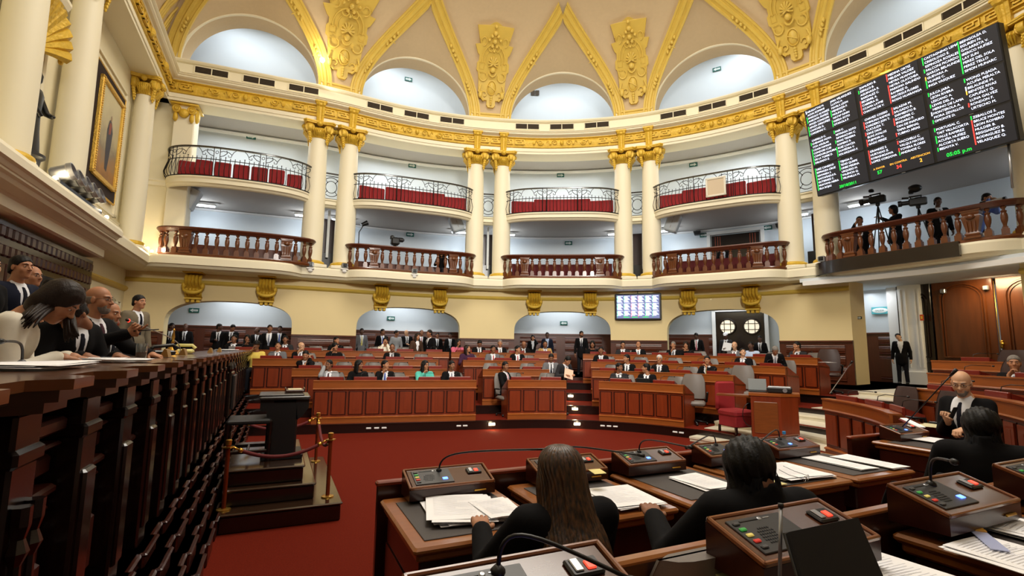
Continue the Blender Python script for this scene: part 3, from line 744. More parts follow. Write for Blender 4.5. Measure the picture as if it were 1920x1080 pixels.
# ---------------------------------------------------------------- exit signs
GREEN=mat('exit_sign_green',(10,92,84),.5); SIGNW=mat('sign_white',(225,232,230),.5)
def text_mesh(txt,size,m,extr=.002,align='CENTER',name='lettering',parent=None,M=None,bold=0,spacing=1.0,line=1.0):
    cu=bpy.data.curves.new(name,'FONT'); cu.body=txt; cu.size=size; cu.extrude=extr; cu.align_x=align; cu.resolution_u=2; cu.offset=bold; cu.space_character=spacing; cu.space_line=line
    o=bpy.data.objects.new(name,cu); col.objects.link(o)
    dg=bpy.context.evaluated_depsgraph_get(); me=bpy.data.meshes.new_from_object(o.evaluated_get(dg)); bpy.data.objects.remove(o)
    me.name=name; me.materials.clear(); me.materials.append(m)
    if M is not None: me.transform(M)
    ob=bpy.data.objects.new(name,me); col.objects.link(ob); ob.parent=parent; return ob
UPR=Matrix.Rotation(PI/2,4,'X')
def exit_sign(px,py,off,label,left=False,w_=.36,dark=False,base=None):
    # stands on the wall at the offset seen at that place
    t_=t_px(px,7,off); 
    for _ in range(4):
        p=wp(t_,off); d=ray(px,py); k=(p.x*0+p.y)/d.y; z=CZ+d.z*k; t_=t_px(px,z,off)
    t=thing('exit_sign',label,'sign',(p.x,p.y,z),face(t_),'green exit signs')
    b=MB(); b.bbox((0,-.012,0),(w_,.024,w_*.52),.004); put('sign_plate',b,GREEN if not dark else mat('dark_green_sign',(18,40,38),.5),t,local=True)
    b=MB(); s=-1 if left else 1; h=w_*.17
    poly=[(-s*w_*.38,-h*.62),(s*w_*.1,-h*.62),(s*w_*.1,-h*1.15),(s*w_*.4,0),(s*w_*.1,h*1.15),(s*w_*.1,h*.62),(-s*w_*.38,h*.62)]
    b.prism(poly,0.024,.027,M=UPR); put('arrow',b,SIGNW,t,local=True)
    text_mesh('SALIDA',w_*.13,GREEN,.001,parent=t,M=Matrix.Translation((-s*w_*.08,-.029,-w_*.045))@UPR)
for a in [(471,257,3.28,'green exit sign above the iron railing, bay beside the rostrum wall'),
 (773,311,3.28,'green exit sign on the blue wall above the iron railing, second bay'),
 (1051,329,3.28,'green exit sign on the blue wall above the iron railing, middle bay'),
 (1300,309,3.28,'green exit sign on the blue wall above the iron railing, bay right of the middle'),
 (478,398,3.28,'exit sign above the timber balustrade, bay beside the rostrum wall'),
 (769,440,3.28,'exit sign on the grey wall above the timber balustrade, second bay'),
 (1066,456,3.28,'exit sign on the grey wall above the timber balustrade, middle bay'),
 (1320,441,3.28,'exit sign pointing right beside the dark gallery doorway')]:
    exit_sign(a[0],a[1],a[2],a[3])
exit_sign(1439,427,3.28,'exit sign pointing left, right of the dark gallery doorway',True)
exit_sign(766,149,2.98,'small exit sign on the white wall inside the second lunette',False,.36)
exit_sign(1344,130,2.98,'small exit sign on the white wall inside the lunette right of the middle',True,.36)
exit_sign(364,582,2.68,'exit sign pointing left in the arched opening beside the rostrum wall',True,.34)
exit_sign(733,597,2.68,'exit sign pointing left in the arched opening, second from the rostrum wall',True,.34)
exit_sign(1057,606,2.68,'exit sign pointing left in the middle arched opening',True,.34)
# ---------------------------------------------------------------- corbels
def corbel_parts(t):
    b=MB()
    prof=[(0,0),(-.10,-.02),(-.34,-.06),(-.46,-.16),(-.47,-.28),(-.38,-.38),(-.24,-.44),(-.18,-.50),(-.20,-.58),(-.24,-.66),(-.18,-.74),(-.06,-.78),(0,-.80)]
    for x,wd,s in ((-.2,.10,1),(-.1,.10,1.08),(0,.10,1.12),(.1,.10,1.08),(.2,.10,1)):
        rows=[]
        for u in (-.5,-.3,0,.3,.5):
            e=1-.18*(abs(u)*2)**2; rows.append([(x+u*wd,y*s*e,z) for y,z in prof])
        b.grid(rows)
    b.box((0,-.28,.02),(.56,.56,.06)); put('scroll',b,GOLD,t,True,local=True,auto=50)
    b=MB(); b.tube([(.27*cos(a),-.30-.05*abs(sin(a)),-.50+.15*sin(a)) for a in [PI+PI*i/14 for i in range(15)]],[.03+.04*sin(PI*i/14) for i in range(15)],8)
    b.ell((-.27,-.26,-.42),(.07,.09,.12),8,6); b.ell((.27,-.26,-.42),(.07,.09,.12),8,6); put('swag',b,GOLD,t,True,local=True)
    b=MB(); b.box((0,-.11,-.83),(.46,.22,.06))
    for x in (-.15,0,.15): b.bbox((x,-.09,-.91),(.11,.17,.12),.02)
    put('guttae',b,GOLD,t,local=True)
cb=None; ci=0
CL=['left one over the arched opening beside the rostrum wall','right one over the arched opening beside the rostrum wall','left one over the second arched opening','right one over the second arched opening','left one over the middle arched opening','right one over the middle arched opening','left one over the opening with the round-window doors','right one over the opening with the round-window doors']
for px,kk in ((362,0),(500,0),(716,1),(825,1),(1002,2),(1107,2),(1290,3),(1408,3)):
    t_=t_px(px,3.9,-.3); p=wp(t_,0); lab='gilded scroll corbel under the balcony, '+CL[ci]; ci+=1
    if cb is None: cb=thing('balcony_corbel',lab,'corbel',(p.x,p.y,4.28),face(t_),'gilded balcony corbels'); corbel_parts(cb)
    else: dup(cb,(p.x,p.y,4.28),face(t_),lab)
# ---------------------------------------------------------------- the straight wall behind the rostrum
LA=-9.2
def lp(w_,off=0): return room(LA+off,w_)
LRZ=math.atan2(-AX.y,-AX.x)-PI/2     # local +Y pointing into that wall
lpath=lambda w0,w1: [(lp(w0),-AX),(lp(w1),-AX)]
b=MB(); b.sweep(lpath(-9,12.5),[(0,4.7),(0,ZAB+.1),(.3,ZAB+.1),(.3,4.7)],closed_prof=True); 
wall_u=b; struct('wall_left',b,CREAM)
b=MB(); b.sweep(lpath(-9,12.5),[(0,0),(0,4.7),(.3,4.7),(.3,0)],closed_prof=True); struct('wall_left',b,CREAM)
def lsw(prof,off,m,name,smooth=False,w0=-9,w1=12.9,auto=None):
    b=MB(); b.sweep([(lp(w0,off),-AX),(lp(w1,off),-AX)],prof,closed_prof=True); return struct(name,b,m,smooth,auto)
lsw([(.55,ZAB),(-.28,ZAB),(-.28,ZAB+.10),(-.31,ZAB+.10),(-.31,ZFR),(.55,ZFR)],.4,CREAM2,'trim_architrave')
lsw([(.55,ZFR),(-.30,ZFR),(-.36,ZFR+.03),(-.36,ZFR+.06),(-.33,ZFR+.08),(-.38,ZFR+.2),(-.38,ZCO-.14),(-.34,ZCO-.06),(-.40,ZCO-.03),(-.40,ZCO),(.55,ZCO)],.4,GOLD,'trim_gold_frieze')
lsw([(.55,ZCO),(-.40,ZCO),(-.42,ZCO+.03),(-.50,ZCO+.05),(-.55,ZCO+.09),(-.55,ZCO+.13),(-.59,ZCO+.15),(-.58,ZCO+.17),(-.62,ZCO+.20),(-.62,ZCO+.22),(-.45,ZCO+.25),(-.1,ZCO+.26),(.55,ZCO+.26)],.4,CREAM2,'trim_cornice')
lsw([(.55,ZCO+.2),(-.12,ZCO+.2),(-.12,ZS-.12),(-.2,ZS-.09),(-.24,ZS-.04),(-.24,ZS),(.55,ZS)],.4,CREAM2,'trim_attic_band')
b=MB()
for i in range(22):
    w0=12.3-i*.62; 
    def q(w_,z,o): p=lp(w_,.4+o); return (p.x,p.y,z)
    for (a,c,z0,z1) in ((.02,.5,ZCO-.14,ZCO-.1),(.02,.5,ZFR+.12,ZFR+.155),(.44,.5,ZFR+.12,ZCO-.1),(.02,.08,ZFR+.12,ZCO-.1),(.16,.36,ZFR+.2,ZFR+.235),(.16,.22,ZFR+.2,ZCO-.17)):
        v=[q(w0-a,z0,.42),q(w0-c,z0,.42),q(w0-c,z1,.42),q(w0-a,z1,.42),q(w0-a,z0,.36),q(w0-c,z0,.36),q(w0-c,z1,.36),q(w0-a,z1,.36)]
        b.add(v,[(0,1,2,3),(4,7,6,5),(0,4,5,1),(1,5,6,2),(2,6,7,3),(3,7,4,0)])
    if i%3==2: b.ell(q(w0-.3,ZFR+.22,.4),(.12,.12,.14),8,6)
struct('trim_frieze_relief',b,GOLD)
# dome side over that wall with gilded upright bands
b=MB()
rows=[]
for i in range(9):
    z=ZS+(ZT-ZS)*i/8; rows.append([tuple(lp(w_,.2+inset(z)*.9).to_3d()+Vector((0,0,z))) for w_ in (-9,-4,0,4,8,12.9)])
b.grid(rows); struct('ceiling_dome_side',b,BEIGE,True)
b=MB()
for w0 in (11.9,11.2,8.6):
    for i in range(6):
        pts=[]
        for j in range(9):
            z=ZS+3.6*j/8; p=lp(w0+i*.07,.24+inset(z)*.9); pts.append((p.x,p.y,z))
        b.tube(pts,.04 if i%2==0 else .028,5)
struct('trim_gold_rib',b,GOLD2,True)
for w_,lab in ((11.05,'large cream column with gilded capital on the rostrum wall, right of the painting'),(5.9,'large cream column on the rostrum wall, between the statue niche and the painting'),(3.4,'nearest cream column at the left edge, lit pinkish, before the statue niche'),(-.8,'cream column on the rostrum wall outside the left edge')):
    if w_<0: continue
    p=lp(w_,.34); dup(col0,(p.x,p.y,ZG1),LRZ,lab,'large columns of the rostrum wall',scale=(.8,.8,1))
# pilaster with gilded capital at the corner
tB=t_px(333,7,0); p=wp(tB,.12)
t=thing('corner_pilaster','flat cream pilaster with gilded lion-like capital in the corner by the rostrum wall','pilaster',(p.x,p.y,ZG1),face(tB))
b=MB(); b.bbox((0,.1,2.75),(.62,.7,5.4),.03); b.box((0,.1,.1),(.72,.8,.2)); b.box((0,.1,.32),(.68,.76,.06)); put('shaft',b,CREAM2,t,local=True)
b=MB()
for sg in (-1,1):
    spiral_disc(b,Matrix.Translation((sg*.22,-.3,5.18))@Matrix.Rotation(PI/2,4,'X'),.14,.06); b.ell((sg*.24,-.3,4.9),(.08,.08,.16),8,6)
b.ell((0,-.32,5.05),(.16,.12,.16),10,7); b.bbox((0,.05,5.38),(.85,.85,.08),.02); b.ell((.33,-.05,5.1),(.1,.2,.25),8,6); put('capital',b,GOLD,t,True,local=True,auto=50)
b=MB(); b.sweep(wpath(0,tB-.02,.02),[(.1,4.7),(.1,ZAB),(.4,ZAB),(.4,4.7)],closed_prof=True); struct('wall_corner',b,CREAM)
# niche with black statue
b=MB(); wc=4.2; R0=.72; zb,zt=5.1,7.55
def nq(w_,z,o): p=lp(w_,o); return (p.x,p.y,z)
rows=[]
for i in range(13):
    a=PI*i/12; rows.append([nq(wc-R0*cos(a),z,.03-.0) for z in (zb,zt)])
b=MB()
# raised architrave round the niche
arch_=[(wc-R0-.02,zb)]+[(wc-(R0+.02)*cos(PI*i/16),zt+(R0+.02)*sin(PI*i/16)) for i in range(17)]+[(wc+R0+.02,zb)]
for e0,e1,o in ((0,.12,.10),(.12,.2,.06)):
    for i in range(len(arch_)-1):
        def ex(pt,e):
            w_,z=pt; 
            if z<=zt: return (w_+math.copysign(e,w_-wc),z)
            r=math.hypot(w_-wc,z-zt); return (wc+(w_-wc)*(r+e)/r,zt+(z-zt)*(r+e)/r)
        a,c=arch_[i],arch_[i+1]; v=[nq(*ex(a,e0),o),nq(*ex(c,e0),o),nq(*ex(c,e1),o),nq(*ex(a,e1),o),nq(*ex(a,e0),0),nq(*ex(c,e0),0),nq(*ex(c,e1),0),nq(*ex(a,e1),0)]
        b.add(v,[(0,1,2,3),(0,4,5,1),(2,6,7,3)])
b.sweep([(lp(wc-1.05),-AX),(lp(wc+1.05),-AX)],[(0,8.6),(-.25,8.65),(-.3,8.75),(-.3,8.82),(-.1,8.9),(0,8.9)],closed_prof=True)
b.sweep([(lp(wc-.9),-AX),(lp(wc+.9),-AX)],[(0,8.95),(-.12,9.0),(-.12,9.7),(0,9.75)],closed_prof=True)
struct('trim_niche',b,CREAM2)
t=thing('niche_shell','ochre scallop shell canopy with leaf crest over the black statue','ornament',nq(wc,zt,.1),LRZ)
b=MB()
for i in range(11):
    a=PI*(i+.0)/10; b.tube([(0,-.02,-.28),(-.45*cos(a),-.20,-.1+.45*sin(a)),(-.72*cos(a),-.32,-.02+.72*sin(a))],[.03,.09,.13],6)
put('shell',b,GOLD,t,True,local=True,auto=50)
b=MB()
for x,z,r in ((0,.85,.16),(-.15,.95,.1),(.15,.95,.1),(.3,.8,.1),(-.3,.8,.1),(.55,.7,.1),(.68,.5,.09),(.76,.3,.08),(.8,.1,.07),(.8,-.1,.06),(-.7,.5,.09)): b.ell((x,-.22,z),(r,r*.8,r*1.2),8,6)
put('leaf_crest',b,GOLD,t,True,local=True,auto=50)
t=thing('statue','black bronze robed statue on a round pedestal, half hidden by the nearest column','statue',nq(wc-.02,4.78,.30),LRZ); t.scale=(.78,.78,.84)
b=MB(); b.lathe([(.36,0),(.36,.08),(.27,.14),(.25,.3),(.27,.45),(.34,.5),(.34,.56),(.2,.62)],24); put('pedestal',b,BLACK,t,True,local=True,auto=40)
b=MB(); rows=[]
for z,rx,ry,cx in ((.6,.26,.22,0),(.8,.27,.2,0),(1.1,.2,.17,.01),(1.4,.19,.15,.02),(1.65,.22,.15,.02),(1.9,.27,.16,.02),(2.0,.2,.13,.02),(2.06,.07,.07,.02),(2.14,.065,.07,.02),(2.2,.1,.11,.02),(2.33,.11,.12,.02),(2.44,.06,.07,.02)):
    rows.append([(cx+rx*cos(2*PI*i/18)*(1+.06*sin(i*2.5)*(z<1.4)),ry*sin(2*PI*i/18),z) for i in range(18)])
b.grid(rows,closed=True); put('figure',b,BLACK,t,True,local=True,auto=60)
b=MB(); b.tube([(.27,-.02,1.88),(.36,-.14,1.6),(.18,-.3,1.5)],[.085,.07,.05],8); b.ell((.16,-.32,1.5),(.05,.06,.04)); b.tube([(-.24,-.02,1.88),(-.34,-.1,1.6),(-.2,-.25,1.35)],[.085,.07,.05],8); put('arms',b,BLACK,t,True,local=True)
# painting
pc=8.93; t=thing('painting','tall oil painting in a gilded frame with a dark inner border on the rostrum wall','painting',nq(pc,7.43,.03),LRZ)
W,H=2.55,3.2
def frame(b,w_,h,th,dp,y):
    for sx in (-1,1): b.bbox((sx*(w_/2-th/2),y,0),(th,dp,h),.02)
    for sz in (-1,1): b.bbox((0,y,sz*(h/2-th/2)),(w_,dp,th),.02)
BG=mat('bright_gilding',(222,180,80),.4,metal=.5,noise=(20,.35,(1,1,1)),bump=(30,.8,.02))
b=MB(); frame(b,W,H,.05,.07,-.03); put('outer_frame',b,BG,t,local=True)
b=MB(); b.box((0,-.03,0),(W-.1,.04,H-.1)); put('dark_border',b,mat('dark_velvet',(38,22,18),.9),t,local=True)
b=MB(); frame(b,W-.62,H-.62,.11,.1,-.09)
for i in range(40):
    for sx in (-1,1): b.ell((sx*(W/2-.365),-.15,(i-19.5)*.063),(.03,.02,.024),6,4)
put('inner_frame',b,BG,t,local=True)
cm=bpy.data.materials.new('oil_canvas'); cm.use_nodes=True; nt=cm.node_tree; bs=nt.nodes['Principled BSDF']; tc=nt.nodes.new('ShaderNodeTexCoord'); n1=nt.nodes.new('ShaderNodeTexNoise'); n1.inputs['Scale'].default_value=2.2; n1.inputs['Detail'].default_value=6
sx=nt.nodes.new('ShaderNodeSeparateXYZ'); nt.links.new(tc.outputs['Object'],sx.inputs[0]); nt.links.new(tc.outputs['Object'],n1.inputs[0])
ad=nt.nodes.new('ShaderNodeMath'); ad.operation='MULTIPLY_ADD'; nt.links.new(n1.outputs[0],ad.inputs[0]); ad.inputs[1].default_value=1.3; nt.links.new(sx.outputs[2],ad.inputs[2])
mr=nt.nodes.new('ShaderNodeMapRange'); nt.links.new(ad.outputs[0],mr.inputs[0]); mr.inputs[1].default_value=-1.0; mr.inputs[2].default_value=2.0
cr=nt.nodes.new('ShaderNodeValToRGB'); nt.links.new(mr.outputs[0],cr.inputs[0]); e=cr.color_ramp.elements; e[0].color=rgb(120,84,40); e[1].color=rgb(214,204,160)
for pos,c in ((.25,(166,118,60)),(.42,(140,126,100)),(.6,(188,176,136))):
    x=e.new(pos); x.color=rgb(*c)
nt.links.new(cr.outputs[0],bs.inputs['Base Color']); bs.inputs['Roughness'].default_value=.6
b=MB(); b.box((0,-.07,0),(W-.8,.02,H-.8)); put('canvas',b,cm,t,local=True)
b=MB()   # a generic painted figure and distant horses, as flat paint relief
def blob(b,pts,y): b.add([(x,y,z) for x,z in pts],[tuple(range(len(pts)))])
blob(b,[(-.02,-.9),(.16,-.95),(.3,-.2),(.34,.2),(.2,.42),(.1,.5),(-.02,.42),(-.12,.15),(-.1,-.3)],-.083); put('painted_cloak',b,mat('paint_dark_blue',(52,50,58),.6),t,local=True)
b=MB(); blob(b,[(.0,.05),(.16,.1),(.2,.36),(.1,.42),(.0,.34)],-.086); put('painted_tunic',b,mat('paint_red',(140,62,36),.6),t,local=True)
b=MB(); blob(b,[(.08,.44),(.16,.46),(.17,.56),(.12,.62),(.06,.56)],-.086); put('painted_face',b,mat('paint_flesh',(150,120,86),.6),t,local=True)
# mouldings round the painting and wall panels
b=MB()
for (w0,w1,z0,z1,o) in ((pc-1.55,pc+1.55,5.55,9.35,.05),(10.55,10.75,5.6,9.3,.03),(11.55,12.0,5.4,9.5,.03)):
    for q in ((w0,z0,w1,z0+.07),(w0,z1-.07,w1,z1),(w0,z0,w0+.07,z1),(w1-.07,z0,w1,z1)):
        v=[nq(q[0],q[1],o),nq(q[2],q[1],o),nq(q[2],q[3],o),nq(q[0],q[3],o),nq(q[0],q[1],0),nq(q[2],q[1],0),nq(q[2],q[3],0),nq(q[0],q[3],0)]
        b.add(v,[(0,1,2,3),(4,7,6,5),(0,4,5,1),(1,5,6,2),(2,6,7,3),(3,7,4,0)])
b.sweep([(lp(7.1),-AX),(lp(10.75),-AX)],[(0,5.2),(-.12,5.24),(-.16,5.32),(-.1,5.38),(-.14,5.44),(0,5.48)],closed_prof=True)
struct('trim_wall_panels',b,CREAM2)
t=thing('name_plaque','small dark plaque under the painting','plaque',nq(8.25,5.0,.02),LRZ)
b=MB(); b.bbox((0,-.02,0),(.38,.03,.16),.006); put('plate',b,BRASS,t,local=True); b=MB(); b.box((-.17,-.03,0),(.03,.03,.17)); put('edge',b,BLACK,t,local=True)
# balcony slab along that wall and the deep cream canopy above the timber doorway
def lslab(w0,w1,off,z0,z1): 
    b=MB(); b.sweep([(lp(w0,off),-AX),(lp(w1,off),-AX)],[(1.2,z0),(.26,z0),(.1,z0+.06),(.06,z0+.12),(0,z0+.14),(0,z1-.08),(.04,z1),(1.2,z1)],closed_prof=True); return b
struct('trim_balcony_slab',lslab(-9,13.2,.80,4.28,4.72),CREAM2)
b=lslab(-9,7.9,.92,4.40,4.74); struct('trim_rostrum_canopy',b,CREAM2)
b=MB(); b.sweep([(lp(-9,.1),-AX),(lp(8.4,.1),-AX)],[(.1,4.05),(-.3,4.05),(-.36,4.08),(-.36,4.25),(-.6,4.40),(.1,4.42)],closed_prof=True); struct('trim_rostrum_canopy',b,CREAM2)
b=MB(); b.sweep([(lp(8.7,.02),-AX),(lp(12.5,.02),-AX)],[(0.05,3.6),(0,3.6),(-.05,3.64),(-.09,3.70),(-.05,3.76),(.05,3.78)],closed_prof=True); struct('trim_gold_line',b,GOLD2)
b=MB()
for (w0,w1,z0,z1) in ((8.9,10.0,1.2,3.35),(10.25,10.6,1.2,3.3),(10.8,11.1,1.2,3.3),(11.75,12.1,1.2,3.25)):
    for o,e in ((.05,0),(.03,.07)):
        for q in ((w0+e,z0+e,w1-e,z0+.04+e),(w0+e,z1-.04-e,w1-e,z1-e),(w0+e,z0+e,w0+.04+e,z1-e),(w1-.04-e,z0+e,w1-e,z1-e)):
            v=[nq(q[0],q[1],o),nq(q[2],q[1],o),nq(q[2],q[3],o),nq(q[0],q[3],o),nq(q[0],q[1],0),nq(q[2],q[1],0),nq(q[2],q[3],0),nq(q[0],q[3],0)]
            b.add(v,[(0,1,2,3),(4,7,6,5),(0,4,5,1),(1,5,6,2),(2,6,7,3),(3,7,4,0)])
struct('trim_wall_panels',b,CREAM2)
# timber door surround
t=thing('carved_door_surround','tall carved dark timber doorway on the rostrum wall behind the standing men','doorway',nq(6.15,1.05,.12),LRZ)
b=MB(); b.box((0,.0,1.45),(4.8,.2,2.95)); 
put('backing',b,WOODX,t,local=True)
b=MB()
for x in (-2.2,-1.9,-1.6,-.85,-.5,.0): pass
def flute(x0,x1,z0,z1,y=-.13,n=1):
    w_=(x1-x0)/n
    for i in range(n): b.bbox((x0+w_*(i+.5),y,(z0+z1)/2),(w_*.78,.08,z1-z0),.025)
flute(-2.35,-1.15,.1,2.2,n=4); flute(.75+.5,2.35,.1,2.2,n=4) ; flute(-2.35,2.35,2.32,2.52,y=-.10,n=22); flute(-2.35,2.35,2.64,2.84,y=-.10,n=20)
put('panelling',b,WOODD,t,local=True)
b=MB(); b.box((0.05,-.11,1.1),(2.3,.03,2.2)); put('dark_opening',b,DARK,t,local=True)
# ---------------------------------------------------------------- spotlights on the canopy
GLOW=mat('warm_bulb',(255,240,210),.5,emit=((255,225,160),9))
t=thing('spotlight_bank','row of five silver theatre spotlights on the canopy edge below the painting','spotlight',nq(5.5,4.80,.7),LRZ)
b=MB(); b.box((0,0,.04),(2.4,.16,.08)); b.box((-1.0,0,.12),(.05,.05,.2)); put('bracket',b,BLACK,t,local=True)
for i in range(5):
    b=MB(); M=Matrix.Translation((-1.0+i*.42,-.02,.26))@Matrix.Rotation(R_(70),4,'X')
    b.lathe([(.10,-.16),(.13,-.12),(.145,.1),(.165,.12),(.165,.2),(.15,.2),(.14,.05)],18,M=M,cap=False); b.lathe([(.10,-.16),(.02,-.18)],18,M=M); o=put('spotlight_head',b,STEEL,t,True,local=True,auto=40)
    b=MB(); b.lathe([(.0,.06),(.14,.06)],18,M=M,cap=False); put('lens',b,mat('spot_lens',(120,80,60),.1),o,local=True)
lamp0=None
for px,py,lab,pw in ((47,316,'small lit brass picture lamp on the canopy by the nearest column',1),(76,335,'second small lit lamp on the canopy, left of the spotlight bank',1),(168,398,'small lit lamp under the plaque below the painting',1),(186,409,'small lamp right of the one under the plaque',.5),(277,468,'bright small uplight at the foot of the column right of the painting',3),(289,474,'dimmer small uplight beside the bright one at the corner column',1)):
    z=4.86; p=at(px,py,z); w_=(p.xy-O).dot(WD); p3=nq(w_,z,.7) if py>330 else tuple(p)
    t=thing('uplight',lab,'lamp',p3,LRZ,'small uplights')
    b=MB(); b.lathe([(.05,-.1),(.05,-.08),(.015,-.07),(.015,-.02),(.04,0)],10); put('stem',b,BRASS,t,True,local=True)
    b=MB(); b.ell((0,0,.04),(.045,.045,.05),10,8); put('bulb',b,GLOW,t,True,local=True)
    if pw>=1: point('uplight_glow',(p3[0]+.08*AX.x,p3[1]+.08*AX.y,p3[2]+.1),7*pw,(1,.85,.6))
# lamp glint on the rib
pp=dm(LUN[0][0]+hwf(.28,2.32)+.15,ZS+3.25*.28,.25)
t=thing('rib_spotlight','small lit spotlight on the ochre rib beside the leftmost cartouche','lamp',tuple(pp),0)
b=MB(); b.ell((0,0,0),(.09,.09,.09),10,8); put('bulb',b,mat('hot_bulb',(255,250,235),.5,emit=((255,236,190),25)),t,True,local=True)
b=MB(); b.lathe([(.05,.08),(.07,.0),(.07,-.02)],10); put('cap',b,BRASS,t,True,local=True)
point('rib_glow',(pp.x,pp.y-.3,pp.z),25,(1,.88,.65))
# ---------------------------------------------------------------- voting board
S_=1.22; BC=Vector((8.276*S_,10.316*S_,CZ+5.025*S_)); BWd=3.9*S_; BHt=BWd*9/16*1.017
yaw,pit,rol=1.19,.158,-.014
rr=Vector((cos(yaw),-sin(yaw),0)); nn_=rr.cross(Vector((0,0,1))); up2=Vector((0,0,1))*cos(pit)+nn_*sin(pit)
# check: board normal towards the room
r3=rr*cos(rol)+up2*sin(rol); u3=up2*cos(rol)-rr*sin(rol); n3=r3.cross(u3)
BM=Matrix(((r3.x,u3.x,n3.x,BC.x),(r3.y,u3.y,n3.y,BC.y),(r3.z,u3.z,n3.z,BC.z),(0,0,0,1)))
vb=thing('voting_board','large black video wall of nine screens listing names in white, hung before the right columns','screen'); vb.matrix_basis=BM
SCR=mat('screen_dark',(24,25,30),.35,emit=((34,36,44),.45)); TXW=mat('screen_white_text',(240,245,255),.5,emit=((215,225,255),1.7)); TXG=mat('screen_green',(20,180,60),.5,emit=((20,205,60),1.6)); TXR=mat('screen_red',(230,50,50),.5,emit=((240,60,50),1.6)); TXO=mat('screen_orange',(230,160,50),.5,emit=((240,175,60),1.5))
b=MB(); b.bbox((0,0,-.12),(BWd,BHt,.24),.02); put('cabinet',b,BLACK,vb,local=True)
NAMES=[[("ABUGATTAS M.|ACHA ROMANI|ANGULO ALVAREZ|ANICAMA ÑAÑEZ|APAZA CONDORI|APAZA ORDOÑEZ|CANCHES G.|CARDENAS C.","wxggxggg"),("JARA VELASQUEZ|LLATAS A.|MAVILA LEON|MENDOZA F.|MOLINA M.|NAYAP KININ|OSEDA SOTO|OTAROLA P.","xxxggxgg")],
[("ZAMUDIO B.|ZERILLO B.|AGUINAGA R.|BARDALEZ C.|BECERRIL R.|CABRERA G.|CCAMA LAYME|CHACON DE V.","xgxxrrrr"),("MEDINA ORTIZ|MELGAR VALDEZ|NEYRA HUAMANI|NEYRA OLAYCHEA|PARIONA GALINDO|RAMIREZ G.|REATEGUI FLORES|ROSAS HUARANGA","rrxrrrrr")],
[("CASTAGNINO LEMA|CRISOLOGO E.|ESPINOZA ROSALES|FALCONI PICARDO|GARCIA BELAUNDE|GUEVARA A.|HUAIRE C.|INGA VASQUEZ","ggxgxogg"),("BEINGOLEA D.|EGUREN N.|GALARRETA V.|IBERICO NUÑEZ|LAY SUN|PEREZ DEL SOLA|PEREZ TELLO|SIMON MUNARC","gggggggg")],
[("CARRILLO C.|CHEHADE MOYA|COA AGUILAR|COARI MAMANI|CONDORI CUSI|CONDORI JAHUIRA|DE LA TORRE D.|DELGADO Z.","xgxggggg"),("PARI C.|REYNAGA SOTO|RIMARACHIN C.|RIVAS TEIXEIRA|ROMERO R.|RUIZ LOAYZA|SAAVEDRA V.|SOLORZANO F.","gxxgxggg")],
[("CHAVEZ COSSIO|CHIHUAN RAMOS|CORDERO JON T.|CUCULIZA T.|DIAZ DIOS|ELIAS AVALOS|FUJIMORI H.|GAGO PEREZ","xrrxrxrr"),("SALAZAR M.|SALGADO R.|SARMIENTO B.|SCHAEFER C.|SPADARO P.|TAN DE INAFUKO|TAPIA BERNAL|TUBINO ARIAS","rrxrrxxr")],
[("JULCA JARA|LEON RIVERA|LESCANO A.|LEWIS DEL A.|MERINO DE LAMA|MONTEROLA A.|MORA ZEVALLOS|OMONTE D.","gxxgxwxg"),("WONG PUJADA|ACUÑA PERALTA|BELAUNDE M.|BENITEZ RIVAS|CAPUÑAY Q.|LUNA GALVEZ|RONDON F.|URTECHO M.","gxwoxxrx")],
[("DIEZ CANSECO|ESPINOZA CRUZ|GAMARRA S.|GASTAÑADUI R.|GUTIERREZ C.|HUAYAMA NEIRA|ISLA ROJAS","ggggggg"),("TEJADA G.|TEVES QUISPE|URIBE MEDINA|URQUIZO M.|VALENCIA Q.|YRUPAILLA M.","gggxgg")],
[("GRANDEZ S.|HURTADO Z.|KOBASHIGAWA|LOPEZ CORDOVA","rrrr"),("VACCHELLI C.|VALQUI MATOS|YOVERA FLORES|ANDRADE C.","rxrg")],
[("PORTUGAL C.|TAIT VILLACORTA|VALLE RAMIREZ|ACUÑA NUÑEZ|ALCORTA SUERO|BEDOYA V.","gxggxg"),("ZEBALLOS S.|BRUCE MONTES|LEON ROMERO|MULDER B.|REGGIARDO B.|RODRIGUEZ B.|VELASQUEZ Q.","grrrrrr")]]
mw,mh=BWd/3,BHt/3
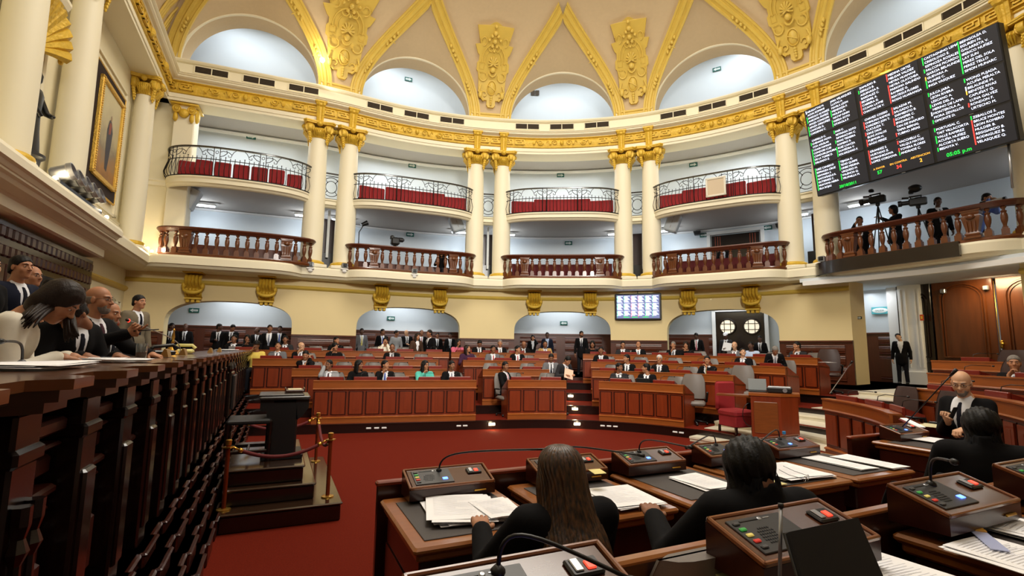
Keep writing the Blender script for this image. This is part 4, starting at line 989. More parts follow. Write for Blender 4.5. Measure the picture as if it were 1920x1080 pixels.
for r in range(3):
    for c in range(3):
        cx=(c-1)*mw; cy=(1-r)*mh; ws,hs=mw*.955,mh*.94
        b=MB(); b.box((cx,cy,.003),(ws,hs,.012)); sc1=put('screen',b,SCR,vb,local=True)
        for j,(tx,cl_) in enumerate(NAMES[r*3+c]):
            lines=tx.split('|'); lh=hs/8.6
            x0=cx-ws/2+.05+j*ws*.49; y0=cy+hs/2-lh*.95
            text_mesh(tx.replace('|','\n'),lh*.80,TXW,.0005,'LEFT','names',sc1,Matrix.Translation((x0+.03,y0,.012))@Matrix.Diagonal((1,1,1,1)),bold=0,spacing=.98,line=1/.80)
            for q,ch in enumerate(cl_):
                if ch=='x': continue
                b=MB(); b.box((x0,y0+lh*.28-q*lh,.012),(.022,lh*.96,.004)); put('vote_bar',b,{'g':TXG,'r':TXR,'w':TXW,'o':TXO}[ch],sc1,local=True)
        if (r,c)==(2,0): text_mesh('20/10/2011',hs*.13,TXG,.0005,'CENTER','date',sc1,Matrix.Translation((cx+ws*.12,cy-hs*.45,.014)),bold=.002)
        if (r,c)==(2,2): text_mesh('05:05 p.m',hs*.15,TXG,.0005,'CENTER','clock',sc1,Matrix.Translation((cx-ws*.2,cy-hs*.44,.014)),bold=.002)
        if (r,c)==(2,1):
            for x,tt,v_,m_ in ((-.34,'A FAVOR','57',TXG),(-.02,'EN CONTRA','34',TXR),(.32,'ABSTENCION','2',TXO)):
                text_mesh(tt,hs*.085,TXO,.0005,'CENTER','tally_caption',sc1,Matrix.Translation((cx+ws*x,cy-hs*.2,.014)))
                text_mesh(v_,hs*.15,m_,.0005,'CENTER','tally_number',sc1,Matrix.Translation((cx+ws*x,cy-hs*.36,.014)),bold=.002)
b=MB()
for c in (-1,0,1):
    for r in (-1,0): b.box((c*mw+.05,(r+.0)*mh-mh*.5+mh*.5*0,.012),(.09,.012,.004))
put('maker_marks',b,STEEL,vb,local=True)
b=MB(); b.tube([(2.1,-BHt/2+.05,-.22),(2.1,-BHt/2-1.0,-.05)],.03,8); put('support_pole',b,STEEL,vb,True,local=True)
# ---------------------------------------------------------------- small television on the wall
t_=t_px(1196,3.5,-.1); p=wp(t_,-.12); 
def zat(px,py,off):
    tt=t_px(px,4,off)
    for _ in range(5):
        p=wp(tt,off); d=ray(px,py); z=CZ+d.z*(p.y/d.y); tt=t_px(px,z,off)
    return tt,p,z
t_,p,z=zat(1196,575,-.12)
tv=thing('wall_television','black flat television on the cream wall repeating the name list','television',(p.x,p.y,z),face(t_))
b=MB(); b.bbox((0,0,0),(1.80,.09,1.06),.02); put('casing',b,BLACK,tv,local=True)
b=MB(); b.box((0,-.047,0),(1.66,.01,.93)); s1=put('screen',b,mat('tv_screen',(120,130,170),.3,emit=((70,80,130),.9)),tv,local=True)
for c in range(3):
    for r in range(3):
        for j in range(2):
            b=MB()
            for q in range(8 if r<2 else 6): b.box((-.80+c*.55+j*.27+.12+(-.02*(q*7%4)),-.054,.42-r*.30-q*.034),(.22-.04*(q*7%4)*.5,.002,.022))
            put('names',b,mat('tv_text',(220,226,250),.5,emit=((190,200,250),1.5)),s1,local=True)
            b=MB(); b.box((-.80+c*.55+j*.27-.0,-.054,.31-r*.30),(.014,.002,.24)); put('vote_bar',b,TXR if c==1 else TXG,s1,local=True)
b=MB(); 
for x,m_ in ((-.45,TXG),(-.12,TXG),(.3,TXG)): b.box((x,-.054,-.42),(.22,.002,.025))
put('clock_and_date',b,TXG,s1,local=True)
b=MB(); b.box((0,.06,.3),(.3,.1,.3)); b.tube([(0,.05,.5),(0,.05,.75)],.015,6); put('wall_bracket',b,BLACK,tv,local=True)
# ---------------------------------------------------------------- double doors with round windows in the fourth opening
tD,p,z=zat(1389,660,2.55)
t=thing('double_door','dark timber double door with round glazed windows in the fourth arched opening','door',(p.x,p.y,ZU),face(tD))
b=MB(); b.bbox((0,0,1.32),(1.86,.08,2.64),.02); put('leaves',b,WOODX,t,local=True)
b=MB(); b.box((0,.02,2.74),(2.1,.16,.16)); b.box((-1.0,.02,1.37),(.14,.16,2.75)); b.box((1.0,.02,1.37),(.14,.16,2.75)); put('casing',b,WHITE,t,local=True)
for x in (-.46,.46):
    b=MB(); b.lathe([(.30,-.01),(.30,.01)],28,M=Matrix.Translation((x,-.05,2.02))@Matrix.Rotation(PI/2,4,'X')); o=put('round_window',b,mat('lit_frosted_glass',(222,212,190),.4,emit=((225,212,185),.7)),t,local=True)
    b=MB(); b.tube([(x+.31*cos(2*PI*i/28),-.07,2.02+.31*sin(2*PI*i/28)) for i in range(28)],.035,6,closed=True)
    for d in (-.12,.12): b.box((x+d,-.075,2.02),(.025,.02,.58)); b.box((x,-.075,2.02+d),(.58,.02,.025))
    put('muntins',b,WOODX,t,local=True)
# dark doorway on the gallery, bay right of the middle
tD,p,z=zat(1378,445,3.2)
t=thing('gallery_doorway','dark panelled doorway with white casing on the lower gallery','doorway',(p.x,p.y,ZG1),face(tD))
b=MB(); b.box((0,.02,1.15),(1.9,.1,2.3)); put('door_panel',b,WOODX,t,local=True)
b=MB(); b.box((0,-.02,2.42),(2.3,.14,.14)); b.box((-1.08,-.02,1.2),(.14,.14,2.4)); b.box((1.08,-.02,1.2),(.14,.14,2.4)); put('casing',b,WHITE,t,local=True)
b=MB()
for x in (-.8,-.7,-.6,.6,.7,.8): b.box((x,-.04,1.15),(.03,.04,2.2))
put('inner_moulding',b,WOOD,t,local=True)
# ---------------------------------------------------------------- entrance bay at the right
def zoff(px,py,off): return zat(px,py,off)
b=MB(); b.sweep(wpath(3.8,4.45,.02),[(3.4,ZU),(3.4,4.3),(3.5,4.3),(3.5,ZU)],closed_prof=True); struct('wall_entrance',b,BLUEW)
b=MB(); b.sweep(wpath(3.9,5.1,.02),[(0,4.25),(4.5,4.25),(4.5,4.33),(0,4.33)],closed_prof=True); struct('ceiling_entrance',b,BLUEW)
wains(3.8,4.4,3.36,ZU,2.7,1.6)
p=wp(4.12,2.5); area('entrance_fill_light',(p.x,p.y,4.15),1.2,22,(.93,.97,1))  # added fill so the wall beside the pilaster is not dark
tP,p,z=zat(1716,640,2.9)
b=MB(); f_=face(tP)
b.box((p.x,p.y,2.6),(.62,.5,3.3),f_); 
def loc(p,f,x,y,z): return (p.x+x*cos(f)-y*sin(f),p.y+x*sin(f)+y*cos(f),z)
for x in (-.24,-.1,.16,.26): q=loc(p,f_,x,-.26,2.8); b.box(q,(.04,.05,2.6),f_)
q=loc(p,f_,0,-.02,1.15); b.box(q,(.72,.62,.4),f_)
b.box(loc(p,f_,-.5,.3,2.6),(.5,.4,3.3),f_)
struct('trim_entrance_pilaster',b,WHITE)
tD,p,z=zat(1845,620,2.75); fD=face(tD)
t=thing('entrance_doors','tall arched-panel varnished timber entrance doors lit from above at the far right','door',(p.x,p.y,ZU),fD)
for j,(x,wd) in enumerate(((-1.75,1.0),(-.45,1.55),(1.15,1.55))):
    b=MB(); b.bbox((x,0,1.66),(wd-.02,.1,3.3),.015)
    lf=put('door_leaf',b,mat('varnished_door',(86,44,18),.25,noise=(2,.4,(4,4,.5)),coat=.4) if j else WOODX,t,local=True)
    b=MB(); pts=[(x-wd*.36,-.07,.9),(x-wd*.36,-.07,2.75)]+[(x-wd*.36*cos(PI*i/12),-.07,2.75+.36*wd*.8*sin(PI*i/12)) for i in range(13)]+[(x+wd*.36,-.07,2.75),(x+wd*.36,-.07,.9)]
    b.tube(pts,.035,6); b.tube([(px_*.86+x*.14,y_,z_*.97+.03) for px_,y_,z_ in pts],.02,6); b.tube([(x-wd*.36,-.07,.9),(x+wd*.36,-.07,.9)],.03,6); b.bbox((x,-.06,.45),(wd*.7,.04,.55),.015)
    put('raised_panel',b,MATS['varnished_door'] if j else WOODX,lf,True,local=True,auto=40)
b=MB(); b.tube([(.36,-.08,.2),(.36,-.08,3.2)],.01,6); b.bbox((.42,-.12,1.3),(.06,.05,.24),.01); b.ell((.45,-.16,1.32),(.05,.04,.04)); put('brass_handle_bar',b,BRASS,t,True,local=True)
b=MB()
for x in (-.85,.2): b.bbox((x,-.16,3.0),(.13,.14,.14),.02)
put('wall_lamp_boxes',b,STEEL,t,local=True)
q=loc(p,fD,.5,-.7,4.15); area('entrance_downlight',q,.8,60,(1,.76,.42),target=loc(p,fD,.5,0,2.2))
b=MB(); b.box((0,0,0),(.01,.01,.01))
tS,p2,z2=zat(1716,596,2.55)
t=thing('orange_plaque','small round-ended orange plaque on the white pilaster beside the entrance doors','sign',loc(p2,face(tS),.18,-.02,z2),face(tS)); b=MB(); b.bbox((0,0,0),(.10,.02,.20),.03); put('plate',b,mat('orange_sign',(206,74,26),.5),t,local=True); b=MB(); b.bbox((0,-.012,.0),(.05,.006,.1),.003); put('mark',b,mat('yellow_mark',(236,190,60),.5),t,local=True)
# overhanging white beam below the balustrade
b=MB(); b.sweep(wpath(4.0,5.0,.02),[(-.95,4.08),(-.80,4.08),(-.80,4.22),(-.95,4.22)],closed_prof=True); struct('trim_white_beam',b,WHITE)
b=MB(); b.sweep(wpath(3.98,5.02,.02),[(-.85,4.2),(.2,4.2),(.2,4.32),(-.85,4.32)],closed_prof=True); struct('ceiling_balcony_soffit',b,BLUEW)
L=bpathpts(4,.1,.94,t0=4.5,hw=.395); P,d=polyline(L); P=[q for q in P if 1]
b=MB(); n0=int(len(P)*.06); curvesweep(b,P[n0:int(len(P)*.68)],[(-.34,ZG1-.34),(-.34,ZG1+.04),(-.24,ZG1+.04),(-.24,ZG1-.34)])
t=thing('timber_fascia','plain dark timber board fixed along the balcony edge under the press gallery balustrade','board',(P[n0].x,P[n0].y,ZG1-.3)); put('board',b,WOODX,t)
b=MB(); p=atd(1837,447,13.2); t=thing('white_junction_box','white square box on the press gallery balustrade','box',tuple(p)); b.bbox(tuple(p),(.26,.1,.26),.01,face(4.6)); put('casing',b,WHITE,t)
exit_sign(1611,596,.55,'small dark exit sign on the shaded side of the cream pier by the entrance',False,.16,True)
# right pier wainscot is part of the wall; sign in the passage
tS,p2,z2=zat(1653,582,3.3); t=thing('passage_sign','pale blue-green exit sign on the wall behind the guard','sign',(p2.x,p2.y,z2),face(tS)); b=MB(); b.bbox((0,0,0),(.62,.03,.26),.01); put('plate',b,mat('teal_sign',(80,170,180),.5),t,local=True); b=MB(); b.ell((-.05,-.02,0),(.24,.01,.09)); put('arrow_bubble',b,SIGNW,t,local=True)
text_mesh('SALIDA',.08,mat('teal_letters',(40,110,120),.5),.001,parent=t,M=Matrix.Translation((-.05,-.036,-.03))@UPR)
p=atd(1644,584-24,17.2)
# ---------------------------------------------------------------- benches
RR=[4.25,5.45,6.75,8.2]; RT=[1.15,1.37,1.58,1.80]; RF=[.2,.42,.64,.85]
def q_px(R,px,z,off=0,lo=-120,hi=100):
    # place on a row seen at that column, on the far side of the chamber
    best=None; prev=None
    n=400
    for i in range(n+1):
        q=lo+(hi-lo)*i/n; p,_=rowpt(R,q,off)
        if p.y<.5: continue
        x=pxof((p.x,p.y,z))[0]
        if prev is not None and (prev[1]-px)*(x-px)<=0 and x!=prev[1]:
            return prev[0]+(q-prev[0])*(px-prev[1])/(x-prev[1])
        prev=(q,x)
    return hi
RNAME=['front row','second row','third row','back row']
conc=[0]
CONS=None
def console_small(label,loc,rz):
    t=thing('desk_console',label,'console',loc,rz,'far desk consoles')
    b=MB(); b.bbox((0,-.02,.03),(.52,.04,.11),.008); b.add([(-.26,0,.07),(.26,0,.07),(.26,.2,.0),(-.26,.2,.0),(-.26,0,-.02),(.26,0,-.02),(.26,.2,-.03),(-.26,.2,-.03)],[(0,1,2,3),(4,7,6,5),(0,4,5,1),(1,5,6,2),(2,6,7,3),(3,7,4,0)]); put('wooden_box',b,mat('console_red_wood',(118,32,20),.3,coat=.3),t,local=True)
    b=MB(); b.tube([(-.1,.06,.06),(-.1,.08,.14),(-.06,.16,.17),(.12,.34,.16)],.006,5); b.ell((.14,.36,.16),(.02,.02,.015)); put('gooseneck_microphone',b,BLACK,t,True,local=True)
    return t
def chair_parts(t,lm):
    b=MB(); rows=[]
    for i in range(9):
        z=.52+.52*i/8; wd=.24*(1-.25*max(0,(i-5)/3)**2); yy=.0+.06*((i/8)**1.5)
        row=[]
        for j in range(9):
            u=-1+2*j/8; row.append((wd*u,yy-.03*(1-u*u)+.03+.02*u*u,z))
        for j in range(8,-1,-1):
            u=-1+2*j/8; row.append((wd*u,yy+.10*(1-u**4*.6),z))
        rows.append(row)
    b.grid(rows,closed=True); k=len(b.v); b.f.append(tuple(k-18+i for i in range(18))); b.f.append(tuple(i for i in range(17,-1,-1))); put('backrest',b,lm,t,True,local=True,auto=50)
    b=MB(); b.bbox((0,-.20,.44),(.5,.42,.1),.04); put('seat',b,lm,t,True,local=True,auto=50)
    b=MB(); b.lathe([(.03,.08),(.03,.40)],10,(0,-.2,0)); 
    for i in range(5): a=2*PI*i/5; b.tube([(0,-.2,.09),(.26*cos(a),-.2+.26*sin(a),.05)],.02,5); b.ell((.27*cos(a),-.2+.27*sin(a),.03),(.03,.03,.03),6,4)
    put('swivel_base',b,BLACK,t,True,local=True)
    b=MB()
    for s in (-1,1): b.tube([(s*.26,-.02,.46),(s*.29,-.05,.66),(s*.29,-.3,.67)],.022,6)
    put('armrests',b,BLACK,t,True,local=True)
CH0={}
def chair(p,z,rz,label,dark=False,group='swivel chairs behind the benches'):
    key=dark
    if key not in CH0:
        t=thing('swivel_chair',label,'chair',(p[0],p[1],z),rz,group); chair_parts(t,LEATHD if dark else LEATH); CH0[key]=t; return t
    return dup(CH0[key],(p[0],p[1],z),rz,label,group)
def bench(row,q0,q1,label,nseat,nm_,panels=None,chairs=None,cons=True):
    R=RR[row]; zt=RT[row]; zf=RF[row]; mid,_=rowpt(R,(q0+q1)/2)
    t=thing('legislator_bench',label,'bench',(mid.x,mid.y,zf),0,'curved timber benches')
    st=1.0; P=rpath(R,q0,q1,0,st)
    b=MB(); b.sweep(P,[(0,zf),(0,zt-.20),(.06,zt-.20),(.06,zf)],closed_prof=True); put('front_panel',b,WOOD,t)
    b=MB(); b.sweep(P,[(-.035,zt-.205),(-.045,zt-.19),(-.035,zt-.17),(-.035,zt-.03),(-.05,zt-.02),(-.05,zt),(.10,zt),(.10,zt-.205)],closed_prof=True); put('top_rail',b,WOODL,t)
    b=MB(); b.sweep(P,[(-.02,zf+.14),(-.05,zf+.125),(-.05,zf+.11),(-.03,zf+.10),(-.03,zf),(.02,zf),(.02,zf+.15)],closed_prof=True); put('plinth_moulding',b,WOODL,t)
    ang=lambda m_: m_/R*180/PI
    L=R_(q1-q0)*R; n=max(1,int(round(L/.36)))
    b=MB()
    for i in range(n):
        a=q0+(q1-q0)*(i+.14)/n; c=q0+(q1-q0)*(i+.86)/n; z0,z1=zf+.20,zt-.26
        for e,o in ((0,-.032),(.05,-.006),(.08,-.036)):
            e2=ang(e); PP=rpath(R,a+e2,c-e2,0,3); b.sweep(PP,[(.01,z0+e),(o,z0+e),(o,z1-e),(.01,z1-e)],closed_prof=True)
    put('raised_panelling',b,WOOD,t)
    b=MB()
    for i in range(n):
        a=q0+(q1-q0)*(i+.09)/n; c=q0+(q1-q0)*(i+.91)/n; z0,z1=zf+.185,zt-.245
        for zz in (z0,z1-.022): b.sweep(rpath(R,a,c,0,3),[(.01,zz),(-.014,zz),(-.014,zz+.022),(.01,zz+.022)],closed_prof=True)
        for qq in (a,c): e=ang(.011); b.sweep(rpath(R,qq-e,qq+e,0,3),[(.01,z0),(-.014,z0),(-.014,z1),(.01,z1)],closed_prof=True)
    put('groove_shade_strips',b,WOODD,t)  # dark strips round each panel: groove shade put into the colour
    b=MB(); b.sweep(rpath(R,q0,q1,0,st),[(.06,zt-.20),(.62,zt-.24),(.62,zt-.28),(.06,zt-.24)],closed_prof=True); put('desktop',b,WOODB,t)
    for q in (q0,q1):
        e=ang(.025)*(1 if q==q0 else -1)
        b=MB(); b.sweep(rpath(R,min(q,q+e),max(q,q+e),0,5),[(.0,zf),(0,zt-.02),(.12,zt-.02),(.62,zt-.24),(.62,zf)],closed_prof=True); put('end_panel',b,WOOD,t)
    if nseat:
        global CONS
        for i in range(nseat):
            q=q0+(q1-q0)*(i+.5)/nseat; p,nn=rowpt(R,q,.16); rz=math.atan2(nn.y,nn.x)-PI/2
            if nseat==1: o_='only'
            elif i==0: o_='leftmost'
            elif i==nseat-1: o_='rightmost'
            else: o_=['','second','third','fourth','fifth','sixth','seventh'][i]+' from left'
            lab=f'dark red desk console, {o_}, on the {nm_}'
            if CONS is None: CONS=console_small(lab,(p.x,p.y,zt-.01),rz)
            else: dup(CONS,(p.x,p.y,zt-.01),rz,lab)
            if chairs is None or i in chairs:
                p,nn=rowpt(R,q,1.0); chair((p.x,p.y),zf,math.atan2(nn.y,nn.x)-PI/2,f'{"brown" if "marble" in nm_ or "entrance" in nm_ else "grey"} leather swivel chair, {o_}, behind the {nm_}',dark=('marble' in nm_ or 'entrance' in nm_)).scale=(1.12,1.12,1.14) if 'marble' in nm_ or 'entrance' in nm_ else (1,1,1.04)
    return t
# far side: (row, left px, right px)
BEN=[(0,588,893,5,'left front bench'),(0,952,1062,2,'short middle front bench'),(0,1123,1281,2,'right front bench'),
(1,548,838,5,'left second-row bench'),(1,905,1030,2,'middle second-row bench'),(1,1110,1375,4,'right second-row bench'),
(2,474,822,6,'left third-row bench'),(2,868,1022,3,'middle third-row bench'),(2,1108,1473,6,'right third-row bench'),
(3,424,842,7,'left back-row bench'),(3,846,1044,4,'middle back-row bench'),(3,1093,1533,7,'right back-row bench')]
for row,x0,x1,n,nm_ in BEN:
    q0=q_px(RR[row],x0,RT[row],0,-118,90); q1=q_px(RR[row],x1,RT[row],0,-118,90)
    bench(row,q0,q1,f'curved mahogany bench with raised panels, {nm_} across the carpet',n,nm_)
for row,px,off,lab in ((0,1300,.85,'large grey leather chair standing past the right end of the right front bench'),(1,1392,.9,'grey leather chair past the right end of the right second-row bench'),(0,944,.8,'dark-armed chair of the man at the aisle end of the middle front bench')):
    q=q_px(RR[row],px,RT[row],off); p,nn=rowpt(RR[row],q,off); t=chair((p.x,p.y),RF[row],math.atan2(nn.y,nn.x)-PI/2+.3,lab)
    if px!=944: t.scale=(1.1,1.1,1.12)
# right side of the entrance aisle
q0=q_px(RR[0],1536,1.15,0,60,118); q0=89
bench(0,87,117,'curved mahogany bench whose panelled front faces the carpet, right of the marble steps',3,'front bench right of the marble steps',chairs=(0,1))
bench(1,90,140,'curved mahogany second-row bench behind the bald man with the phone',4,'second-row bench right of the marble steps',chairs=())
bench(2,82,120,'curved mahogany third-row bench at the far right below the entrance doors',4,'third-row bench by the entrance doors',chairs=(0,1))
bench(3,74,104,'short mahogany back-row bench nearest the entrance doors',3,'back-row bench by the entrance doors',chairs=(0,))
for k in range(4):
    c0=C0T if k==0 else k+.5; m_=MATS['wainscot_wood'] if k<2 else mat('dark_red_cushion',(84,16,18),.85)
    t=thing('gallery_bench',['low dark timber bench behind the balustrade, bay beside the rostrum wall','low dark timber bench behind the balustrade, second bay','dark red bench seat behind the balustrade, middle bay','dark red bench seat behind the balustrade, bay right of the middle'][k],'bench',tuple(wp(c0,.3))+(ZG1,),0,'gallery benches')
    h=[.62,.5,.78,.74][k]
    b=MB(); b.sweep(wpath(c0-.33,c0+.33,.02),[(.20,ZG1),(.20,ZG1+h),(.28,ZG1+h),(.28,ZG1)],closed_prof=True); put('backrest',b,m_,t)
    b=MB(); b.sweep(wpath(c0-.33,c0+.33,.02),[(-.2,ZG1+.2),(-.2,ZG1+.42),(.2,ZG1+.42),(.2,ZG1+.2)],closed_prof=True); put('seat',b,m_,t)
# ---------------------------------------------------------------- aisle step lights and floor sockets
STL=mat('warm_step_light',(255,235,200),.5,emit=((255,205,140),12)); st0=None
def wallstep(px,py,R,zs,lab):
    global st0
    q=q_px(R,px,zs,-.04); p,nn=rowpt(R,q,-.045); rz=math.atan2(nn.y,nn.x)-PI/2
    if st0 is None:
        st0=thing('step_light',lab,'lamp',(p.x,p.y,zs),rz,'step lights'); b=MB(); b.bbox((0,0,0),(.17,.02,.07),.008); put('frame',b,WHITE,st0,local=True); b=MB(); b.bbox((0,-.012,0),(.14,.01,.05),.004); put('diffuser',b,STL,st0,local=True)
    else: dup(st0,(p.x,p.y,zs),rz,lab)
    point('step_glow',(p.x-nn.x*.12,p.y-nn.y*.12,zs),3.0,(1,.75,.45),.03)
wallstep(922,797,4.08,.12,'lit step light at the carpet edge, in the aisle right of the left front bench')
wallstep(1082,769,4.08,.12,'lowest lit step light in the aisle left of the right front bench')
wallstep(1078,742,5.30,.34,'second lit step light up that middle aisle')
wallstep(1070,722,6.62,.56,'third lit step light up that middle aisle, topmost')
b=MB(); so=None
for px in (691,706,720,860,872,1130,1142,1154,1266,1278):
    q=q_px(4.08,px,.06,-.02); p,nn=rowpt(4.08,q,-.03); rz=math.atan2(nn.y,nn.x)-PI/2
    lab=f'small white kick board socket, {dict(zip((691,706,720,860,872,1130,1142,1154,1266,1278),["leftmost of all","second in the left trio","third in the left trio","left of the pair near the lit step","right of the pair near the lit step","left of the trio under the right bench","middle of the trio under the right bench","right of the trio under the right bench","left of the far right pair","rightmost of all"]))[px]}'
    if so is None: so=setp(put('floor_socket',MB().bbox((0,0,0),(.11,.02,.035),.006),WHITE,None,local=True,loc=(p.x,p.y,.10),rz=rz),lab,'socket','kick board sockets')
    else: dup(so,(p.x,p.y,.10),rz,lab)
# ---------------------------------------------------------------- marble steps of the entrance aisle
MS=[(3.75,.09),(4.45,.2),(4.95,.31),(5.55,.42),(6.2,.53),(6.85,.64),(7.5,.75),(8.2,.86),(9.0,.965)]
for i,(r,z) in enumerate(MS):
    b=MB(); qa,qb=47,(86 if i else 84)
    if r>5: qa=53
    if r>6.5: qa=60
    b.sweep(rpath(r,qa,qb,0,1),[(0,z-.115),(0,z-.03),(-.025,z-.03),(-.025,z+.012),(3.6 if i<8 else 3.2,z+.012),(3.6 if i<8 else 3.2,z-.115)],closed_prof=True); struct('floor_marble_step',b,MARBLE)
# dark side cheek of the platform beside marble (closing faces of the tiers)
# projector desk
pj=at(1440,824,.21); rzp=R_(-22)
t=thing('projector_lectern','small octagonal mahogany desk carrying a projector and laptop on the marble step','desk',(5.22,10.05,.212),R_(-28))
b=MB(); oc=[(-.40,-.3),(.12,-.3),(.42,-.06),(.42,.35),(-.40,.35)]; b.prism(oc,0,.86); put('body',b,WOOD,t,local=True)
b=MB(); b.prism([(x*1.08,y*1.08) for x,y in oc],.86,.91); put('top',b,WOODL,t,local=True)
b=MB(); b.bbox((-.14,-.31,.45),(.42,.02,.6),.02); b.box((-.72,-.1,.84),(.62,.36,.03)); put('panel_and_side_shelf',b,WOODB,t,local=True)
t=thing('projector','flat black projector with a silver lid on the small mahogany desk','projector',(5.32,10.0,1.125),R_(-30))
b=MB(); b.bbox((0,0,.06),(.44,.32,.10),.015); put('body',b,BLACK,t,local=True); b=MB(); b.bbox((0,0,.118),(.40,.28,.015),.005); put('lid',b,STEEL,t,local=True); b=MB(); b.lathe([(.035,0),(.04,.03)],14,M=Matrix.Translation((.1,-.16,.06))@Matrix.Rotation(PI/2,4,'X')); put('lens',b,STEEL,t,local=True)
t=thing('laptop','open silver laptop behind the projector','laptop',(5.0,10.25,1.125),R_(-20))
b=MB(); b.bbox((0,0,.012),(.34,.24,.02),.004); put('keyboard_base',b,BLACK,t,local=True); b=MB(); b.bbox((0,0,.12),(.34,.012,.23),.004,M=Matrix.Translation((.02,.12,.02))@Matrix.Rotation(R_(-12),4,'X')); put('screen_lid',b,mat('grey_plastic_lid',(120,124,124),.6),t,local=True)
b=MB(); b.tube([(4.72+.15*cos(a),10.0,.92-.22+.22*sin(a)) for a in [PI/2+2*PI*i/20 for i in range(18)]],.008,5); setp(put('cable_loop',b,BLACK,None,True),'black cable looping down beside the projector desk','cable')
# red upholstered chair
t=thing('red_armchair','red velvet chair with dark wooden legs standing on the marble step beside the projector desk','chair',(4.7,11.1,.22),R_(200))
b=MB(); b.bbox((0,0,.75),(.52,.1,.62),.04); put('backrest',b,SEATR,t,True,local=True,auto=40)
b=MB(); b.bbox((0,.3,.42),(.54,.54,.14),.04); b.bbox((0,.3,.25),(.5,.5,.22),.02); put('seat',b,SEATR,t,local=True)
for x in (-.22,.22):
    for y in (.05,.52): b=MB(); b.bbox((x,y,.08),(.05,.05,.16),.01); put('leg',b,WOODX,t,local=True)
# ================================================================ figures: distance fields turned into one continuous surface
def V3(*a): return np.array(a,float)
def sd_cone(P,a,b,r1,r2):
    a=np.asarray(a,float); b=np.asarray(b,float); ba=b-a; L2=max(1e-9,ba@ba); pa=P-a
    h=np.clip((pa@ba)/L2,0,1); d=pa-h[:,None]*ba; return np.sqrt((d*d).sum(1))-(r1+(r2-r1)*h)
def sd_ell(P,c,r,R=None):
    q=P-np.asarray(c,float)
    if R is not None: q=q@R
    r=np.asarray(r,float); k0=np.sqrt(((q/r)**2).sum(1)); k1=np.sqrt(((q/(r*r))**2).sum(1)); return k0*(k0-1)/np.maximum(k1,1e-9)
def smin(a,b,k):
    h=np.clip(.5+.5*(b-a)/k,0,1); return b*(1-h)+a*h-k*h*(1-h)
def smax(a,b,k): return -smin(-a,-b,k)
def surfnet(fn,lo,hi,res):
    lo=np.asarray(lo,float)-res*1.5; hi=np.asarray(hi,float)+res*1.5
    n=np.maximum(3,np.ceil((hi-lo)/res).astype(int)+1)
    ax=[lo[i]+res*np.arange(n[i]) for i in range(3)]
    G=np.stack(np.meshgrid(*ax,indexing='ij'),-1).reshape(-1,3); F=fn(G).reshape(n)
    S=F<0; cr=np.zeros(n-1,int); 
    nx,ny,nz=n-1
    acc=np.zeros((nx,ny,nz,3)); cnt=np.zeros((nx,ny,nz))
    corner=[(i,j,k) for i in (0,1) for j in (0,1) for k in (0,1)]
    edges=[(a,b) for a in corner for b in corner if sum(b)-sum(a)==1 and all(b[i]>=a[i] for i in range(3))]
    for a,b in edges:
        fa=F[a[0]:a[0]+nx,a[1]:a[1]+ny,a[2]:a[2]+nz]; fb=F[b[0]:b[0]+nx,b[1]:b[1]+ny,b[2]:b[2]+nz]
        m=(fa<0)!=(fb<0); t=np.where(m,fa/np.where(np.abs(fa-fb)<1e-12,1,fa-fb),0)
        for i in range(3): acc[...,i]+=np.where(m,a[i]+t*(b[i]-a[i]),0)
        cnt+=m
    act=cnt>0; idx=-np.ones((nx,ny,nz),int); idx[act]=np.arange(act.sum())
    ii=np.argwhere(act); V=lo+res*(ii+acc[act]/cnt[act][:,None])
    Q=[]
    for ax_ in range(3):
        o=[(0,0,0)]*4; u=(ax_+1)%3; w_=(ax_+2)%3
        sl_a=[slice(0,None)]*3; sl_b=[slice(0,None)]*3
        A=np.take(F,range(n[ax_]-1),ax_)<0; B=np.take(F,range(1,n[ax_]),ax_)<0
        e=np.argwhere(A!=B)
        e=e[(e[:,u]>0)&(e[:,w_]>0)&(e[:,u]<n[u]-1)&(e[:,w_]<n[w_]-1)]
        if len(e)==0: continue
        fl=A[e[:,0],e[:,1],e[:,2]]
        c=[]
        for du,dw in ((0,0),(-1,0),(-1,-1),(0,-1)):
            q=e.copy(); q[:,u]+=du; q[:,w_]+=dw; c.append(idx[q[:,0],q[:,1],q[:,2]])
        c=np.stack(c,1); c[~fl]=c[~fl][:,::-1]; Q.append(c)
    Q=np.concatenate(Q) if Q else np.zeros((0,4),int)
    Q=Q[(Q>=0).all(1)]
    return V,Q
def np_mesh(name,V,Q,m):
    me=bpy.data.meshes.new(name); me.from_pydata(V.tolist(),[],Q.tolist()); me.materials.append(m); me.shade_smooth(); me.update(); return me
def np_obj(name,V,Q,m,parent):
    o=bpy.data.objects.new(name,np_mesh(name,V,Q,m)); col.objects.link(o); o.parent=parent; return o
def npR(ax,ang): return np.array(Matrix.Rotation(ang,3,ax))
